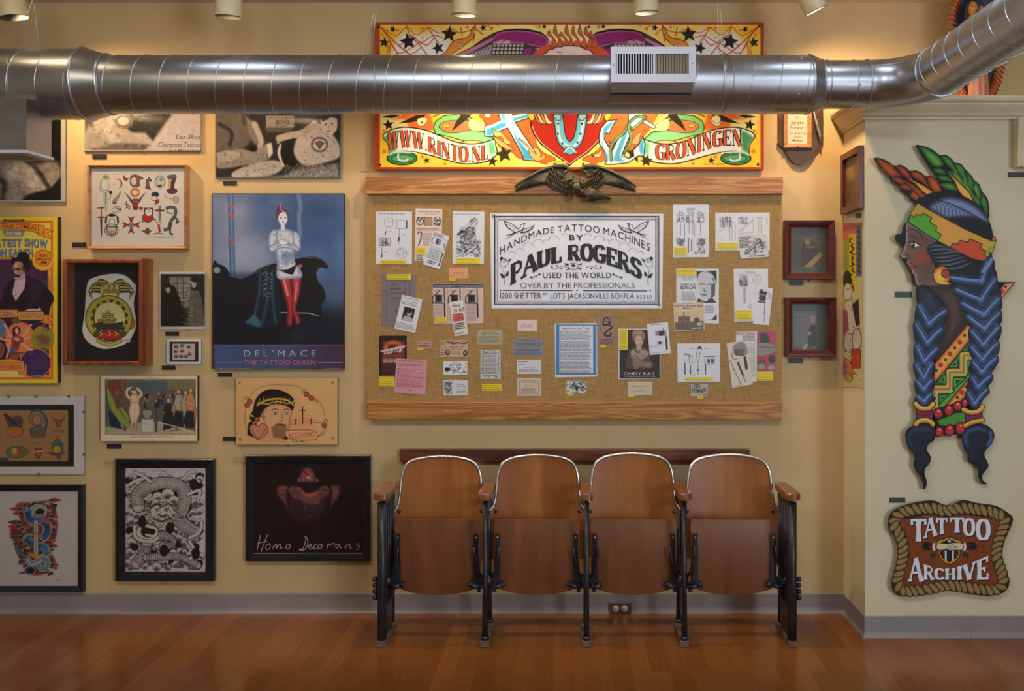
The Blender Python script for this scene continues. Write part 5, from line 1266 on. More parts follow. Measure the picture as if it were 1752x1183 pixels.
A.stroke([(1240,630),(1300,610),(1370,640),(1370,740),(1310,830),(1280,900),(1260,960),(1205,980)],44,(62,62,68), smooth=True, ol=3, core=(110,110,116)); A.stroke([(1310,880),(1290,960),(1290,1040),(1325,1050)],22,(62,62,68), smooth=True, ol=3); A.stroke([(1340,800),(1400,800),(1390,870),(1430,840)],22,(62,62,68), smooth=True); A.stroke([(1230,690),(1320,720)],14,(62,62,68)); A.ell(1240,655,14,8, R_)
A.poly([(820,990),(880,990),(900,950),(940,950),(960,1000),(1000,985),(940,1040),(940,1065),(900,1040)],(96,90,84), ol=4); A.stroke([(1105,910),(1118,1000)],36, R_); A.poly([(1060,860),(1150,850),(1140,890),(1070,890)],(226,214,200), ol=4); A.stroke([(1020,1050),(1090,1030),(1180,1050)],14,(90,90,80), smooth=True); A.stroke([(1020,1100),(1360,1098)],6,(130,124,120))
A.flush(); A.build('print', t)
pane(t,153,287,315,421,.034); hook(t,238,427)

# -- circus poster
A = Art(P,.030); A.slab(-20,371,99,656,0,(232,206,44),(16,15,14)); A.raster(-20,372,98,655,(228,204,48), res=1.6)
A.frame(0,365,7.887)
OG = (214,110,50)
A.rect(-200,100,712,130, OG); A.rect(684,100,716,2380, OG); A.rect(0,140,676,600,(224,206,80)); 
A.poly([(-200,340),(250,330),(560,350),(670,500),(660,600),(-200,620)],(226,200,60), soft=60)
A.poly([(-100,150),(150,130),(350,135),(600,170),(580,285),(400,240),(150,215),(-100,235)],(226,156,50), ol=8, oc=(110,60,40)); A.poly([(500,270),(590,285),(595,200),(720,240),(640,265),(690,350),(500,290)],(226,150,46), ol=7, oc=(110,60,40))
A.poly([(40,240),(330,240),(300,310),(70,305)],(150,150,160), ol=7, oc=(60,64,90)); A.rect(110,90,260,112,(96,104,90), ol=5); A.ell(70,100,30,16,(80,84,84), ol=4); A.ell(300,100,30,16,(80,84,84), ol=4)
A.rect(-200,600,670,2400,(232,140,50)); A.rect(-200,622,648,1500,(62,36,66), ol=6, oc=(230,190,120))
A.poly([(-200,622),(200,622),(648,900),(648,1200),(300,1100),(-200,1300)],(80,46,84), soft=120, op=.6)
A.ell(582,635,150,142,(230,170,60), ol=6, oc=(150,80,40)); A.ell(585,605,106,106,(226,150,40), ol=16, oc=(200,90,50))
# ringmaster
A.poly([(20,1183),(60,1000),(120,930),(200,880),(330,820),(420,870),(540,910),(640,1010),(720,1110),(735,1180),(680,1260),(640,1500),(-60,1500),(-60,1250)],(34,22,40), soft=6, ol=0); A.poly([(360,900),(420,880),(600,1000),(480,1200),(400,1300),(420,1050)],(56,36,60), soft=60, op=.8)
A.poly([(205,900),(330,830),(345,900),(330,1020),(210,1190),(165,1080)],(206,176,184), soft=8); A.poly([(270,840),(340,800),(345,880),(300,900)],(180,150,170), soft=5)
for y in (980,1060,1108): A.ell(222-(y-980)*.1, y,7,7,(60,50,50))
A.ell(220,880,32,16,(180,170,180), ol=3); A.ell(270,876,24,18,(170,160,170), ol=3)
A.ell(260,740,86,92,(176,128,100), soft=10); A.ell(215,700,20,40,(216,180,160), soft=20); A.ell(320,740,30,40,(96,70,66), soft=16); A.poly([(160,775),(200,742),(240,738),(280,752),(300,762),(240,772),(200,762)],(66,30,24), soft=4); A.ell(212,800,22,18,(206,170,150), soft=12)
A.stroke([(190,690),(225,680)],7,(60,30,24))
A.poly([(150,650),(160,600),(240,590),(245,530),(290,518),(350,525),(395,575),(400,640),(410,740),(380,780),(340,790),(320,720),(300,670),(240,640),(200,660),(170,690)],(30,22,34), smooth=True, soft=4); A.stroke([(290,540),(275,600)],16,(76,64,80), soft=14)
A.frame(0,510,7.887)
A.poly([(320,175),(400,145),(500,150),(540,130),(560,175)],(196,176,180), soft=6)
A.rect(-200,262,660,1040,(44,32,62)); A.poly([(-100,160),(240,160),(235,262),(-100,268)],(232,150,50), ol=7, oc=(120,60,30)); A.poly([(245,185),(590,185),(590,298),(245,298)],(232,156,56), ol=7, oc=(120,60,30)); A.poly([(590,220),(730,250),(650,275),(730,370),(530,325),(590,300)],(226,134,44), ol=6, oc=(120,60,30)); A.ell(222,222,26,22,(226,190,80), ol=4)
A.ell(270,560,200,230,(222,128,76), ol=16, oc=(214,90,40)); A.ell(-40,420,130,140,(90,120,160), ol=14, oc=(220,110,50)); A.ell(-30,700,80,110,(120,80,60), ol=12, oc=(214,90,40))
A.ell(215,310,66,34,(90,100,74), soft=8)
for p in ([(200,540),(120,500),(90,400),(60,370)],[(190,560),(90,570),(-10,545)],[(180,590),(110,620),(120,700),(90,800)],[(270,540),(340,490),(390,400),(420,360)],[(280,570),(380,540),(470,490)],[(270,600),(340,650),(400,690)]): A.stroke(p,26,(214,170,146), smooth=True, soft=5)
A.poly([(165,520),(210,500),(260,510),(310,530),(320,590),(270,620),(245,720),(130,715),(160,640),(150,580)],(170,52,44), soft=4); A.poly([(130,700),(170,660),(210,700),(200,750),(140,740)],(70,96,150)); A.ell(225,560,40,30,(196,150,140), soft=10); A.stroke([(205,580),(230,640),(250,600)],20,(60,66,120), soft=5)
A.ell(222,440,56,62,(74,34,30), soft=8); A.ell(225,450,28,40,(222,184,164), soft=6); A.ell(220,395,36,12,(170,60,60)); A.ell(190,480,20,40,(74,34,30), soft=8)
A.rect(125,735,320,762,(96,90,46), ol=3); A.poly([(130,765),(270,765),(240,840),(130,840)],(150,74,56), soft=6)
A.ell(578,550,160,165,(150,146,50), ol=16, oc=(222,116,50)); A.ell(600,400,40,56,(150,108,90), soft=8); A.poly([(560,380),(640,350),(664,420),(640,470),(640,400),(590,390)],(60,40,34), soft=6); A.poly([(480,510),(560,480),(650,500),(690,560),(650,660),(540,650),(500,600)],(146,112,76), smooth=True, soft=8); A.poly([(500,520),(560,600),(640,640),(660,560),(600,500)],(120,84,60), soft=30)
for i in range(26): A.stroke([(x0_ := random.uniform(500,660), y0_ := random.uniform(500,650)),(x0_+16, y0_+random.uniform(-12,12))],5,(86,62,54), op=.6)
A.poly([(510,690),(580,670),(670,700),(640,720),(520,720)],(84,96,44), soft=5)
A.ell(478,880,210,195,(68,44,96), ol=14, oc=(224,110,50)); 
for i in range(30): A.stroke([(x0_ := random.uniform(340,620), y0_ := random.uniform(740,1000)),(x0_+60, y0_+random.uniform(10,50))],12, random.choice([(92,60,120),(50,34,74),(110,80,120)]), op=.6, soft=6)
A.ell(410,700,40,16,(190,180,180), soft=5); A.ell(590,900,60,50,(74,54,84), soft=16)
A.rect(-200,960,340,1075,(236,206,110)); A.poly([(-100,845),(140,820),(320,860),(330,1010),(160,970),(-100,990)],(232,150,66), ol=7, oc=(150,70,40)); A.poly([(250,985),(320,1010),(345,890),(360,900),(360,1050),(250,1030)],(220,150,66), ol=5, oc=(130,70,40))
A.ell(500,1055,80,16,(84,140,150), ol=3, oc=(40,60,70)); A.rect(-200,1072,700,1100,(214,100,50)); A.rect(-200,1100,780,1190,(232,208,50)); A.rect(726,-1200,800,1190,(230,206,44))
A.flush()
A.frame(0,365,7.887); RDp = (186,66,40); BL = (86,96,150)
A.text('SEE ONE',-120,190,[208,200],[160,148], RDp, bold=.03); A.text('COME',210,405,[205,215],[142,150], RDp, bold=.03); A.text('ALL',415,545,[218,240],[158,182], RDp, bold=.03); A.text('TO THE',85,280,295,250,(216,216,210), bold=.02)
for o_, c, b_ in ((5,(56,60,90),.05),(0,(104,124,180),.03)):
    A.text('GREATEST',-300+o_,292+o_,450+o_,345+o_, c, bold=b_); A.text('SHOW',330+o_,638+o_,[445+o_,470+o_],[335+o_,358+o_], c, bold=b_); A.text('ON',-60+o_,80+o_,580+o_,478+o_, c, bold=b_); A.text('EARTH',120+o_,440+o_,580+o_,478+o_, c, bold=b_)
    if o_: pass
A.vpoly([(160,600),(240,590),(245,530),(290,518),(350,525),(395,575),(400,640),(200,640)],(30,22,34))
for i,(tx, a, b) in enumerate((('FRIDAY',532,640),('MARCH 21',508,668),('8PM',552,630))): A.text(tx, a, b,590+i*48,550+i*48,(56,30,30), bold=.02)
A.frame(0,510,7.887); A.text('SHOWCASING',-160,175,245,180,(110,112,140), bold=.02); A.text('TALENTS OF',270,568,270,208,(110,112,140), bold=.02)
A.text('SPRECKELS THEATRE',-150,295,[888,892],[855,868],(170,80,44)); A.text('SAN DIEGO',-60,300,[948,955],[900,900],(196,90,44), bold=.04)
o = A.build('poster_board'); tag(o, 'yellow circus poster with a top-hatted ringmaster, mounted on board at the left edge', 'poster')
hook(o,30,657)

# -- shadow box with painted sheet
t = thing('display_case', P(175,625,.0), 'mahogany shadow box holding a cut-out tattoo design of ship and eagles on black', 'shadow box')
fx0, fy0, fx1, fy1, fo_ = 107,443.5,243.5,625,.098
bar_frame(t, fx0, fy0, fx1, fy1,6.6, fo_,.078, 'boxwood', name='door')
a = P(fx0, fy0, fo_); b = P(fx1, fy1, fo_)
MB().box(a[0], a[0]+.014,-.077,-.0015, b[2], a[2]).box(b[0]-.014, b[0]+.008,-.077,-.0015, b[2]-.004, a[2]+.004).box(a[0], b[0],-.077,-.0015, a[2]-.014, a[2]).box(a[0], b[0],-.077,-.0015, b[2], b[2]+.014).box(a[0]+.014, b[0]-.014,-.004,-.0015, b[2], a[2]).build('case', M['boxwood'], t)
for yy in (490,580): c = P(245, yy,.07); MB().box(c[0]-.001, c[0]+.0035,-.092,-.066, c[2]-.02, c[2]+.02).build('hinge', noisy('brass',(.55,.38,.14),(.6,.42,.18),9,.35, metal=1.), t)
A = Art(P,.012); A.slab(108,446,250,622,.005,(22,20,30)); A.build('backing', t)
A = Art(P,.020); A.frame(0,270,3.033)
sh = [(455,650),(480,625),(560,605),(640,608),(695,650),(708,680),(695,760),(706,840),(700,900),(660,960),(590,988),(520,990),(455,955),(428,900),(440,800),(445,720)]
A.raster(415,595,720,1000,(232,226,214), res=2.0)
A.poly(sh,(228,224,214), smooth=True, ol=3, oc=(180,176,170))
YL = (206,190,70); GN = (92,100,50)
for s_ in (-1,1):
    for k in range(9):
        A.stroke([(575+s_*20,650+k*6),(575+s_*(60+k*6),635+k*8),(575+s_*(112-k*3),690+k*7)],16, YL if k % 2 else (52,54,36), smooth=True, taper='end')
    A.stroke([(575+s_*15,690),(575+s_*80,650),(575+s_*120,700)],5,(40,42,30), smooth=True)
    A.ell(575+s_*100,860,26,30,(190,60,40) if s_ < 0 else (196,120,50), ol=3); A.stroke([(575+s_*80,900),(575+s_*110,850),(575+s_*100,790)],6,(66,80,44), smooth=True)
A.ell(570,690,52,40,(206,196,90), ol=3); 
for x in (550,578,606): A.ell(x,672,12,16,(216,170,120), ol=3); A.poly([(x-14,690),(x+14,690),(x+10,720),(x-10,720)],(190,150,90), ol=2)
A.poly([(540,700),(605,700),(620,745),(525,745)],(214,198,90), ol=3)
A.ell(565,835,122,120, YL, ol=4, edge=(176,160,50), ew=24); A.ell(570,830,84,88,(226,210,120), ol=7, oc=(60,62,40)); A.ell(568,828,66,66,(224,214,150), soft=20)
for i in range(30):
    a = math.radians(12*i); A.ell(568+90*math.cos(a),835+92*math.sin(a),8,8,(70,74,48) if i % 2 else YL, ol=2)
A.poly([(495,860),(540,850),(600,860),(640,850),(630,895),(560,900),(500,890)],(46,56,50), ol=2)
A.poly([(522,840),(605,838),(590,862),(535,862)],(140,130,70), ol=3)
for x, h in ((540,40),(560,50),(582,36)):
    A.stroke([(x,845),(x,845-h)],3,(60,54,30)); 
    for k in range(3): A.rect(x-10,845-h+k*13, x+9,855-h+k*13,(196,180,90), ol=2)
A.rstar(514,845,16,(196,60,40))
A.ell(570,918,46,32,(178,44,34), ol=4); A.poly([(500,905),(640,905),(625,940),(515,940)],(186,50,36), ol=3)
for x in (500,640): A.ell(x,915,16,14,(70,90,46), ol=2)
A.stroke([(510,950),(565,972),(625,950)],14, YL, smooth=True, ol=3)
A.flush(cut=True, back=.013, edgecol=(200,196,186))
for x in (522,568,602): A.vline([(x-6,905),(x+6,912),(x-4,925)],4,(230,200,150), smooth=True)
A.build('design_sheet', t)
A = Art(P,.020); A.frame(0,270,3.033); A.slab(640,936,674,958,.013,(230,216,216)); A.lines(643,939,671,955,3,(190,60,70),.4); A.build('price_tag', t)
pane(t,111,448,240,621,.088); hook(t,196,627)
# -- small black and white photo
t = thing('photo_print', P(312,563,.01), 'small black and white photo of two men at a shop window', 'photograph')
A = Art(P,.010); A.slab(273,465,351.5,563.5,0,(206,202,200),(120,116,110)); A.raster(274.5,469,350.5,559,(96,96,92), res=1.5); A.frame(0,270,3.033)
A.rect(835,605,1066,890,(54,56,52)); A.rect(880,620,990,780,(124,124,116), soft=6)
for k in range(7): A.stroke([(885,630+k*24),(1000,628+k*24)],3,(70,70,66)); 
for x in (920,950): A.stroke([(x,620),(x,780)],3,(60,60,58))
A.poly([(840,875),(838,740),(858,690),(875,660),(905,665),(920,700),(945,760),(960,875)],(40,38,38), soft=6); A.ell(872,685,13,18,(140,130,120), soft=4); A.rect(856,660,890,674,(22,22,22), soft=3)
A.poly([(975,875),(985,720),(1000,690),(1030,690),(1048,730),(1062,875)],(98,94,86), soft=6); A.ell(1006,655,13,20,(150,140,130), soft=4); A.poly([(988,645),(1000,618),(1020,618),(1026,648)],(50,48,46), soft=3); A.stroke([(940,760),(1000,740)],12,(90,84,80), soft=4)
for i in range(60): A.stroke([(x0_ := random.uniform(940,1000), y0_ := random.uniform(640,870)),(x0_+random.uniform(4,16), y0_)],3, random.choice([(180,180,172),(60,60,56)]), op=.6)
A.grain(14,3,3); A.contrast(1.5,90); A.flush(); A.build('print', t); pane(t,273,465,351.5,563.5,.0135); hook(t,322,565)
# -- little clip frame
t = thing('clip_frame', P(314,623,.01), 'tiny white clip frame with small flash drawings under the shop window photo', 'framed picture')
A = Art(P,.010); A.slab(285,580.5,344,623.5,0,(222,220,222),(140,140,140)); A.raster(286,582,343,622,(224,222,224), res=2.0); A.frame(0,270,3.033)
A.rect(880,955,1030,1060,(40,42,44)); A.rect(895,965,1012,1050,(206,190,184))
for x, y in ((915,980),(945,975),(980,982),(912,1005),(945,1003),(985,1018),(915,1030),(940,1030),(965,1030)):
    A.ell(x, y,9,8,(90,70,76), soft=3); A.ell(x+3, y-2,4,3,(206,160,150)); A.stroke([(x-10, y+4),(x, y+9),(x+11, y+2)],3,(60,50,56))
A.flush(); A.build('print', t); pane(t,285,580.5,344,623.5,.0135); hook(t,309,625)
# -- flash on white mount, black mat
t = thing('clip_frame', P(72,812,.01), 'wide white clip frame around a black bordered brown sheet of tattoo flash', 'framed picture')
A = Art(P,.014); A.slab(-30,678,144,812,0,(222,216,216),(150,146,140)); A.raster(-28,680,142.5,810.5,(222,216,216), res=1.5); A.frame(0,630,2.958)
A.rect(-100,186,374,498,(18,17,22)); A.rect(-100,213,345,472,(172,130,84)); A.R[:] = A.R
A.poly([(22,232),(60,250),(90,240),(116,260),(110,300),(90,330),(60,320),(40,290)],(92,66,60), smooth=True, soft=6); A.stroke([(25,235),(70,280),(100,310)],14,(54,46,50), smooth=True); A.ell(75,322,42,28,(190,120,60), soft=6, ol=2)
A.ell(188,255,40,40,(140,130,110), soft=6, ol=2); A.ell(186,262,22,26,(196,130,90), ol=2); A.stroke([(160,220),(200,215),(235,260),(230,310)],12,(70,84,90), smooth=True); A.poly([(150,310),(200,290),(235,310),(225,350),(160,352)],(100,104,90), soft=6, ol=2); A.stroke([(150,330),(190,322),(230,340)],8,(160,60,44), smooth=True)
for s_ in (-1,1): A.stroke([(297,270),(297+s_*22,262),(297+s_*36,240)],12,(66,54,50), smooth=True, taper='end')
A.poly([(282,262),(312,262),(308,295),(297,302),(286,295)],(170,70,60), ol=2)
A.ell(292,353,15,15,(206,92,50), soft=3); A.poly([(262,380),(290,360),(318,380),(320,420),(300,465),(270,430)],(60,110,130), soft=4, ol=2); A.ell(288,412,22,22,(200,160,50), ol=3); A.stroke([(250,430),(285,440),(325,430)],10,(120,60,50), smooth=True)
A.poly([(30,425),(60,400),(100,398),(145,420),(110,452),(50,450)],(110,120,70), smooth=True, ol=2); A.ell(75,422,16,16,(206,170,60)); A.ell(100,424,16,16,(190,60,44)); A.ell(125,420,10,12,(90,120,70))
A.poly([(176,410),(210,408),(204,450),(192,460),(180,448)],(180,80,66), ol=3); A.stroke([(172,425),(214,420)],6,(226,190,150)); A.stroke([(170,380),(212,380)],4,(140,110,80)); A.rect(-10,455,44,478,(44,42,46), op=.8)
A.grain(5,4,2); A.flush(); A.text('MAXWELL',272,326,326,312,(60,46,40))
A.build('print', t); pane(t,-30,678,144,812,.0175)
m_ = noisy('clip_steel',(.35,.33,.3),(.45,.42,.4),9,.4, metal=1.)
for k,(x, y) in enumerate(((15,678.5),(62,678.5),(118,678.5),(143.5,705),(143.5,778),(67,811.5))):
    c = P(x, y,.018); MB().box(c[0]-.006, c[0]+.006,-.021,-.0185, c[2]-.006, c[2]+.006).build('clip', m_, t)
# -- courtroom print
A = Art(P,.028); A.slab(173,643,337.5,755,0,(222,206,172),(18,16,14)); A.raster(174,644,337,754,(222,206,172), res=1.7); A.frame(0,630,2.958)
A.rect(532,58,990,338,(92,92,84)); A.rect(532,58,990,110,(120,112,84), soft=10); A.poly([(532,300),(640,280),(820,270),(990,320),(990,338),(532,338)],(172,160,132), soft=8)
A.rect(545,60,615,130,(124,70,52), soft=6); A.rect(622,60,640,320,(128,84,62), soft=3); A.rect(650,70,850,130,(82,100,104), soft=10)
for i in range(46):
    x = random.uniform(715,985); y = 120+random.random()*50; A.ell(x, y,7,9, random.choice([(176,138,108),(120,110,100),(150,120,96)]), ol=1.5); A.ell(x, y+22,12,16, random.choice([(54,64,66),(90,96,92),(126,100,76),(44,44,48)]), soft=3)
for x, y in ((852,165),(888,172),(922,165),(972,160),(905,120),(940,125),(965,115)):
    A.poly([(x-18, y+100),(x-24, y+50),(x-12, y+12),(x+12, y+14),(x+24, y+60),(x+14, y+140),(x-28, y+150)], random.choice([(206,148,96),(44,44,48),(190,130,84),(160,150,130)]), soft=4, ol=2)
    A.ell(x, y,10,12,(206,160,124), ol=2); A.stroke([(x-20, y+60),(x+10, y+70)],8,(200,150,110), soft=3)
for x in (850,900,955): A.poly([(x-30,270),(x-10,215),(x+26,220),(x+30,300),(x-10,306)],(36,38,44), soft=6)
A.poly([(540,100),(560,120),(580,160),(620,200),(650,240),(650,300),(620,290),(580,240),(548,180)],(142,156,72), smooth=True, soft=3, ol=2); A.stroke([(560,130),(600,200),(640,260)],6,(100,116,50), smooth=True)
A.poly([(545,210),(590,250),(620,310),(560,300)],(40,46,70), soft=4); A.ell(592,124,12,16,(160,84,60), soft=3); A.poly([(575,150),(605,140),(610,200),(590,210)],(120,70,50), soft=5)
NU = (228,200,166); NE = (176,132,104)
A.poly([(652,150),(672,128),(695,130),(708,155),(704,180),(712,205),(706,240),(696,270),(694,300),(702,312),(682,315),(680,280),(674,300),(672,316),(660,314),(662,280),(652,240),(650,210),(658,180)], NU, smooth=True, ol=2, oc=(120,84,66), edge=NE, ew=12)
A.stroke([(655,152),(642,135),(646,108),(672,100)],12, NU, smooth=True, ol=2, oc=(120,84,66)); A.stroke([(702,150),(716,132),(700,108),(680,102)],12, NU, smooth=True, ol=2, oc=(120,84,66))
A.ell(678,118,13,15, NU, ol=2, oc=(120,84,66)); A.ell(676,106,16,10,(130,84,56)); A.stroke([(664,170),(680,176),(696,168)],3, NE, smooth=True); A.stroke([(680,190),(682,220),(679,270)],3, NE); A.ell(681,205,3,3, NE)
A.rect(716,258,776,326,(200,192,176), ol=2, oc=(110,104,96)); A.poly([(725,215),(765,215),(768,235),(752,258),(738,258),(722,235)],(150,146,132), ol=2, smooth=True); A.stroke([(790,215),(790,320)],12,(66,80,96), soft=3)
A.stroke([(800,275),(900,300),(980,330)],5,(200,190,160), smooth=True); A.grain(9,3,5); A.flush(); A.lines(660,342,900,354,2,(130,110,90),.3); A.text('PHRYNE',745,775,51,47,(90,70,60))
o = A.build('print_board'); tag(o, 'mounted colour print of a pale nude before a crowd of seated bearded men', 'print'); hook(o,262,757)
# -- colour dragon, black frame
t = thing('framed_flash_sheet', P(70,1014,.0), 'black frame with a red, blue and black snake and dagger drawing at lower left', 'framed picture')
bar_frame(t,-40,831,141.5,1014.5,10,.030,0, 'blackframe', lip=.006)
A = Art(P,.014); A.slab(-35,836,136,1010,.001,(214,206,202)); A.raster(-10,838,134,1008,(214,206,202), res=1.7); A.frame(0,840,7.393)
random.seed(21)
body_ = [(230,160),(420,150),(640,130),(700,230),(720,340),(730,470),(700,600),(660,700),(650,800),(700,900),(640,1000),(560,1050),(430,1070),(320,1020),(280,920),(220,800),(210,680),(160,620),(130,540),(150,430),(260,380),(200,250)]
A.poly(body_,(128,48,46), smooth=True, soft=34)
for i in range(170):
    x, y = random.uniform(210,700), random.uniform(150,1060)
    if x < 330 and 420 > y > 330 or x < 250 and y > 760 or x > 660 and y > 980: continue
    r = random.uniform(14,34); a0 = random.uniform(-.8,.2); p_ = [(x-r*1.5*math.cos(a0), y-r*1.5*math.sin(a0)),(x-r*.2, y-r*.5),(x+r, y-r*.3),(x+r*.8, y+r*.5),(x-r*.2, y+r*.5)]
    A.poly(p_, random.choice([(182,52,50),(182,52,50),(30,26,32),(30,26,32),(196,188,166)]), smooth=True, ol=5, oc=random.choice([(206,190,170),(110,100,96)]))
for x, y, l in ((120,235,150),(160,290,130),(100,400,170),(100,455,150),(120,590,160),(160,670,120),(200,190,130),(780,120,-150),(740,330,-90),(730,700,-100),(230,900,90),(740,940,-90)):
    A.poly([(x, y),(x+l*.6, y-30),(x+l*1.1, y-6),(x+l*1.1, y+20),(x+l*.5, y+22)], random.choice([(74,68,50),(176,54,50)]), smooth=True, ol=4, oc=(150,140,110)); A.ell(x+l*.85, y-2,28,20,(24,20,28), ol=5, oc=(196,182,160))
A.ell(490,240,116,76,(150,160,160), ol=8, oc=(40,50,60), edge=(190,196,190), ew=30); A.ell(500,262,64,40,(30,28,34)); A.stroke([(400,330),(430,260),(500,210),(580,250),(560,320)],26,(170,176,172), smooth=True)
A.stroke([(365,270),(360,330),(420,380),(500,370),(580,420),(600,500),(560,590)],86,(66,124,170), smooth=True, ol=9, oc=(196,200,190))
A.stroke([(350,600),(420,670),(500,690),(570,720),(590,790)],70,(66,124,170), smooth=True, ol=9, oc=(196,200,190)); A.stroke([(420,560),(340,560),(300,620),(350,680)],40,(150,160,150), smooth=True, ol=7)
for pl in ([(350,280),(350,340),(400,390)],[(540,400),(600,450),(600,520),(560,590)],[(320,620),(370,680),(450,700),(520,710)]):
    c = cat(pl, False,6)
    for i in range(0, len(c)-1): d = c[i+1]-c[i]; nn = np.array([-d[1], d[0]])/np.hypot(*d); A.stroke([tuple(c[i]-nn*30), tuple(c[i]+nn*30)],7,(26,48,84))
A.stroke([(455,400),(455,800)],56,(196,190,176), ol=6); A.stroke([(455,410),(455,790)],5,(90,50,44)); A.stroke([(380,800),(460,840),(550,810)],40,(206,160,60), smooth=True, ol=5); A.stroke([(430,540),(520,570),(500,600)],14,(190,80,50), smooth=True)
A.stroke([(340,850),(370,910),(440,920),(520,870),(590,880),(600,950),(540,990),(490,950)],60,(120,146,170), smooth=True, ol=8, oc=(200,200,190)); A.stroke([(345,860),(380,925),(450,925),(530,880)],20,(196,200,192), smooth=True)
A.stroke([(210,700),(240,780),(320,830)],44,(90,116,130), smooth=True, ol=6); A.ell(380,1010,66,54,(60,70,84), ol=10, oc=(160,170,170)); A.ell(390,1010,36,30,(26,26,34))
A.stroke([(550,330),(640,400),(600,400),(520,380)],24,(196,90,80), smooth=True, soft=6)
A.flush(); A.lines(710,1128,785,1142,1,(120,110,106),.4); A.build('print', t); pane(t,-35,836,136,1010,.019)
random.seed(5)
# -- black and white dragon
t = thing('framed_flash_sheet', P(281,996,.0), 'upright black frame with a black ink dragon drawing full of swirling clouds', 'framed picture')
bar_frame(t,196.5,786.5,365.5,995.5,15.5,.034,0, 'blackframe', lip=.008)
A = Art(P,.018); A.slab(205,795,358,987,.001,(218,212,208)); A.raster(211,801,351,980,(218,212,208), res=2.0); A.frame(0,630,2.958)
WH = (214,208,204); BKI = (34,28,32)
def puff(x, y, r): A.ell(x, y, r, r*.92, WH, ol=1.8, oc=(50,44,48)); A.ell(x, y+r*.45, r*.62, r*.45,(70,60,64), soft=r*.5, op=.85)
for i in range(330):
    x, y = random.uniform(642,1020), random.uniform(545,1015)
    if random.random() < .16: A.ell(x, y,22,18, BKI, soft=5)
    else: puff(x, y, random.uniform(13,24))
def scaled(pl, w_):
    A.stroke(pl, w_,(176,168,166), smooth=True, ol=4, oc=(40,34,38), core=(226,220,216)); c = cat(pl, False,10)
    for i in range(0, len(c)-1):
        d = c[i+1]-c[i]; L_ = np.hypot(*d)+1e-6; nn = np.array([-d[1], d[0]])/L_
        for k in range(-2,3):
            q = c[i]+nn*(k+.5*(i % 2))*w_/5.5; A.stroke([tuple(q-nn*w_*.09), tuple(q+d/L_*5), tuple(q+nn*w_*.09)],2,(74,66,70))
scaled([(700,700),(700,640),(750,600),(830,585),(910,600),(935,660),(920,720),(900,760),(940,800),(985,830)],62)
scaled([(760,860),(830,850),(870,880),(830,900)],44); scaled([(690,990),(730,940),(740,900)],52); scaled([(740,960),(840,955),(920,960),(1000,1000)],34)
A.ell(835,650,66,40, BKI, soft=4)
for x, y, r in ((800,655,30),(850,640,32),(880,670,26),(790,690,28),(835,690,34)): puff(x, y, r)
for k in range(13): a_ = 2*PI*k/13; A.poly([(820+54*math.cos(a_-.2),730+44*math.sin(a_-.2)),(820+92*math.cos(a_+.15),730+78*math.sin(a_+.15)),(820+54*math.cos(a_+.25),730+44*math.sin(a_+.25))], WH, ol=2.6)
A.ell(820,730,60,50, WH, ol=3)
for p in ([(775,700),(800,690),(815,705)],[(830,700),(850,688),(868,698)],[(800,740),(820,752),(845,740)],[(780,762),(820,775),(860,760)]): A.stroke(p,7,(50,42,46), smooth=True)
for x_ in (797,846): A.ell(x_,716,9,7, WH, ol=3); A.ell(x_,716,3,3, BKI)
for i in range(26): a = random.uniform(0,6.3); x, y = 820+random.uniform(-50,50),730+random.uniform(-42,42); A.stroke([(x, y),(x+14*math.cos(a), y+12*math.sin(a)),(x+18*math.cos(a+1), y+16*math.sin(a+1))],2.2,(60,52,56), smooth=True)
A.ell(745,835,56,46, WH, ol=3); A.ell(752,828,40,32, BKI); A.stroke([(735,800),(790,815),(780,850),(740,845)],12, WH, smooth=True); A.stroke([(680,800),(690,860),(760,880),(800,860)],16, WH, smooth=True, ol=2.4)
for p in ([(640,600),(690,570),(740,560)],[(680,530),(720,545),(760,575)],[(930,560),(960,530),(985,525)],[(950,640),(1010,620),(1000,670)],[(960,860),(1010,830),(1020,780)],[(960,880),(985,930),(960,970)]): A.stroke(p,15, WH, smooth=True, ol=2.2)
A.stroke([(770,524),(800,518),(840,524)],2,(70,64,66), smooth=True)
for x, y in ((990,940),(980,590),(830,925),(860,810),(720,780)): A.ell(x, y,22,30, BKI, soft=3)
A.flush(); A.build('print', t); pane(t,205,795,358,987,.022); hook(t,282,997)
# -- tattooed lady poster
A = Art(P,.026); A.slab(363,331,588.5,632,0,(40,46,84),(20,22,34)); A.raster(364,332,588,591,(40,60,110), res=1.4); A.frame(350,310,2.4633)
A.grad([(0,(70,96,140)),(.35,(84,116,160)),(.55,(76,104,150)),(.7,(44,56,90)),(.85,(24,28,46)),(1,(22,24,40))])
A.poly([(40,60),(180,60),(220,200),(240,380),(140,400),(40,340)],(146,156,186), soft=150, op=.9); A.ell(200,330,80,60,(166,178,200), soft=80, op=.6); A.ell(470,180,130,110,(44,76,128), soft=100, op=.7); A.ell(540,480,60,60,(74,96,130), soft=70, op=.7); A.ell(250,130,60,70,(66,96,150), soft=60, op=.5)
A.R += ((fbm(A.H, A.W,40,3,4)-.5)*26)[..., None]
A.poly([(97,52),(123,52),(130,408),(106,408)],(70,104,150), soft=4); A.stroke([(112,60),(118,400)],6,(120,150,186), soft=6)
for y in (90,130,235): A.poly([(98, y),(126, y+18),(127, y+34),(99, y+16)],(176,92,96), soft=3)
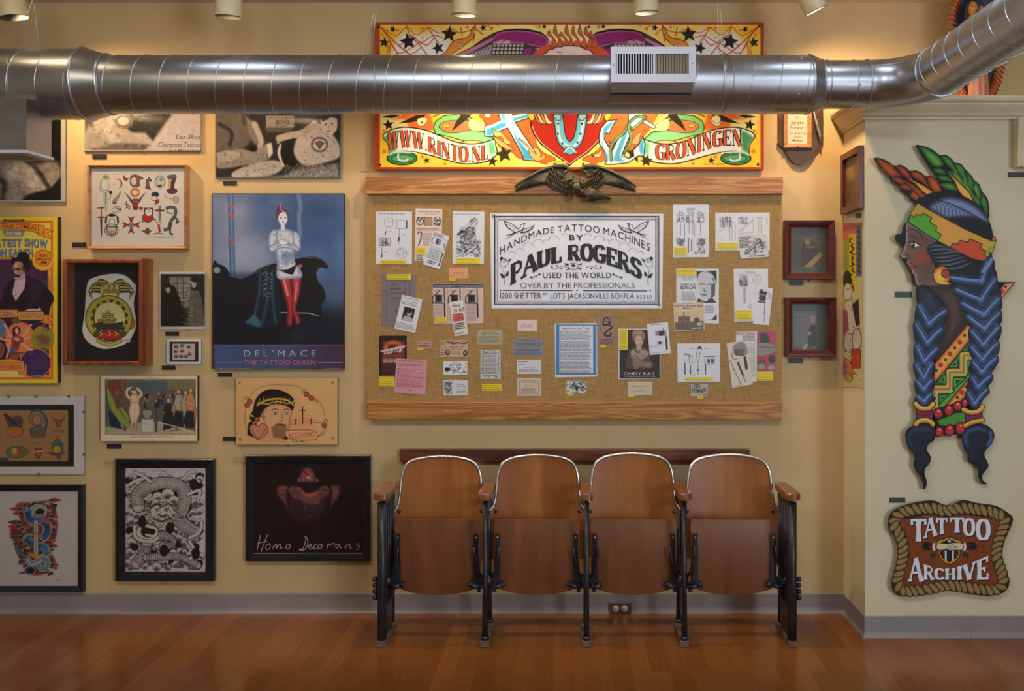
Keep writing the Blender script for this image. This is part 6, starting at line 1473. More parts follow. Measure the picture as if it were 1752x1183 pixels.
# sofa
A.poly([(36,350),(60,350),(90,365),(110,395),(150,410),(190,395),(230,370),(280,350),(330,345),(380,330),(440,318),(490,325),(518,350),(515,370),(490,365),(472,385),(478,420),(500,450),(510,490),(490,530),(495,560),(485,590),(470,575),(450,560),(250,556),(40,556)],(12,14,26), smooth=True, soft=2); A.poly([(36,400),(300,400),(460,550),(300,690),(36,690)],(14,17,32), soft=50)
A.ell(52,376,15,14,(130,146,176)); A.stroke([(100,395),(150,408),(200,392),(280,352)],3,(130,150,180), smooth=True, op=.7); A.stroke([(420,320),(490,328),(518,352)],3,(90,110,150), smooth=True); A.stroke([(318,554),(440,556),(480,568)],4,(140,160,186))
# shawl
A.poly([(220,385),(260,360),(300,370),(310,500),(325,590),(250,620),(170,596),(210,560),(215,480)],(18,30,46), soft=4)
for p in ([(235,380),(230,480),(200,600)],[(260,370),(262,500),(240,615)],[(285,380),(290,520),(300,600)]): A.stroke(p,8,(44,84,108), smooth=True, soft=8, op=.8)
for i in range(40): A.ell(random.uniform(245,285), random.uniform(380,500),2.2,2.2, random.choice([(190,140,150),(120,140,160)]))
A.poly([(170,596),(210,560),(240,600),(230,618)],(52,96,116), soft=5)
# figure
SK = (206,214,228)
A.poly([(312,400),(365,395),(372,480),(378,520),(372,600),(356,618),(345,600),(350,540),(335,480)],(176,56,66), soft=3, edge=(110,26,40), ew=16); A.poly([(362,400),(410,400),(402,470),(385,540),(405,585),(400,612),(384,600),(366,540),(372,460)],(186,66,76), soft=3, edge=(120,30,44), ew=14)
A.stroke([(335,420),(350,480)],8,(236,150,150), soft=8); A.stroke([(388,430),(382,500)],6,(226,140,140), soft=8); A.ell(368,628,14,9,(20,20,30)); A.ell(402,608,10,8,(20,20,30))
OLb = (96,116,158)
A.poly([(298,212),(330,200),(368,210),(384,240),(380,290),(378,322),(384,345),(402,368),(411,404),(366,412),(312,414),(302,380),(306,345),(300,310),(296,260)], SK, smooth=True, soft=1.5, edge=(136,152,188), ew=18)
A.ell(345,325,22,30,(120,146,190), soft=20, op=.7); A.stroke([(340,300),(343,360)],3,(130,148,184), soft=4); A.ell(352,312,26,12,(96,124,176), soft=10, op=.6)
A.poly([(272,228),(286,208),(304,208),(306,240),(302,275),(285,292),(270,275)], SK, smooth=True, edge=(140,156,190), ew=12, ol=1.5, oc=OLb); A.poly([(376,212),(394,222),(404,250),(405,285),(392,296),(378,280),(372,240)], SK, smooth=True, edge=(140,156,190), ew=12, ol=1.5, oc=OLb)
A.poly([(274,276),(300,262),(345,262),(385,272),(402,288),(385,296),(350,282),(310,286),(284,300),(272,290)], SK, smooth=True, edge=(128,146,186), ew=9, ol=1.8, oc=OLb); A.stroke([(300,276),(340,268),(375,280)],3,(110,130,172), smooth=True)
A.poly([(310,252),(330,248),(352,258),(340,268),(318,266)],(224,230,240), smooth=True, ol=1.5, oc=OLb)
A.poly([(318,378),(350,372),(393,348),(372,395),(352,392)],(14,14,20)); A.stroke([(300,372),(350,375),(396,345)],3,(14,14,20), smooth=True)
A.stroke([(330,200),(330,175)],18,(214,218,228), soft=2); A.ell(330,158,19,27,(222,224,232), soft=2); A.poly([(304,160),(302,125),(318,92),(326,112),(345,122),(357,145),(355,170),(348,140),(325,130),(312,145)],(106,52,74), smooth=True, soft=1.5); A.stroke([(318,92),(322,120),(345,135)],3,(196,180,200), smooth=True)
for x in (322,340): A.ell(x,155,4,2.4,(50,50,80))
A.ell(331,174,5,2.4,(160,60,70)); A.stroke([(330,158),(329,166)],1.5,(150,150,170))
for i in range(95):
    x, y = random.choice([(random.uniform(276,400), random.uniform(215,300)),(random.uniform(302,385), random.uniform(290,370)),(random.uniform(312,408), random.uniform(372,408))])
    if abs(y-390) < 16 and 322 < x < 385: continue
    A.stroke([(x, y),(x+random.uniform(-7,7), y+random.uniform(-7,7)),(x+random.uniform(-7,7), y+random.uniform(-7,7))],2.2, random.choice([(84,110,160),(84,110,160),(110,124,150),(176,110,120)]), smooth=True, op=.75)
A.ell(404,358,8,8,(176,80,90), soft=3); A.stroke([(398,243),(402,210),(398,160),(404,110),(396,60)],14,(150,176,206), smooth=True, soft=14, op=.6); A.stroke([(388,250),(402,240)],2.5,(230,230,230))
A.frame(350,310,2.4633); A.flush()
A.raster(42,690,587,793,(72,80,122)); A.grad([(0,(66,84,130)),(.5,(70,78,120)),(1,(66,44,66))], axis=0); A.R += ((fbm(A.H, A.W,30,3,9)-.5)*10)[..., None]; A.flush()
A.text("DEL'MACE",166,468,739,712,(170,176,186), bold=-.006, track=.42); A.text('THE TATTOO QUEEN',166,467,774,755,(190,112,128), bold=.0, track=.12)
A.vrect(52,764,158,765.6,(150,140,160)); A.vrect(474,764,582,765.6,(150,140,160)); A.vrect(40,690,586,692,(140,150,180)); A.lines(50,787,200,792,1,(130,130,160),.4); A.lines(510,787,575,792,1,(130,130,160),.4)
o = A.build('poster_board'); tag(o, 'large blue poster of a tattooed lady in red stockings leaning on a black sofa', 'poster')
# -- haloed man print
A = Art(P,.022); A.slab(404,647.5,577.5,761,0,(206,160,104),(40,30,24)); A.raster(405,648,577,760,(212,168,112), res=1.7); A.frame(350,310,2.4633)
A.grain(6,40,3)
for x, y in ((148,850),(540,850),(150,1090),(540,1085)): A.rstar(x, y,10,(140,86,60), k=.3)
A.stroke([(190,1080),(170,1010),(180,940),(215,880),(270,862),(330,860),(390,865),(440,900),(490,940),(508,1000),(495,1060),(460,1090)],2.6,(120,110,100), smooth=True)
A.stroke([(350,1030),(420,1020),(500,1022),(505,1060),(470,1080)],3,(110,90,80), smooth=True); A.ell(412,1015,60,24,(222,140,90), soft=30, op=.6)
for x, y0, y1, w_ in ((413,952,1022,5),(384,1003,1026,3),(449,1003,1026,3)): A.stroke([(x, y0),(x, y1)], w_,(44,28,30)); A.stroke([(x-w_*2.4, y0+(y1-y0)*.22),(x+w_*2.4, y0+(y1-y0)*.22)], w_*.8,(44,28,30))
A.poly([(190,1000),(205,960),(215,920),(250,885),(300,878),(350,895),(378,925),(375,960),(355,980),(350,1020),(355,1080),(330,1090),(300,1000),(290,950),(240,990),(210,1010)],(26,20,22), smooth=True, soft=1.5); A.poly([(180,1070),(185,1020),(215,1000),(230,1090)],(26,20,22), soft=2)
A.poly([(240,985),(265,950),(310,940),(350,950),(368,970),(362,1000),(355,1050),(330,1085),(290,1080),(260,1050),(250,1010)],(214,160,116), smooth=True, soft=1.5, ol=1.6, oc=(120,70,50), edge=(190,130,90), ew=12)
A.poly([(225,1100),(270,1060),(300,1085),(345,1090),(350,1105)],(206,150,108), soft=3)
A.poly([(280,1040),(310,1020),(345,1030),(350,1060),(330,1088),(290,1080)],(120,92,66), soft=10, op=.85); A.ell(322,1042,13,4,(176,90,80)); A.stroke([(300,1030),(322,1026),(342,1030)],5,(80,56,44), smooth=True)
for x in (296,345): A.ell(x,980,11,5,(236,222,206), ol=1.6); A.ell(x+2,980,4,4.5,(40,50,60)); A.stroke([(x-14,966),(x,961),(x+14,966)],3,(40,26,24), smooth=True)
A.stroke([(322,975),(330,1010),(318,1012)],2.4,(140,86,62), smooth=True)
A.stroke([(222,945),(260,925),(310,918),(350,925),(375,945)],7,(196,160,60), smooth=True, ol=1.5, oc=(90,70,30)); A.stroke([(222,935),(265,940),(310,930),(350,938),(378,930)],4,(206,176,70), smooth=True)
for i in range(9): x = 228+i*18; A.stroke([(x,936-8*math.sin(i)),(x+5,918-8*math.sin(i*1.3))],3,(190,160,60))
A.poly([(225,1090),(195,1060),(192,1035),(210,1025),(226,1035),(245,1022),(265,1040),(262,1065)],(196,130,96), smooth=True, ol=3, oc=(110,44,40)); A.stroke([(200,1045),(225,1085),(258,1045)],3,(130,60,50), smooth=True)
for x, y in ((222,1005),(190,930),(180,945),(430,900),(450,915),(505,1030),(395,1090)): A.ell(x, y,11,10,(186,70,56) if x < 395 or x > 420 and x != 395 else (190,186,180), ol=2); 
for x, y in ((200,990),(245,990),(210,1018),(175,915),(420,885),(470,925),(380,1095),(415,1092),(510,1010)): A.ell(x, y,10,5,(190,160,50), rot=random.uniform(-40,40), ol=1.6)
A.poly([(340,1060),(360,1050),(440,1050),(470,1058),(475,1080),(455,1092),(360,1088)],(216,160,116), smooth=True, ol=2.4, oc=(140,60,50))
A.flush(); A.text('ECCE HOMO',356,462,[1086,1078],[1060,1056],(160,50,44), bold=-.005, slant=.15)
o = A.build('print_board'); tag(o, 'tan print of a man with a crown of thorns, ECCE HOMO scroll and three crosses', 'print'); hook(o,493,763)
# -- Homo Decorans
t = thing('framed_poster', P(526,962,.0), 'wide black framed poster, tattooed bald man seen from behind, HOMO DECORANS in script', 'framed picture')
bar_frame(t,419.5,780,633,961.5,14,.034,0, 'blackframe', lip=.007)
A = Art(P,.018); A.slab(428,788,625,954,.001,(30,16,20)); A.raster(433,793,620,949,(30,15,19), res=1.6); A.frame(370,740,4.552)
SKN = (150,84,76)
A.poly([(560,600),(580,470),(640,450),(710,480),(790,450),(860,440),(880,480),(860,560),(820,640),(780,690),(660,700),(600,650)],(56,34,38), soft=50)
A.poly([(470,460),(480,425),(520,410),(560,430),(548,520),(560,600),(530,560),(490,510)], SKN, smooth=True, soft=8, edge=(84,44,44), ew=24); A.poly([(890,425),(930,412),(965,430),(968,470),(940,530),(910,560),(880,600),(900,500)], SKN, smooth=True, soft=8, edge=(84,44,44), ew=24)
A.poly([(565,440),(600,420),(650,430),(700,470),(790,455),(830,420),(870,425),(880,470),(830,510),(760,560),(650,530),(580,490)],(120,76,74), smooth=True, soft=12)
A.ell(712,365,62,92,(140,88,84), soft=4, edge=(90,62,66), ew=26); A.ell(705,340,34,56,(186,84,74), soft=30); A.ell(712,354,20,12,(250,214,206), soft=14)
A.ell(643,370,9,18,(170,100,90), soft=3); A.ell(785,374,8,16,(190,130,120), soft=3); A.stroke([(655,440),(690,480),(740,490),(790,460)],26,(176,92,72), smooth=True, soft=10); A.poly([(650,390),(775,390),(790,440),(760,465),(700,470),(655,435)],(34,18,24), smooth=True, soft=14)
for i in range(260):
    x, y = random.choice([(random.gauss(515,25), random.gauss(470,40)),(random.gauss(930,25), random.gauss(470,34)),(random.gauss(615,32), random.gauss(465,28)),(random.gauss(830,32), random.gauss(465,28)),(random.gauss(710,70), random.gauss(580,50)),(random.gauss(710,34), random.gauss(350,45))])
    A.stroke([(x, y),(x+random.uniform(-12,12), y+random.uniform(-12,12)),(x+random.uniform(-10,10), y+random.uniform(-10,10))],4, random.choice([(36,22,30),(36,22,30),(60,50,60),(140,70,60)]), smooth=True, op=.75)
for i in range(14): x, y = random.gauss(710,70), random.uniform(520,640); A.stroke([(x, y),(x+5, y+30),(x+18, y+20)],3,(96,76,80), smooth=True, op=.7)
A.ell(785,545,22,18,(150,62,54), soft=8)
A.flush()
WT = (200,192,190)
for p in ([(345,800),(330,860),(318,920)],[(400,798),(375,860),(348,932)],[(318,868),(350,858),(395,850)],[(412,872),(392,880),(385,905),(400,915),(418,900),(420,878),(408,866)],
          [(440,908),(446,878),(444,900),(462,876),(472,880),(468,906),(488,878),(500,878),(498,904),(514,900)],[(562,874),(546,884),(544,904),(560,910),(574,896),(576,878),(560,872)],
          [(700,822),(690,870),(668,918),(648,916),(655,905)],[(680,824),(700,816),(714,850),(706,890),(682,918),(650,914)],[(722,896),(742,886),(738,872),(724,880),(722,902),(736,912),(756,898)],[(786,878),(772,876),(760,894),(768,912),(788,902)],
          [(806,876),(796,888),(798,906),(812,908),(822,892),(820,876),(806,874)],[(862,908),(872,872),(884,882),(906,866),(930,874)],[(960,876),(940,872),(930,892),(944,904),(962,880),(964,900),(978,900)],
          [(1000,906),(1010,874),(1008,896),(1034,872),(1042,880),(1038,902),(1060,896)],[(1112,868),(1096,872),(1100,884),(1115,892),(1106,912),(1088,914)]): A.vline(p,5.4, WT, smooth=True)
A.build('print', t); pane(t,428,788,625,954,.022)

# ---------------- small captions ----------------
for x0, y0, x1, y1, tx, wd in ((158,264,182,272, 'small black caption label under the photo with handwriting',0),(382,310,405,317, 'small black caption label under the reclining men photo',0),(123,415,147,423, 'small black caption label left of the honey wood framed flash sheet',0),
        (283,568,306,575, 'small black caption label just under the shop window photo',0),(277,626,300,633, 'small black caption label under the tiny clip frame',0),(183,760,208,768, 'small black caption label under the print of the nude and bearded men',0),
        (373,638.5,397,645, 'small black caption label under the tattooed lady poster',0),(381,748,404.5,755, 'small black caption label left of the crown of thorns print',0),(177,788,197,799, 'pale wooden caption label left of the ink dragon frame',1),(398,781,420,791, 'pale wooden caption label left of the script lettered black poster',1),
        (617,281.5,641,293, 'pale wooden caption label at the lower left corner of the flash banner',1),(1350,480,1375,488.5, 'black caption label below the upper oxblood frame',0),(1349,613,1374,622, 'black caption label below the lower oxblood frame',0)):
    o = small_label(x0, y0, x1, y1, tx, wood=bool(wd))
for x0, y0, x1, y1, tx in ((1531,499,1560,509, 'dark caption label left of the cut-out woman at neck height'),(1522,852,1549,860.5, 'dark caption label above the rope edged sign'),(1725,295,1760,303.5, 'dark caption label at the right edge beside the feathers')):
    small_label(x0, y0, x1, y1, tx, surf=PR)
# ---------------- notice board with the paper ephemera ----------------
BO = .030
board = thing('notice_board', P(983,719,.0), 'long burlap notice board with fir rails and clear acrylic cover', 'notice board')
a = P(627.5,318, BO); b = P(1338,705, BO); MB().box(a[0], b[0],-BO,-.0015, b[2], a[2]).build('backing', M['burlap'], board)
a = P(625.5,306,.055); b = P(1339.5,332,.055); MB().box(a[0], b[0],-.055,-.0015, b[2], P(0,300,.055)[2]-.008, bev=.002).build('top_rail', M['fir'], board)
a = P(628,689,.055); b = P(1338.5,718.5,.055); MB().box(a[0], b[0],-.055,-.0015, b[2], a[2], bev=.002).build('bottom_rail', M['fir'], board)
a = P(631,330,.040); b = P(1335,692,.040); MB().box(a[0], b[0],-.042,-.040, b[2], a[2]).build('acrylic_cover', M['acrylic'], board)
for x, y in ((760,318),(1203,315),(763,704),(1203,701),(940,696)):
    c = P(x, y,.056); MB().ball((c[0],-.0552, c[2]),(.0045,.0018,.0045),6).build('screw', M['screw'], board)
BA, BB, BC, BD = (620,280,4.61),(980,280,4.61),(620,480,4.61),(980,480,4.61)
TX = (112,110,118); DK = (40,36,40); WHT = (232,234,240); YN = (244,222,44)
def paper(fr, pts, lv, label, draw=None, col=WHT, name='printed_sheet', cat_='sheet', group='papers pinned on the notice board'):
    A = Art(P, BO+.0012+.0016*lv, step=6e-6); A.frame(*fr)
    if len(pts) == 4 and not hasattr(pts[0], '__len__'): x0, y0, x1, y1 = pts; pts = [(x0, y0),(x1, y0),(x1, y1),(x0, y1)]
    A.slabp(pts, A.off-.0008, col)
    if draw: draw(A)
    o = A.build(name); tag(o, label, cat_, group); return o
def local(A, fr, cx, cy, ang): A.frame(fr[0]+cx/fr[2], fr[1]+cy/fr[2], fr[2], ang)
def note(fr, x0, y0, x1, y1, label, lv=2, n=2):
    def d(A): A.lines(x0+6, y0+5, x1-6, y1-4, n,(170,150,40),.3)
    paper(fr,(x0, y0, x1, y1), lv, label, d, YN, 'yellow_note', 'note', 'yellow captions on the notice board')
def scrib(A, x0, y0, x1, y1, n, col=(90,88,96), w=1.6, ln=14):
    for i in range(n):
        x, y = random.uniform(x0, x1), random.uniform(y0, y1)
        p = [(x, y)]+[(min(max(x+random.uniform(-ln, ln), x0), x1), min(max(y+random.uniform(-ln, ln), y0), y1)) for _ in range(3)]
        A.vline(p, w, col, smooth=True)
def patent(A, x0, y0, x1, y1, parts, seed=1):
    """line drawings of a machine: coils, arms, rods with figure marks"""
    random.seed(seed)
    for kind, a, b, c, d in parts:
        if kind == 'coil':
            A.vframe(a, b, c, d,2, DK); 
            for k in range(5): A.vrect(a+(c-a)*(k+.4)/5, b, a+(c-a)*(k+.55)/5, d, TX)
        elif kind == 'rod': A.vline([(a, b),(c, d)],7, DK); A.vline([(a, b),(c, d)],3.6, WHT)
        elif kind == 'bar': A.vline([(a, b),(c, d)],7, DK)
        elif kind == 'ln': A.vline([(a, b),(c, d)],1.8, TX)
        elif kind == 'ring': A.vring(a, b, c, d,2, DK)
        elif kind == 'scr': scrib(A, a, b, c, d, int((c-a)*(d-b)/130),(80,76,84),1.8,16)
    random.seed(seed+50)
def d1(A):
    A.lines(130,390,355,402,1, TX,.4); A.vring(208,445,34,12,2, DK); A.vline([(175,445),(178,490),(210,500),(238,490),(242,445)],2.5, DK, smooth=True); A.vline([(195,500),(180,565)],3, DK); A.vline([(184,540),(178,568)],8, DK)
    A.vframe(268,446,354,514,2.5, TX); A.vrect(346,446,354,514, DK); A.vline([(292,514),(288,635)],3, DK); A.vline([(290,580),(286,612)],12, DK)
    A.vframe(134,584,220,650,2.5, DK); scrib(A,140,590,214,645,26, DK,2,20); A.vline([(156,655),(152,745)],3, DK); A.vline([(153,715),(151,742)],9, DK); A.vring(308,708,42,42,2.5, TX); A.vring(300,700,22,20,2, TX); scrib(A,275,680,340,735,8, TX)
    for x, y in ((205,532),(320,560),(175,692),(225,398)): A.lines(x, y, x+26, y+6,1, TX,.5)
paper(BA,(106,379,391,793),0, 'white patent sheet with sketches of pens, top left corner of the notice board', d1)
note(BA,145,762,348,789, 'yellow caption strip at the foot of the top left patent sheet')
def d2(A):
    A.text('How is your time for you?',440,612,386,370, DK, slant=.3); A.lines(485,396,610,404,1, TX,.4)
    A.vrect(488,425,552,490,(196,150,120)); A.vframe(488,425,552,490,3, DK); A.vring(455,455,30,32,4, DK); A.vring(590,455,28,34,4, DK); scrib(A,430,425,490,490,24, DK,2.6); scrib(A,560,425,618,490,24, DK,2.6)
    A.vrect(424,505,622,532,(240,206,190)); A.lines(428,508,618,530,2,(170,120,100),.6); A.lines(480,545,560,650,12,(190,150,140),.4); A.vline([(430,560),(450,540),(470,560),(440,650)],7,(60,50,54), smooth=True); A.vline([(465,560),(462,600)],14,(176,130,110)); A.lines(425,722,480,765,3, DK,.5)
paper(BA,[(420,354),(631,358),(622,770),(412,768)],0, 'cream leaflet with a tattoo machine drawing and script heading, partly under a tilted sheet', d2,(244,226,214))
note(BA,424,662,500,714, 'yellow caption square on the cream machine leaflet', n=4)
def d3(A):
    local(A, BA,583,684,19); A.lines(-62,-130,30,-105,3, DK,.5); A.vframe(-55,-100,62,-20,2, TX); A.vrect(-25,-90,5,-45,(70,66,80)); A.vrect(-8,-88,14,-44,(150,146,156))
    A.vline([(-50,-90),(-60,-60),(-40,-40)],4, DK, smooth=True); A.vframe(-56,-8,48,78,2, TX); A.lines(-50,-4,42,74,7, TX,.4); A.vline([(56,0),(58,110)],8, DK); A.vline([(40,-70),(60,-30)],5, DK); A.lines(-40,88,30,118,2, DK,.5)
paper(BA,[(560,533),(686,576),(609,833),(478,796)],1, 'small white tilted sheet with machine drawing, overlapping the cream machine leaflet', d3)
def d4(A):
    A.lines(725,394,950,404,1, TX,.4); A.vline([(735,580),(890,440)],22, DK); A.vline([(735,580),(890,440)],17, WHT); A.vline([(750,566),(790,530)],14,(90,86,96)); scrib(A,770,500,900,600,90, DK,1.8,22); scrib(A,840,430,905,480,20, TX,1.8); scrib(A,740,600,930,735,130,(80,78,86),1.8,20); A.vrect(805,680,835,715,(90,88,96)); A.vline([(800,720),(900,650)],10, WHT)
    A.vring(885,460,24,30,2, DK)
paper(BA,[(714,378),(963,380),(958,793),(711,791)],0, 'white patent sheet with a dense diagonal machine drawing, left of the big lettered sheet', d4)
note(BA,742,746,928,789, 'yellow caption strip at the foot of the dense diagonal machine drawing')
def d5(A): A.text('Wm Grimshaw',715,798,866,856,(90,50,40)); A.lines(690,886,730,894,1,(150,90,70),.4); A.lines(788,886,826,893,1,(150,90,70),.4); A.lines(720,872,800,876,1,(150,90,70),.4)
paper(BA,(682,821,834,908),0, 'small orange business card below the dense diagonal machine drawing', d5,(236,172,124), 'business_card', 'card', 'business cards on the notice board')
note(BA,687,906,733,926, 'tiny yellow tab under the orange business card', n=1)
def d6(A):
    g = (66,56,66); A.vframe(208,925,334,1088,3, g)
    for i,(tx, a, b) in enumerate((('The',222,264),('Modern',222,300),('Tattooist',222,326),('by',222,234),('Louis Morgan',222,306))): A.text(tx, a, b,[962,995,1030,1046,1072][i],[942,976,1010,1036,1056][i], g, bold=.01)
    A.vframe(188,905,378,1246,2, g); A.lines(258,1150,310,1175,2, g,.4)
paper(BA,[(153,868),(422,874),(416,1288),(152,1284)],0, 'grey booklet cover with boxed title, partly under a white page with a portrait', d6,(136,126,130), 'booklet', 'booklet')
note(BA,190,874,384,917, 'yellow caption strip at the top of the grey booklet cover')
def d7(A):
    local(A, BC,363,266,13); A.lines(-70,-128,66,-118,1, TX,.5); A.text('TATTOOS',-45,45,-92,-106,(90,88,96)); A.lines(-72,-88,70,-66,2, TX,.4)
    A.vrect(-44,-52,44,58,(50,48,52)); A.vell(6,-8,20,24,(170,166,162)); A.vell(-6,-26,26,16,(34,32,34)); A.vpoly([(-40,58),(-30,20),(10,14),(42,30),(42,58)],(190,188,184)); A.lines(-76,74,76,122,5, TX,.35)
paper(BC,[(314,113),(474,150),(415,416),(252,380)],1, 'white tilted page with a small dark portrait, over the grey booklet', d7)
def mach(A, cx, cy, s_=1.):
    A.vline([(cx-52*s_, cy+58*s_),(cx-50*s_, cy),(cx-20*s_, cy-28*s_),(cx+10*s_, cy-60*s_)],12*s_,(110,90,86), smooth=True); A.vrect(cx-30*s_, cy-20*s_, cx+34*s_, cy+48*s_,(60,50,54)); A.vrect(cx-14*s_, cy-14*s_, cx+10*s_, cy+40*s_,(30,26,30)); A.vline([(cx-58*s_, cy+55*s_),(cx+50*s_, cy+58*s_)],14*s_,(90,76,76)); A.vline([(cx+52*s_, cy-80*s_),(cx+56*s_, cy+50*s_)],10*s_,(60,52,56)); A.vline([(cx+56*s_, cy+60*s_),(cx+58*s_, cy+190*s_)],15*s_,(50,40,44))
def d8(A):
    A.vrect(556,30,950,58,(50,56,92)); A.text("JENSEN'S FINE TATTOOING MACHINES",562,944,52,38,(220,210,214), bold=.01, track=.14)
    for i, x in enumerate((600,725,860)): mach(A, x,130,.86); A.lines(x-38,78, x+32,86,1,(120,100,100),.4); A.lines(x-38,196, x+40,320,12,(150,130,130),.35)
    A.vrect(672,60,675,336,(170,140,134)); A.vrect(800,60,803,336,(170,140,134))
paper(BC,[(553,28),(952,28),(955,338),(562,342)],0, 'pale pink sheet with three tattoo machines under a blue heading', d8,(226,200,190))
note(BC,576,290,662,330, 'yellow caption on the three machine sheet', n=3)
def d9(A):
    local(A, BC,760,302,-8); A.text('Here',-38,22,-92,-122, DK, bold=.01, slant=.2); A.text('it is!',-30,44,-54,-86, DK, bold=.01, slant=.2); A.vrect(-46,-42,38,20,(196,60,60)); A.lines(-42,-38,34,16,4,(240,200,196),.25); A.lines(-44,30,40,84,4, DK,.55); A.lines(-44,106,34,124,2, TX,.4)
paper(BC,[(683,174),(792,154),(836,424),(730,443)],1, 'narrow white tilted leaflet with a red block reading HERE IT IS', d9,(236,228,222))
def card(fr, q, label, lines_, col, txtc=DK, lv=0, extra=None, name='business_card', cat_='card', group='business cards on the notice board'):
    def d(A):
        for tx, x0, x1, yb, yt in lines_:
            if tx: A.text(tx, x0, x1, yb, yt, txtc, bold=.0)
            else: A.lines(x0, yt, x1, yb, max(1, int((yb-yt)/9)), tuple((np.array(col)*.35+np.array(txtc)*.65).tolist()),.4)
        if extra: extra(A)
    paper(fr, q, lv, label, d, col, name, cat_, group)
def d10(A):
    A.raster(132,437,346,750,(40,26,30), res=1.6); A.rect(160,480,330,700,(150,66,36), soft=20); A.ell(245,530,80,60,(206,96,50), ol=6, oc=(110,40,30), soft=10); A.ell(245,545,50,40,(90,36,34), soft=10)
    A.poly([(165,620),(330,620),(330,648),(165,648)],(180,172,176)); 
    for x in range(176,330,22): A.rect(x,600, x+5,700,(50,30,34), soft=3)
    A.stroke([(150,560),(332,520)],16,(220,190,190), soft=5); A.poly([(150,660),(330,660),(330,745),(150,745)],(76,40,34), soft=14); A.grain(14,3,4); A.flush(); A.text('Club Star',168,322,[584,556],[548,512],(236,226,230), bold=.02, slant=.2)
paper(BC,[(131,437),(349,435),(350,750),(133,752)],0, 'dark book cover with glowing orange arch and diagonal script, lower left of the board', d10,(40,26,30), 'booklet', 'booklet')
note(BC,134,762,249,837, 'large yellow note below the dark orange book cover', n=5, lv=0)
def d11(A): local(A, BC,380,760,2.4); A.text('The Eternal Tattooers Are Here',-108,90,-116,-132,(90,30,60), bold=.01); A.lines(-108,-104,108,-80,2,(160,90,110),.4); A.lines(-108,-66,108,40,10,(160,90,110),.3, ragged=.5); A.lines(-108,46,110,84,5,(160,90,110),.4); A.lines(-10,100,14,112,1,(100,40,60),.6)
paper(BC,[(270,614),(511,632),(496,903),(248,884)],1, 'pink typed sheet overlapping the dark book cover', d11,(226,160,170))
card(BC,(431,476,544,540), 'small pinkish card with bold lettering, left of the sailor card',[('L. K. Skuse',438,534,502,486, ),('',440,536,530,508)],(206,160,140)); note(BC,434,534,482,550, 'tiny yellow tab under the small pinkish card', n=1)
def d12(A):
    for k in range(7): A.lines(612,478+k*17,648,490+k*17,1,(110,90,84),.5)
    A.vrect(655,474,657,602,(120,96,86)); A.vline([(660,480),(720,500),(750,490),(800,500),(830,480)],6, DK, smooth=True); A.vell(674,568,17,24,(60,50,50)); A.vell(812,575,18,24,(60,50,50)); A.vell(674,566,9,14,(190,150,130)); A.vell(812,573,9,14,(190,150,130))
    scrib(A,665,478,828,500,16,(90,70,66),2,14)
card(BC,(608,471,834,604), 'tan card with dragons across the top and two oval portraits below',[('SAILOR TOM',690,796,532,518),('TATTOO ARTIST',696,788,550,540),('',700,780,584,558)],(214,180,154), extra=d12)
def d13(A): A.vell(670,700,22,12,(44,42,50)); scrib(A,650,685,692,720,8, DK,3,12); scrib(A,680,655,820,735,40,(70,70,76),2.2,12)
card(BC,(638,640,827,746), 'white card with a small dark bird at left, under the sailor card',[('Rick',716,754,654,645),('TATTOOING',692,780,672,660)], WHT, extra=d13)
def d14(A): scrib(A,648,800,712,900,34,(70,70,78),2.2,20); A.vline([(650,820),(680,800),(700,850),(660,890)],4, DK, smooth=True)
card(BC,(640,789,830,908), 'white card with a sketched figure at left, lowest of its column',[('Tattooing',736,800,824,812),('Doris Wright',738,818,842,830),('',742,820,890,858)],(226,224,226), extra=d14)
card(BC,(909,392,1104,506), 'greenish grey business card below the big lettered sheet, above the crowded note',[("BILL'S STUDIO",958,1052,412,402),('EXPERT TATTOOING',934,1078,430,418),('',920,1090,494,438)],(190,178,146),(90,86,76))
def d15(A): scrib(A,940,552,1088,774,60,(70,70,76),2.4,12); A.vrect(945,572,1076,735,(216,214,212)); A.vframe(945,572,1076,735,2.5, DK); A.lines(952,590,1070,730,17,(96,94,98),.4); A.text('TATTOO ARTIST',956,1060,586,576, DK); A.text('SEND NO NAME',970,1056,755,745, DK)
card(BC,(932,550,1090,778), 'upright white handbill crowded with tiny lettering above a yellow strip',[],(214,214,214), extra=d15, name='printed_sheet', cat_='sheet', group='papers pinned on the notice board')
note(BC,943,816,1097,871, 'yellow strip alone below the crowded white handbill', lv=0, n=3)
card(BC,(1224,311,1377,401), 'pale pink card with a signature, highest card below the big lettered sheet',[('Sailor Smith',1258,1342,352,342),('',1240,1360,370,358),('',1236,1275,390,384)],(236,212,206),(140,80,90))
card(BC,(1195,460,1424,596), 'blue grey card reading TATTOOING ARTIST',[('ARTHUR B. MOWBRAY',1234,1382,478,468),('TATTOOING ARTIST',1200,1418,508,490),('HYGIENICALLY DONE',1206,1410,524,514),('',1206,1414,590,540)],(146,146,158),(50,50,70))
card(BC,(1218,627,1411,738), 'plain white business card between the blue grey card and the cream bordered card',[('',1226,1310,650,634),('',1228,1286,668,660),('Andrew D Jones',1272,1364,690,678),('',1236,1400,724,700)],(224,222,226))
def d16(A): A.vframe(1236,788,1392,896,2.5,(110,96,90))
card(BC,(1219,770,1411,912), 'cream card with a thin border reading TATTOOING, lowest of its column',[('TATTOOING',1262,1376,808,796),('C.H. Fellowes',1276,1352,836,826),('',1252,1374,886,846)],(222,200,178), extra=d16)
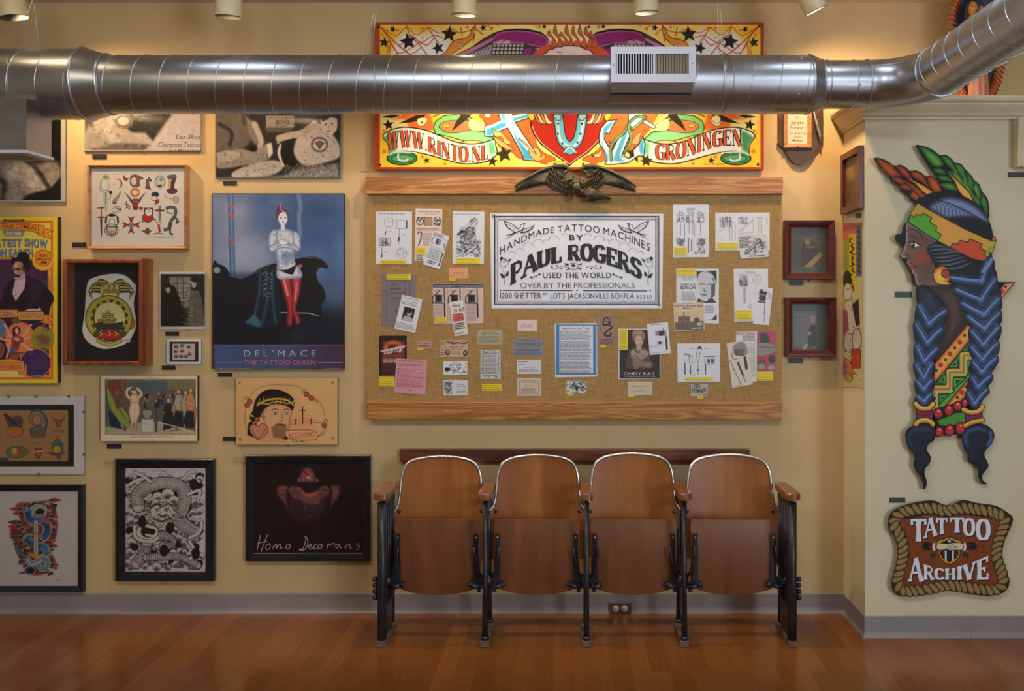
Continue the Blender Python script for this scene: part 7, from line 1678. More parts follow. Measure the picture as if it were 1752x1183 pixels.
def d17(A):
    bl = (76,136,196); x0, x1, y0, y1 = 1528,1850,348,760
    A.vrect(x0, y0, x1, y0+10, bl); A.vrect(x0, y1-26, x1-2, y1-14, bl); A.vrect(x0-2, y0, x0+26, y1-14, bl); A.vrect(x1-30, y0, x1-4, y1-14, bl); A.text('Suppliers to the Trade',1572,1792,384,368,(70,66,90), bold=.01)
    for k,(a, b) in enumerate(((396,470),(478,560),(566,630),(636,700),(706,738))): A.lines(1558, a,1812, b, int((b-a)/8),(120,118,130),.45)
paper(BC,[(1517,341),(1850,337),(1852,760),(1522,766)],0, 'white typed sheet with a blue border headed Suppliers to the Trade', d17)
def d18(A):
    A.vframe(214,284,332,505,3,(80,56,54)); scrib(A,218,290,328,460,30,(110,80,76),2,12); A.vline([(290,300),(250,300),(240,350),(280,350),(310,370),(270,400),(250,430),(290,440),(300,410)],14,(70,48,50), smooth=True); A.vell(290,330,16,12,(90,60,60)); A.lines(220,462,326,500,4,(60,50,90),.5)
card(BD,(206,278,336,511), 'upright mauve card with a coiled dragon, right of the blue bordered sheet',[],(176,140,130), extra=d18); note(BD,218,508,263,528, 'tiny yellow tab under the mauve dragon card', n=1)
def d19(A):
    A.raster(368,388,686,776,(56,46,46), res=1.8); A.R += 0
    A.poly([(425,690),(430,600),(450,550),(500,530),(560,530),(600,580),(620,640),(610,690)],(92,76,70), smooth=True, soft=16); A.poly([(455,570),(480,545),(510,575),(560,545),(600,575),(560,620),(480,620)],(176,156,142), smooth=True, soft=10)
    for i in range(50): A.stroke([(x0_ := random.uniform(450,600), y0_ := random.uniform(550,620)),(x0_+random.uniform(-12,12), y0_+8)],4, random.choice([(60,44,44),(206,186,170)]), op=.8)
    A.poly([(470,640),(510,610),(560,640),(620,650),(610,690),(540,680),(490,700)],(150,120,104), soft=14, smooth=True)
    A.ell(510,445,42,50,(130,100,78), soft=8); A.poly([(470,440),(480,405),(540,395),(570,430),(560,470),(540,440)],(166,130,100), smooth=True, soft=8); A.ell(522,478,32,42,(216,184,160), soft=8, rot=-10); A.poly([(500,510),(540,515),(545,550),(500,550)],(206,170,150), soft=8)
    A.stroke([(508,470),(520,470)],3,(60,40,36)); A.stroke([(535,470),(546,470)],3,(60,40,36)); A.stroke([(522,502),(540,500)],4,(140,50,50)); A.ell(512,408,40,16,(186,150,120), soft=8); A.grain(10,3,2); A.flush()
    A.text('CINDY RAY',402,650,745,724,(226,222,224), bold=.01, track=.14); A.text('TATTOOED AND SIGNED MODERN TATTOOIST',402,655,764,753,(190,200,130))
paper(BD,[(360,381),(690,381),(690,778),(360,780)],0, 'dark portrait sheet of a woman in a shawl with white lettering at the foot', d19)
note(BD,369,384,435,549, 'tall yellow caption on the left of the dark portrait sheet', n=11)
def d20(A):
    local(A, BD,679,460,-5); A.lines(-55,-118,70,-108,1, TX,.5); A.vrect(-25,-62,60,-24,(150,148,152)); A.vrect(4,-58,48,-20,(50,50,58)); A.vline([(40,-80),(44,-20)],6, TX); A.vline([(56,-20),(58,12)],16,(130,128,134)); A.vline([(58,0),(56,92)],15,(40,38,44)); A.vframe(-20,18,28,44,2, TX); A.vrect(-6,22,16,42,(50,48,56)); A.lines(-76,50,-10,62,1, TX,.4); A.lines(-76,104,70,112,1, TX,.4)
paper(BD,[(585,344),(750,330),(773,575),(607,589)],1, 'small white tilted sheet with a machine photo, over the dark portrait sheet', d20)
def d21(A):
    A.lines(466,834,594,840,1,(110,96,90),.5); A.text('R.M. COTTON',512,546,852,846,(110,96,90)); A.lines(480,862,580,880,3,(140,130,116),.35)
card(BD,(433,799,628,908), 'cream card with faint lettering below the dark portrait sheet',[],(216,202,174), extra=d21); note(BD,437,906,485,921, 'tiny yellow tab under the cream card of faint lettering', n=1)
def d22(A): scrib(A,1614,797,1850,892,60,(60,62,64),3,18); A.vell(1690,850,14,24,(60,60,62)); A.vline([(1630,840),(1660,805),(1720,800),(1780,810),(1830,850)],5, DK, smooth=True)
card(BC,(1609,796,1766,892), 'white card with black scrollwork directly under the blue bordered sheet',[],(222,222,216), extra=lambda A: (scrib(A,1614,800,1762,888,44,(60,62,64),3,18), A.vell(1690,850,12,22,(60,60,62)))); note(BC,1616,891,1664,911, 'tiny yellow tab under the scrollwork card', n=1)
card(BD,(932,817,1064,914), 'small grey card with heavy diagonal black lettering, near the bottom rail',[],(196,190,180), extra=lambda A: (scrib(A,940,822,1058,908,30,(60,58,58),3,16), A.text('Tattooing',948,1050,[892,868],[866,840], DK, bold=.03, slant=.2))); note(BD,984,911,1029,933, 'tiny yellow tab under the diagonal lettered card', n=1)
def d23(A):
    A.vframe(846,850,848+130,1100,1, TX); A.text('THE DYNAMO OF',858,962,906,894,(110,108,120)); A.text('MENLO PARK',872,950,924,912,(110,108,120)); A.text('THOMAS ALVA',850,968,962,944, DK, bold=.02); A.text('EDISON',850,970,990,964, DK, bold=.03)
    A.frame(*BD); A.lines(858,86,975,165,11,(120,118,128),.4); A.lines(1040,195,1118,260,10,(120,118,128),.4)
    A.frame(*BA); A.frame(*BB); A.raster(975,845,1135,1100, WHT, res=1.8); A.poly([(975,850),(1135,845),(1140,960),(1115,900),(1060,850),(1000,870),(980,920)],(50,46,50)); A.poly([(985,900),(1010,860),(1060,852),(1105,880),(1120,930),(1115,1000),(1090,1060),(1020,1070),(990,1000)],(214,212,214), smooth=True)
    for p in ([(1000,955),(1020,948),(1040,955)],[(1065,955),(1085,950),(1100,960)],[(1035,990),(1040,1010),(1055,1010)],[(1010,1030),(1040,1038),(1060,1030)],[(1100,900),(1115,940),(1108,1000)]): A.stroke(p,7,(60,56,62), smooth=True)
    A.poly([(1090,960),(1125,940),(1120,1040),(1090,1070)],(100,96,100), soft=10); A.poly([(975,1100),(990,1060),(1020,1080),(1060,1090),(1100,1060),(1135,1100)],(70,66,72), soft=4)
    A.stroke([(1020,870),(1060,860),(1090,875)],5,(170,168,172), smooth=True); A.flush()
    A.frame(*BD); A.vpoly([(1045,170),(1085,140),(1095,120),(1080,180)],(70,66,72)); A.vpoly([(1060,310),(1100,306),(1135,262),(1135,312)],(60,56,62))
paper(BB,[(816,828),(1152,828),(1152,1262),(818,1255)],0, 'white sheet with a large black and white portrait of an old man', d23)
note(BB,824,834,972,886, 'yellow caption at the top left of the old inventor portrait sheet', n=4)
def d24(A):
    A.text('ELECTRIC PEN AND PRESS',800,1028,208,192,(60,50,48), bold=.02); A.lines(868,176,958,184,1,(110,96,84),.5); A.text('MODEL 2',870,958,226,214,(60,50,48), bold=.01)
    A.raster(806,244,1032,394,(222,196,160), res=1.8); A.poly([(806,330),(1032,320),(1032,392),(806,392)],(120,106,92), soft=6); A.rect(832,286,924,340,(140,126,110), ol=2); A.rect(872,250,880,300,(90,80,72)); 
    for x in range(840,920,12): A.rect(x,296, x+6,312,(80,70,64)); A.rect(x,320, x+6,334,(80,70,64))
    A.ell(978,315,22,24,(96,86,78), soft=5); A.ell(1000,345,26,16,(214,200,180), soft=3, ol=2); A.stroke([(940,380),(1020,374)],8,(230,220,200)); scr = [A.stroke([(x0_ := random.uniform(808,1028),345),(x0_+10,388)],3,(90,80,72), op=.6) for _ in range(30)]; A.grain(10,3,2); A.flush()
paper(BD,[(793,175),(1032,172),(1040,390),(802,402)],1, 'tan square card with an engraving of a building, overlapping the inventor portrait', d24,(226,206,178))
def d25(A):
    for x in (850,922,1008): A.vframe(x-26,410, x+26,460,2.2, DK); A.vrect(x-18,418, x-2,455,(150,148,156)); A.vring(x,395,9,12,2, DK); scrib(A, x-30,380, x+34,470,22, TX,1.8,12)
    A.lines(900,350,970,372,3, TX,.4)
    for x, y in ((850,570),(882,580),(918,550),(945,560),(960,580),(1008,568)): A.vline([(x,470),(x, y)],3,(90,88,96))
    scrib(A,818,584,888,650,50, TX,1.8,14); scrib(A,980,584,1044,650,50, TX,1.8,14); A.vline([(912,585),(912,700)],8, TX); A.vline([(938,600),(938,690)],7, DK); scrib(A,945,655,1040,712,26, TX,1.8,14)
paper(BB,[(789,323),(1074,322),(1074,738),(791,741)],0, 'white patent sheet with three upright machines, just right of the big lettered sheet', d25); note(BB,800,662,900,722, 'yellow caption at lower left of the three upright machines sheet', n=5)
def d26(A):
    for x in (1180,1215,1240): A.vline([(x,420),(x+6,500)],5, TX)
    scrib(A,1158,420,1256,505,50, TX,1.8,16); A.vline([(1150,560),(1150,540),(1200,520),(1240,535)],2, TX, smooth=True); 
    for x in (1172,1238,1256,1282): A.vline([(x,450 if x > 1200 else 580),(x,615)],2, TX)
    scrib(A,1308,420,1380,480,30, TX,1.8,16); A.vline([(1310,545),(1425,440)],10, TX); A.vline([(1310,545),(1425,440)],6, WHT); A.vline([(1420,450),(1425,545),(1320,550)],2, TX)
    for x in (1462,1475,1490): A.vline([(x,440),(x,548)],2.4, TX)
    A.lines(1450,425,1500,432,1, TX,.5); A.vline([(1532,425),(1532,475)],5, TX)
paper(BB,[(1124,388),(1553,386),(1553,684),(1125,687)],0, 'wide white patent sheet near the top right corner, partly under a tilted drawing', d26); note(BB,1138,624,1302,676, 'yellow caption at lower left of the wide top right patent sheet', n=4)
def d27(A):
    local(A, BB,1424,652,-3.5); A.lines(-108,-80,0,10,8,(70,68,74),.55, ragged=.4); A.vline([(-60,50),(60,-50)],26,(60,58,62)); A.vline([(-55,46),(50,-44)],16,(190,188,192)); scrib(A,0,-60,106,50,40,(60,58,64),2.4,16); scrib(A,-70,20,20,70,16,(60,58,64),2.4,14); A.lines(-40,72,104,84,1,(70,68,74),.5)
paper(BB,[(1303,563),(1532,556),(1545,735),(1323,751)],1, 'small tilted black and white drawing of hand and machine, over the wide patent sheet', d27,(222,220,220))
def d28(A):
    A.lines(1362,850,1440,864,2, TX,.4); A.lines(1295,872,1500,880,1, TX,.35); A.vframe(1318,890,1376,960,2.4, DK); scrib(A,1310,885,1382,970,40, TX,2,16); A.vring(1452,920,32,34,2.4, TX); A.vring(1452,920,12,14,2, TX); A.vline([(1448,955),(1444,1030)],3, TX)
    A.frame(*BD); 
    for k in range(7): A.vring(1355,60+k*18,9,9,2,(110,108,116))
    A.vline([(1355,50),(1355,185)],2, DK); A.vring(1403,205,11,14,3,(90,90,96)); scrib(A,1318,0,1384,50,20, TX,2,14)
paper(BB,[(1269,829),(1540,828),(1540,1245),(1275,1248)],0, 'white patent sheet with a wheel and chain of rings, right of the inventor portrait', d28); note(BD,1285,233,1415,314, 'yellow caption at the foot of the wheel and rings patent sheet', n=6)
def d29(A):
    local(A, BD,1500,206,4); A.vrect(-38,-120,22,-92,(50,48,54)); A.vrect(-32,-135,-10,-118,(50,48,54)); A.vrect(-36,-90,-4,-45,(70,50,54)); A.vrect(-4,-90,16,-40,(40,38,44)); A.vring(32,-84,18,24,4,(70,70,76)); A.vline([(-44,-36),(20,-30)],10,(60,58,64)); A.vline([(14,-40),(16,60)],7,(90,90,98)); A.vline([(16,50),(18,128)],3,(60,60,66))
paper(BD,[(1450,52),(1578,64),(1548,354),(1422,344)],1, 'narrow white tilted sheet with a black tattoo machine and long needle', d29)
def d30(A):
    A.lines(920,533,965,541,1, TX,.5); A.lines(1035,533,1082,541,1, TX,.5); A.vpoly([(980,545),(988,525),(1000,520),(1014,525),(1020,548),(1000,540)],(60,56,70)); A.vring(895,612,20,26,2, TX); A.vframe(918,600,944,655,2.4, DK); A.vline([(875,580),(930,592)],7,(90,88,96)); A.vline([(882,648),(886,742)],13,(110,108,116)); A.vline([(928,670),(930,742)],6, DK)
    A.vline([(972,572),(984,655)],3, DK); A.vline([(1006,572),(988,655)],3, DK); A.vring(989,572,16,9,2.4, DK); A.vline([(987,660),(987,745)],4, DK); A.vell(988,708,8,12,(110,108,116)); A.vframe(1038,608,1118,662,2.4, DK); A.vrect(1060,620,1082,650,(90,88,96)); A.vrect(1090,620,1112,650,(90,88,96)); A.vline([(1030,600),(1125,600)],5, DK); A.vline([(1048,662),(1048,745)],7, DK)
    for i in range(22): x, y = random.uniform(870,1140), random.uniform(570,740); A.lines(x, y, x+14, y+4,1, TX,.6)
paper(BD,[(824,497),(1162,496),(1162,800),(827,802)],0, 'white patent sheet with crest and four tool drawings, near the bottom rail', d30); note(BD,888,764,1108,790, 'yellow strip at the foot of the crest patent sheet')
def d31(A): A.text('ERIE STUDIO',1288,1438,428,408,(150,40,50), bold=.02); A.lines(1340,434,1440,476,4,(90,90,96),.5); A.lines(1385,490,1445,760,22,(170,168,170),.35)
paper(BD,[(1286,405),(1454,403),(1450,800),(1290,800)],0, 'narrow white leaflet with a red heading, behind the tilted needle sheet', d31,(232,228,226))
def d32(A):
    A.raster(1456,404,1600,716,(196,60,100), res=1.8); A.poly([(1475,420),(1520,408),(1545,440),(1555,490),(1480,490)],(50,70,64), soft=3); A.poly([(1456,500),(1500,488),(1600,510),(1600,560),(1530,590),(1470,600),(1456,560)],(150,146,140), smooth=True, soft=3, ol=2); A.stroke([(1456,520),(1530,530),(1600,526)],6,(90,86,84), smooth=True)
    A.rect(1456,600,1530,716,(196,56,56)); A.rect(1530,600,1600,716,(200,70,110)); A.ell(1488,680,36,26,(150,150,156), ol=2); A.ell(1492,640,28,18,(90,90,96), soft=4); A.ell(1570,622,30,34,(60,62,60), soft=6); A.ell(1565,690,26,18,(170,166,160), soft=4); A.flush()
paper(BD,(1456,404,1600,716),0, 'pink and red photo page of hands and machines at the right end of the board', d32,(196,60,100))
note(BD,1454,719,1578,793, 'large yellow note below the pink photo page', n=5)
def d33(A):
    A.vring(1320,545,50,44,5,(90,86,84)); A.vpoly([(1262,530),(1290,495),(1340,486),(1370,520),(1375,580),(1320,600),(1270,580)],(150,146,140), smooth=True); A.vrect(1282,545,1346,590,(70,66,66)); A.vrect(1290,552,1338,584,(110,106,104)); A.vline([(1250,570),(1265,620),(1300,620)],6,(100,96,94), smooth=True); A.vline([(1356,600),(1372,705)],22,(54,50,52)); A.vline([(1300,645),(1345,752)],18,(74,72,74)); A.vline([(1345,755),(1362,800)],6,(90,88,90)); A.vline([(1238,630),(1330,828)],5,(70,66,66)); A.lines(1280,826,1324,836,1, TX,.5)
paper(BD,[(1212,496),(1375,472),(1421,820),(1257,849)],1, 'tilted cream sheet with photo of a hand machine and three needles, lower right', d33,(226,218,204))
# big lettered sheet
A = Art(P, BO+.0014, step=6e-6); A.frame(0,0); A.slabp([(838.5,365),(1135,366),(1133,528),(841,528)], BO+.0004,(238,240,248))
IK = (34,28,32)
A.vframe(845.5,369.5,1128,522,1.6, IK); A.vframe(851,375.5,1122.5,516,1.2, IK); 
for k in range(92):
    x = 849+k*2.98
    for y in (372.2,518.6): A.vline([(x, y-1.6),(x+1.1, y+1.6),(x+2.2, y-1.6)],.8, IK)
for k in range(48):
    y = 373+k*3.05
    for x in (848.2,1125): A.vline([(x-1.6, y),(x+1.6, y+1.1),(x-1.6, y+2.2)],.8, IK)
for x, y in ((844.5,369.5),(1127,521)): A.vell(x, y,3,3, IK); A.vell(x-.5, y-.5,1.2,1.2,(230,230,236))
C1 = (830,355,6.573); C2 = (980,355,6.573)
def u(x, fr): return fr[0]+x/fr[2]
A.text('HANDMADE TATTOO MACHINES',855.5,1112,[437,418,404,398,395.5,398,404,416,430],[422,406,393,387,383,386,392,402,416], IK, bold=.0, track=.16)
A.text('BY',974,998,411,401.5, IK, bold=.02)
k_ = dict(style='slab', thick=.27, thin=.13, serif=.17, sw=.05)
A.text('PAUL',873,961,[489,472,456,449],[453,438,427,421], IK, **k_)
A.text('ROGERS',971,1098,[446,447,452,463,480],[420,417,421,431,447], IK, **k_)
A.text('USED THE WORLD',929,1045.5,476,466, IK, bold=.004, track=.14)
A.text('OVER.BY THE PROFESSIONALS',890.5,1086,493.2,482.8,(60,56,62), bold=-.012, track=.1)
A.vline([(860,497),(979.5,497.3)],1.6, IK); A.vline([(997.5,497.6),(1107,498)],1.6, IK)
for x in (856.3,987.5,1112.5): A.vell(x,497.3,1.3,1.3, IK)
A.text('1200 SHETTER',856,926,510.8,500.8, IK, track=.1); A.text('AV',928,937,505,501, IK, bold=.01); A.text('LOT.3',942,966,511,501, IK, track=.1); A.text('JACKSONVILLE BCH.FLA.',971,1087,511,501.5, IK, track=.09); A.text('32250',1089,1115.5,511,505, IK, track=.2)
for fr, sg in ((C1,1),):
    for mr in (None,986.2):
        A.mir = mr; A.frame(*C1)
        A.vpoly([(205,150),(290,175),(335,205),(372,240),(395,225),(395,195),(430,180),(462,172),(440,195),(440,225),(415,260),(345,290),(215,365),(300,305),(210,322),(310,290),(330,275),(250,230),(225,190)], IK); A.vpoly([(222,165),(290,185),(330,212),(368,250),(400,232),(402,200),(430,188),(432,222),(408,252),(340,280),(330,268),(258,222)],(236,238,246)); A.vline([(240,185),(350,255)],3, IK); A.vline([(262,190),(360,240)],3, IK)
        A.vpoly([(395,290),(430,245),(500,225),(560,192),(530,245),(470,280),(410,292)], IK); A.vpoly([(412,280),(440,250),(505,232),(540,210),(515,242),(460,270)],(236,238,246)); A.vline([(430,272),(520,235)],3, IK)
        for cx, cy, r in ((305,530,40),(395,500,46),(485,450,60),(600,415,62),(690,385,30),(775,370,60),(900,330,40)): A.vring(cx, cy, r, r*.9,3.2, IK,14,190,350)
        A.vring(215,620,44,46,3, IK); A.vring(210,600,24,22,3, IK); A.vring(225,596,12,12,3, IK); A.vring(200,650,36,30,3, IK,14,0,180)
        for p in ([(160,570),(190,552),(205,570),(180,598)],[(260,590),(296,574),(280,606),(262,612)],[(165,740),(200,752),(225,790),(190,796)],[(262,712),(265,765),(225,782),(240,735)]): A.vpoly(p, IK)
        A.vline([(205,700),(220,790),(222,840),(210,870)],5, IK, smooth=True)
        A.vline([(515,790),(550,782),(580,770),(620,748)],8, IK, smooth=True); A.vell(520,788,13,11, IK); A.vell(612,754,13,10, IK)
        A.vline([(750,670),(760,690),(800,690),(840,670),(880,660),(920,680)],5, IK, smooth=True); A.vell(752,672,9,10, IK); A.vell(808,658,9,9, IK); A.vell(860,685,10,9, IK)
        A.mir = None
A.frame(*C1); A.vpoly([(885,628),(930,632),(940,660),(905,650)], IK); A.vpoly([(905,705),(940,680),(950,700)], IK); A.vell(990,662,62,38, IK); A.vell(990,662,56,32,(236,238,246)); A.vell(992,655,24,15, IK); A.vpoly([(1040,640),(1100,626),(1080,650)], IK); A.vpoly([(1040,690),(1090,700),(1075,675)], IK)
for a in range(6): A.vline([(990+26*math.cos(a),660+16*math.sin(a)),(990+52*math.cos(a+.3),662+32*math.sin(a+.3))],3, IK)
o = A.build('lettered_sheet'); tag(o, 'large white hand-lettered sheet with swallows and roses, headed HANDMADE TATTOO MACHINES', 'poster')
# ---------------- bronze eagle on the top rail ----------------
EF = (870,275,7.617)
def E(x, y, off): return Vector(P(EF[0]+x/EF[2], EF[1]+y/EF[2], off))
eg = thing('eagle_ornament', E(870,430,.055), 'dark bronze eagle with spread wings fixed over the board top rail', 'ornament')
def wing(S, name):
    """solid swept wing covered with rows of overlapping feathers"""
    m = MB(); T = (lambda x: x) if S < 0 else (lambda x: 1744-x)
    top = [(80,335),(150,285),(260,215),(380,150),(500,102),(600,76),(700,70),(760,84),(790,108),(775,128),(740,150),(712,190),(715,250),(740,300)]
    bot = [(820,400),(800,440),(760,440),(700,420),(640,395),(580,375),(530,335),(500,298),(420,312),(330,312),(240,318),(170,330),(155,360),(100,408)]
    m.prism([E(T(x), y,.070) for x, y in top+bot],(0,.012,0))
    m.tube([E(T(x), y,.080) for x, y in top[:12]],[.002,.005,.007,.008,.009,.010,.011,.011,.010,.008,.007,.006],10)
    for i in range(11):                      # long flight feathers sweep to the tip
        u_ = i/10; x0, y0 = 560-u_*60,120+u_*150; x1, y1 = 90+u_*330,395-u_*85
        p, q = E(T(x0), y0,.077), E(T(x1), y1,.070); mid = p.lerp(q,.5)+Vector((0,-.002,.004)); m.tube([p, mid, q],[.0045,.0062,.0025],8, flat=.5)
    for r_,(n_, xa_, ya_, xb_, yb_, ln, of) in enumerate(((12,470,270,820,430,70,.076),(12,500,210,790,370,64,.079),(10,520,160,740,300,60,.082),(8,560,125,715,220,56,.084))):
        for i in range(n_):
            u_ = (i+.5)/n_; x, y = xa_+(xb_-xa_)*u_, ya_+(yb_-ya_)*u_+14*math.sin(PI*u_)
            m.tube([E(T(x+14), y-ln*.7, of), E(T(x), y-ln*.1, of+.001), E(T(x-8), y+ln*.35, of-.006)],[.0045,.0062,.0022],8, flat=.55)
    return m.build(name, M['bronze'], eg)
wing(-1, 'wing'); wing(1, 'wing')
m = MB(); m.ball(E(862,285,.082),(.044,.020,.024),14); m.tube([E(870,300,.084), E(905,370,.080), E(950,420,.072)],[.024,.021,.010],16)
for i in range(70):
    a_, b_ = random.uniform(-1,1), random.uniform(-1,1)
    if a_*a_+b_*b_ < .95: p = E(862+a_*145,292+b_*78,.082); m.ball(p+Vector((0,-.0185*math.sqrt(1-a_*a_-b_*b_),0)),(.0042,.002,.0062),4)
m.build('body', M['bronze'], eg)
m = MB(); c = E(800,250,.098); m.ball(c,(.012,.014,.010),10); m.tube([c, E(835,255,.09)],[.010,.013],10); m.tube([c+Vector((-.010,-.004,0)), c+Vector((-.017,-.006,-.002)), c+Vector((-.018,-.006,-.008))],[.004,.003,.0008],8); m.build('head', M['bronze'], eg)
m = MB()
m.prism([E(x, y,.066) for x, y in ((930,360),(1060,340),(1180,390),(1340,490),(1310,520),(1180,530),(1080,528),(1000,440))],(0,.008,0))
for i in range(9):
    u_ = i/8; m.tube([E(950+u_*100,370-u_*20,.076), E(1010+u_*140,440-u_*15,.074), E(1070+u_*265,528-u_*34,.067)],[.007,.0085,.004],8)
m.build('tail', M['bronze'], eg)
for x0, x1 in ((850,810),(960,1000)):
    m = MB(); m.tube([E(x0,370,.080), E(x0-8,420,.078), E(x1,490,.070)],[.010,.007,.004],10)
    for dx_ in (-55,-25,0,35): m.tube([E(x1,490,.070), E(x1+dx_*.7,500,.074), E(x1+dx_,535,.064)],[.0035,.003,.001],6)
    m.build('foot', M['bronze'], eg)

# ---------------- figure statue on the ledge ----------------
SO = .20; 
def S3(px, py, off=SO): return Vector(P(px, py, off))
st = thing('saint_statue',(P(1672,160, SO)[0],-SO, ZL-.001), 'painted plaster statue of a robed woman in a rayed orange oval on the ledge', 'statue')
base_z = ZL-.0005
def plast(n, c, r=.3): return noisy(n, srgb(*c), srgb(*[min(255, v+10) for v in c]),30, r, coat=.3)
cx0, k3 = P(1675,0, SO)[0],(DW-SO)/F
MAND = plast('orange_rays',(196,92,44),.22); 
zc = HC+(VY-62)*k3; rx_, rz_ = 50*k3,(zc-base_z)*1.0
m = MB(); n = 84
for i in range(n):
    a = 2*PI*i/n; x = math.sin(a); z = math.cos(a)
    if zc+rz_*z < base_z+.01: continue
    p0 = Vector((cx0+x*rx_*.74,-SO+.02, zc+z*rz_*.84)); p1 = Vector((cx0+x*rx_*1.06,-SO+.02, max(base_z+.006, zc+z*rz_*1.06)))
    m.tube([p0, p0.lerp(p1,.5)+Vector((0,-.012,0)), p1],[.006,.0075,.004],6)
m.build('ray_mandorla', MAND, st)
m = MB(); 
ov = [(cx0+rx_*.8*math.sin(2*PI*i/40),-SO+.03, max(base_z, zc+rz_*.9*math.cos(2*PI*i/40))) for i in range(40)]; m.prism(ov,(0,.012,0)); m.build('back_panel', plast('deep_blue_panel',(52,66,88),.5), st)
m = MB()
# mantle: lofted folded cloak
rows = []; NZ, NA = 26,40; top = HC+(VY+8)*k3
top = HC+(VY-(-6))*k3; V = []; fs = []
for j in range(NZ+1):
    u_ = j/NZ; z = base_z+.02+(top-base_z-.02)*u_; wdt = (.030+.040*math.sin(PI*min(1, u_*1.05))**.6)*(1 if u_ < .72 else max(.55,1-(u_-.72)*1.1)); cxx = cx0+(-.012-.014*u_)
    for q in range(NA): a = 2*PI*q/NA; r_ = wdt*(1+.06*math.sin(6*a+u_*3)); V.append((cxx+r_*math.cos(a),-SO-.02+r_*.55*math.sin(a), z))
for j in range(NZ):
    for q in range(NA): fs.append((j*NA+q, j*NA+(q+1) % NA,(j+1)*NA+(q+1) % NA,(j+1)*NA+q))
fs.append(tuple(NZ*NA+q for q in range(NA))); m.add(V, fs,0, True); m.build('mantle', plast('blue_mantle',(36,56,84),.25), st)
m = MB(); V = []; fs = []
for j in range(NZ+1):
    u_ = j/NZ; z = base_z+(S3(0,16).z-base_z)*u_; wdt = .052-.022*u_; cxx = cx0-.016-.010*u_
    for q in range(NA): a = 2*PI*q/NA; r_ = wdt*(1+.10*math.sin(9*a)*(1-u_*.6)); V.append((cxx+r_*.9*math.cos(a),-SO-.036+r_*.6*math.sin(a), z))
for j in range(NZ):
    for q in range(NA): fs.append((j*NA+q, j*NA+(q+1) % NA,(j+1)*NA+(q+1) % NA,(j+1)*NA+q))
m.add(V, fs,0, True); m.build('robe', plast('rose_robe',(200,130,100),.25), st)
hc = S3(1663,14, SO+.055); m = MB(); m.ball(hc,(.025,.024,.034),14); m.tube([hc+Vector((0,.004,-.02)), hc+Vector((0,.006,-.05))],[.010,.013],12)
m.ball(hc+Vector((-.001,-.021,-.002)),(.003,.005,.007),6); skin = plast('warm_skin',(206,140,66),.3); hd = m.build('head', skin, st)
m = MB(); 
for s_ in (-1,1): m.ball(hc+Vector((s_*.009,-.0225,.004)),(.0034,.002,.0018),6)
m.build('eye', plast('eye_dark',(50,40,40)), hd); m = MB(); m.ball(hc+Vector((0,-.0215,-.016)),(.0045,.0025,.0018),6); m.build('mouth', plast('lip_red',(170,50,40)), hd)
m = MB(); 
for s_ in (-1,1): m.tube([hc+Vector((0,-.004,.036)), hc+Vector((s_*.021,-.010,.022)), hc+Vector((s_*.029,-.006,-.006)), hc+Vector((s_*.028,-.002,-.05))],[.006,.007,.007,.006],8)
m.build('hair', plast('dark_hair',(48,34,30)), st)
m = MB()
for s_ in (-1,1):
    b0 = S3(1664,44, SO+.075); w0 = b0+Vector((s_*.006,0,-.012)); m.tube([w0, b0+Vector((s_*.0035,0,0)), b0+Vector((s_*.002,0,.014))],[.005,.005,.002],8)
    for k in range(4): m.tube([b0+Vector((s_*.0035,-.004+.0025*k,.002)), b0+Vector((s_*.002,-.004+.0025*k,.016-.001*k))],[.0018,.0012],6)
    m.tube([w0+Vector((0,-.004,.004)), b0+Vector((s_*.001,-.008,.006))],[.0018,.0012],6)
    m.tube([w0, w0+Vector((s_*.028,.012,-.02)), w0+Vector((s_*.030,.03,.01))],[.007,.010,.010],10)
m.build('hands', skin, st)

# ---------------- plaque with pen ----------------
pq = thing('award_plaque', P(1370,283,.0), 'dark shield shaped plaque with framed certificate and steel pen, under the duct end', 'plaque')
pts = [(1333,150),(1408,150),(1408,238),(1404,248),(1396,256),(1388,270),(1378,280),(1370,282),(1358,279),(1349,268),(1343,256),(1335,250),(1331,244),(1333,236)]
o3 = [P(x, y,.022) for x, y in pts]; m = MB(); m.prism(o3,(0,.0205,0)); m.build('backboard', M['walnut'], pq)
bar_frame(pq,1341,180,1389,253,7,.034,.022, 'goldwood', name='certificate_frame', bev=.002, lip=.004)
A = Art(P,.026); A.slab(1347,186,1383,247,.022,(206,196,174)); IK = (50,46,50)
for tx, x0, x1, yb, yt in (('CUSTOM BUILT',1351,1379,196.5,192.5),('for...',1360,1369,203.5,199.5),('Brett',1354,1375,213,206.5),('Stewart',1352,1379,221,215),('Vic. Australia',1350,1379,230,226),('Tattoo',1358,1371,236,232.2),('Museum',1356,1374,242,238)): A.text(tx, x0, x1, yb, yt, IK, bold=.005)
A.build('certificate', pq); c = P(1365,250,.036); MB().ball(c,(.004,.003,.004),6).build('screw', M['screw'], pq)
m = MB(); p = [Vector(P(1391,184,.036)), Vector(P(1394,200,.036)), Vector(P(1396,206,.036)), Vector(P(1402,230,.036)), Vector(P(1404,247,.036))]; m.tube([p[0], p[1], p[2], p[2].lerp(p[3],.3), p[3], p[4]],[.004,.0045,.008,.009,.008,.0015],12); m.build('pen', M['galv_seam'], pq)

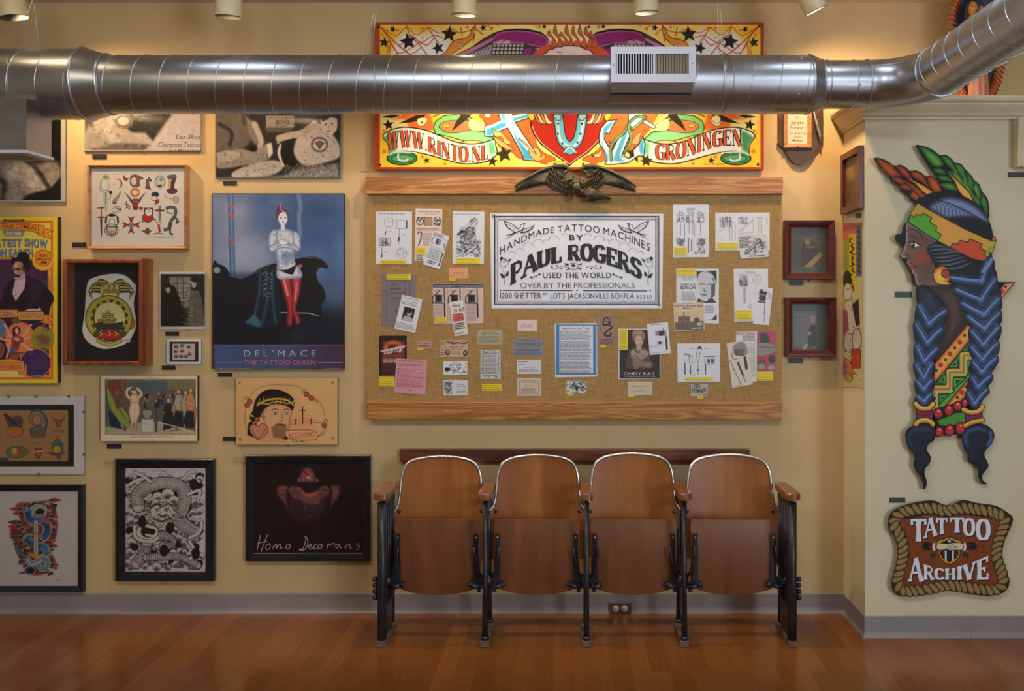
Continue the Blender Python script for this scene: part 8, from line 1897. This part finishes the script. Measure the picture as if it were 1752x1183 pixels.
# ---------------- two oxblood frames beside the board ----------------
def smallframe(x0, y0, x1, y1, label, k):
    t = thing('framed_photo', P((x0+x1)/2, y1,0), label, 'framed picture')
    bar_frame(t, x0, y0, x1, y1,11.5,.040,.0015, 'redwood', lip=.010)
    A = Art(P,.016); A.slab(x0+6, y0+6, x1-6, y1-6,.0015,(84,80,70)); A.raster(x0+11, y0+10.5, x1-11, y1-10,(74,72,66), res=1.6); A.frame(1320,360,3.7)
    if k == 0:
        A.poly([(190,350),(185,260),(200,215),(215,190),(245,195),(285,225),(270,290),(240,330),(200,355)],(60,40,32), smooth=True, soft=8); A.ell(228,198,18,24,(150,120,80), soft=6); A.ell(226,182,22,12,(120,96,60), soft=5); A.poly([(205,360),(310,262),(325,285),(235,380)],(166,132,74), soft=4); A.stroke([(215,235),(275,232)],12,(130,96,66), soft=5); A.rect(135,360,370,400,(80,84,74), soft=6)
        for i in range(20): A.stroke([(x0_ := random.uniform(140,360),365),(x0_+10,395)],3,(54,54,48), op=.7)
        A.poly([(240,160),(330,120),(330,200),(300,240)],(88,88,84), soft=14, op=.5)
    else:
        A.rect(135,595,370,890,(76,76,74)); A.rect(140,640,285,870,(106,108,114), soft=5); A.ell(262,690,16,28,(156,120,104), soft=5); A.poly([(240,730),(280,725),(283,860),(225,870)],(48,48,56), soft=5); A.ell(240,780,12,12,(170,130,110), soft=3); A.poly([(195,880),(215,845),(235,850),(215,880)],(170,160,130), soft=3); A.stroke([(280,865),(325,830)],4,(120,110,100))
        for i in range(6): A.stroke([(145,680+i*22),(225,676+i*22)],4,(88,90,96), soft=3)
    A.grain(7,4, k+2); A.flush()
    A.build('print', t); pane(t, x0+8, y0+8, x1-8, y1-8,.026, 'glass')
    c = P((x0+x1)/2, y1+2,.012); MB().ball((c[0],-.008, c[2]),(.0055,.006,.0055),8).build('hanging_button', noisy('ivory_button'+str(k), srgb(200,180,140), srgb(210,190,150),9,.4), t)
smallframe(1343,377,1429,478.5, 'upper of two small oxblood frames right of the board, seated figure with a pale scroll',0)
smallframe(1345,509,1431,611, 'lower of two small oxblood frames right of the board, man in dark suit behind glass',1)

# ---------------- things on the side face of the projecting wall ----------------
t = thing('framed_photo', PSide(1455,360,0), 'dark red framed photo on the narrow side wall above the comic poster', 'framed picture')
def sidebox(y0, y1, z0, z1, l0, l1): return MB().box(XS-l1, XS-l0, y0, y1, z0, z1)
ya, yb2 = PSide(1471.5,0,.02)[1], PSide(1440,0,.02)[1]
zt2, zb2 = PSide(1455,258,.02)[2], PSide(1455,362,.02)[2]
m = MB(); wv = .030
for (p, q, r_, s_) in ((ya, yb2, zb2, zb2+wv),(ya, yb2, zt2-wv, zt2),(ya, ya+wv, zb2+wv, zt2-wv),(yb2-wv, yb2, zb2+wv, zt2-wv)): m.box(XS-.026, XS-.0015, p, q, r_, s_)
m.build('frame', M['redwood'], t)
A = Art(PSide,.010); A.slab(1443,270,1469,352,.0015,(112,92,60)); A.frame(0,0); A.raster(1443.5,268,1468.5,354,(110,90,58), res=1.6); A.ell(1455,296,7,12,(140,112,70), soft=5); A.poly([(1447,350),(1450,310),(1462,308),(1466,350)],(84,66,44), soft=5); A.grain(10,5,2); A.flush(); A.build('print', t)
A = Art(PSide,.003); A.slabp([(1441.5,388.5),(1475,381),(1476.5,665),(1443,656.5)],.0,(206,196,150)); A.frame(1320,360,3.7); A.raster(450,80,572,1120,(206,196,140), res=1.5)
A.rect(440,60,580,190,(206,110,84)); A.rect(455,190,500,380,(150,160,50), soft=20); A.rect(490,150,540,520,(214,190,40)); A.rect(536,100,572,420,(90,110,140), soft=4)
for i in range(9): A.stroke([(x0_ := 512+random.uniform(-14,14), y0_ := 175+i*38),(x0_+random.uniform(-16,16), y0_+16),(x0_+random.uniform(-14,14), y0_+28)],9,(30,28,24))
for i in range(8): A.stroke([(544,130+i*36),(564,140+i*36)],6,(36,40,60)); A.stroke([(553,124+i*36),(553,150+i*36)],5,(36,40,60))
A.ell(478,440,26,60,(34,30,30), soft=3); A.ell(482,520,26,60,(220,206,190), ol=3); A.stroke([(475,500),(490,498)],4,(40,30,30)); A.poly([(455,590),(500,560),(540,640),(560,780),(500,860),(455,760)],(214,200,180), soft=3, ol=3); A.poly([(450,620),(480,640),(490,760),(452,800)],(160,70,110)); A.poly([(510,600),(550,560),(560,720),(535,740)],(40,36,48))
A.ell(490,840,36,60,(190,190,180), ol=4); A.ell(540,820,30,70,(206,200,190), ol=4); A.rect(505,880,565,1000,(190,60,40), ol=3); A.poly([(460,930),(500,960),(530,1040),(480,1040)],(214,120,50), ol=3); A.rect(450,1040,572,1120,(206,190,150)); A.ell(490,1060,24,30,(170,160,60), ol=3); A.ell(465,1000,14,60,(150,90,130), soft=4)
for i in range(90): A.stroke([(x0_ := random.uniform(455,565), y0_ := random.uniform(560,1100)),(x0_+random.uniform(-14,14), y0_+random.uniform(-20,20))],3, random.choice([(40,34,40),(150,60,50),(230,220,190)]), op=.8)
A.flush(); o = A.build('comic_poster'); tag(o, 'tall narrow poster of eastern woodblock style figures on the narrow side wall', 'poster')
small_label(1463,365,1472.5,372.5, 'tiny dark caption label on the side wall under the dark red framed photo', surf=PSide, off=.004)
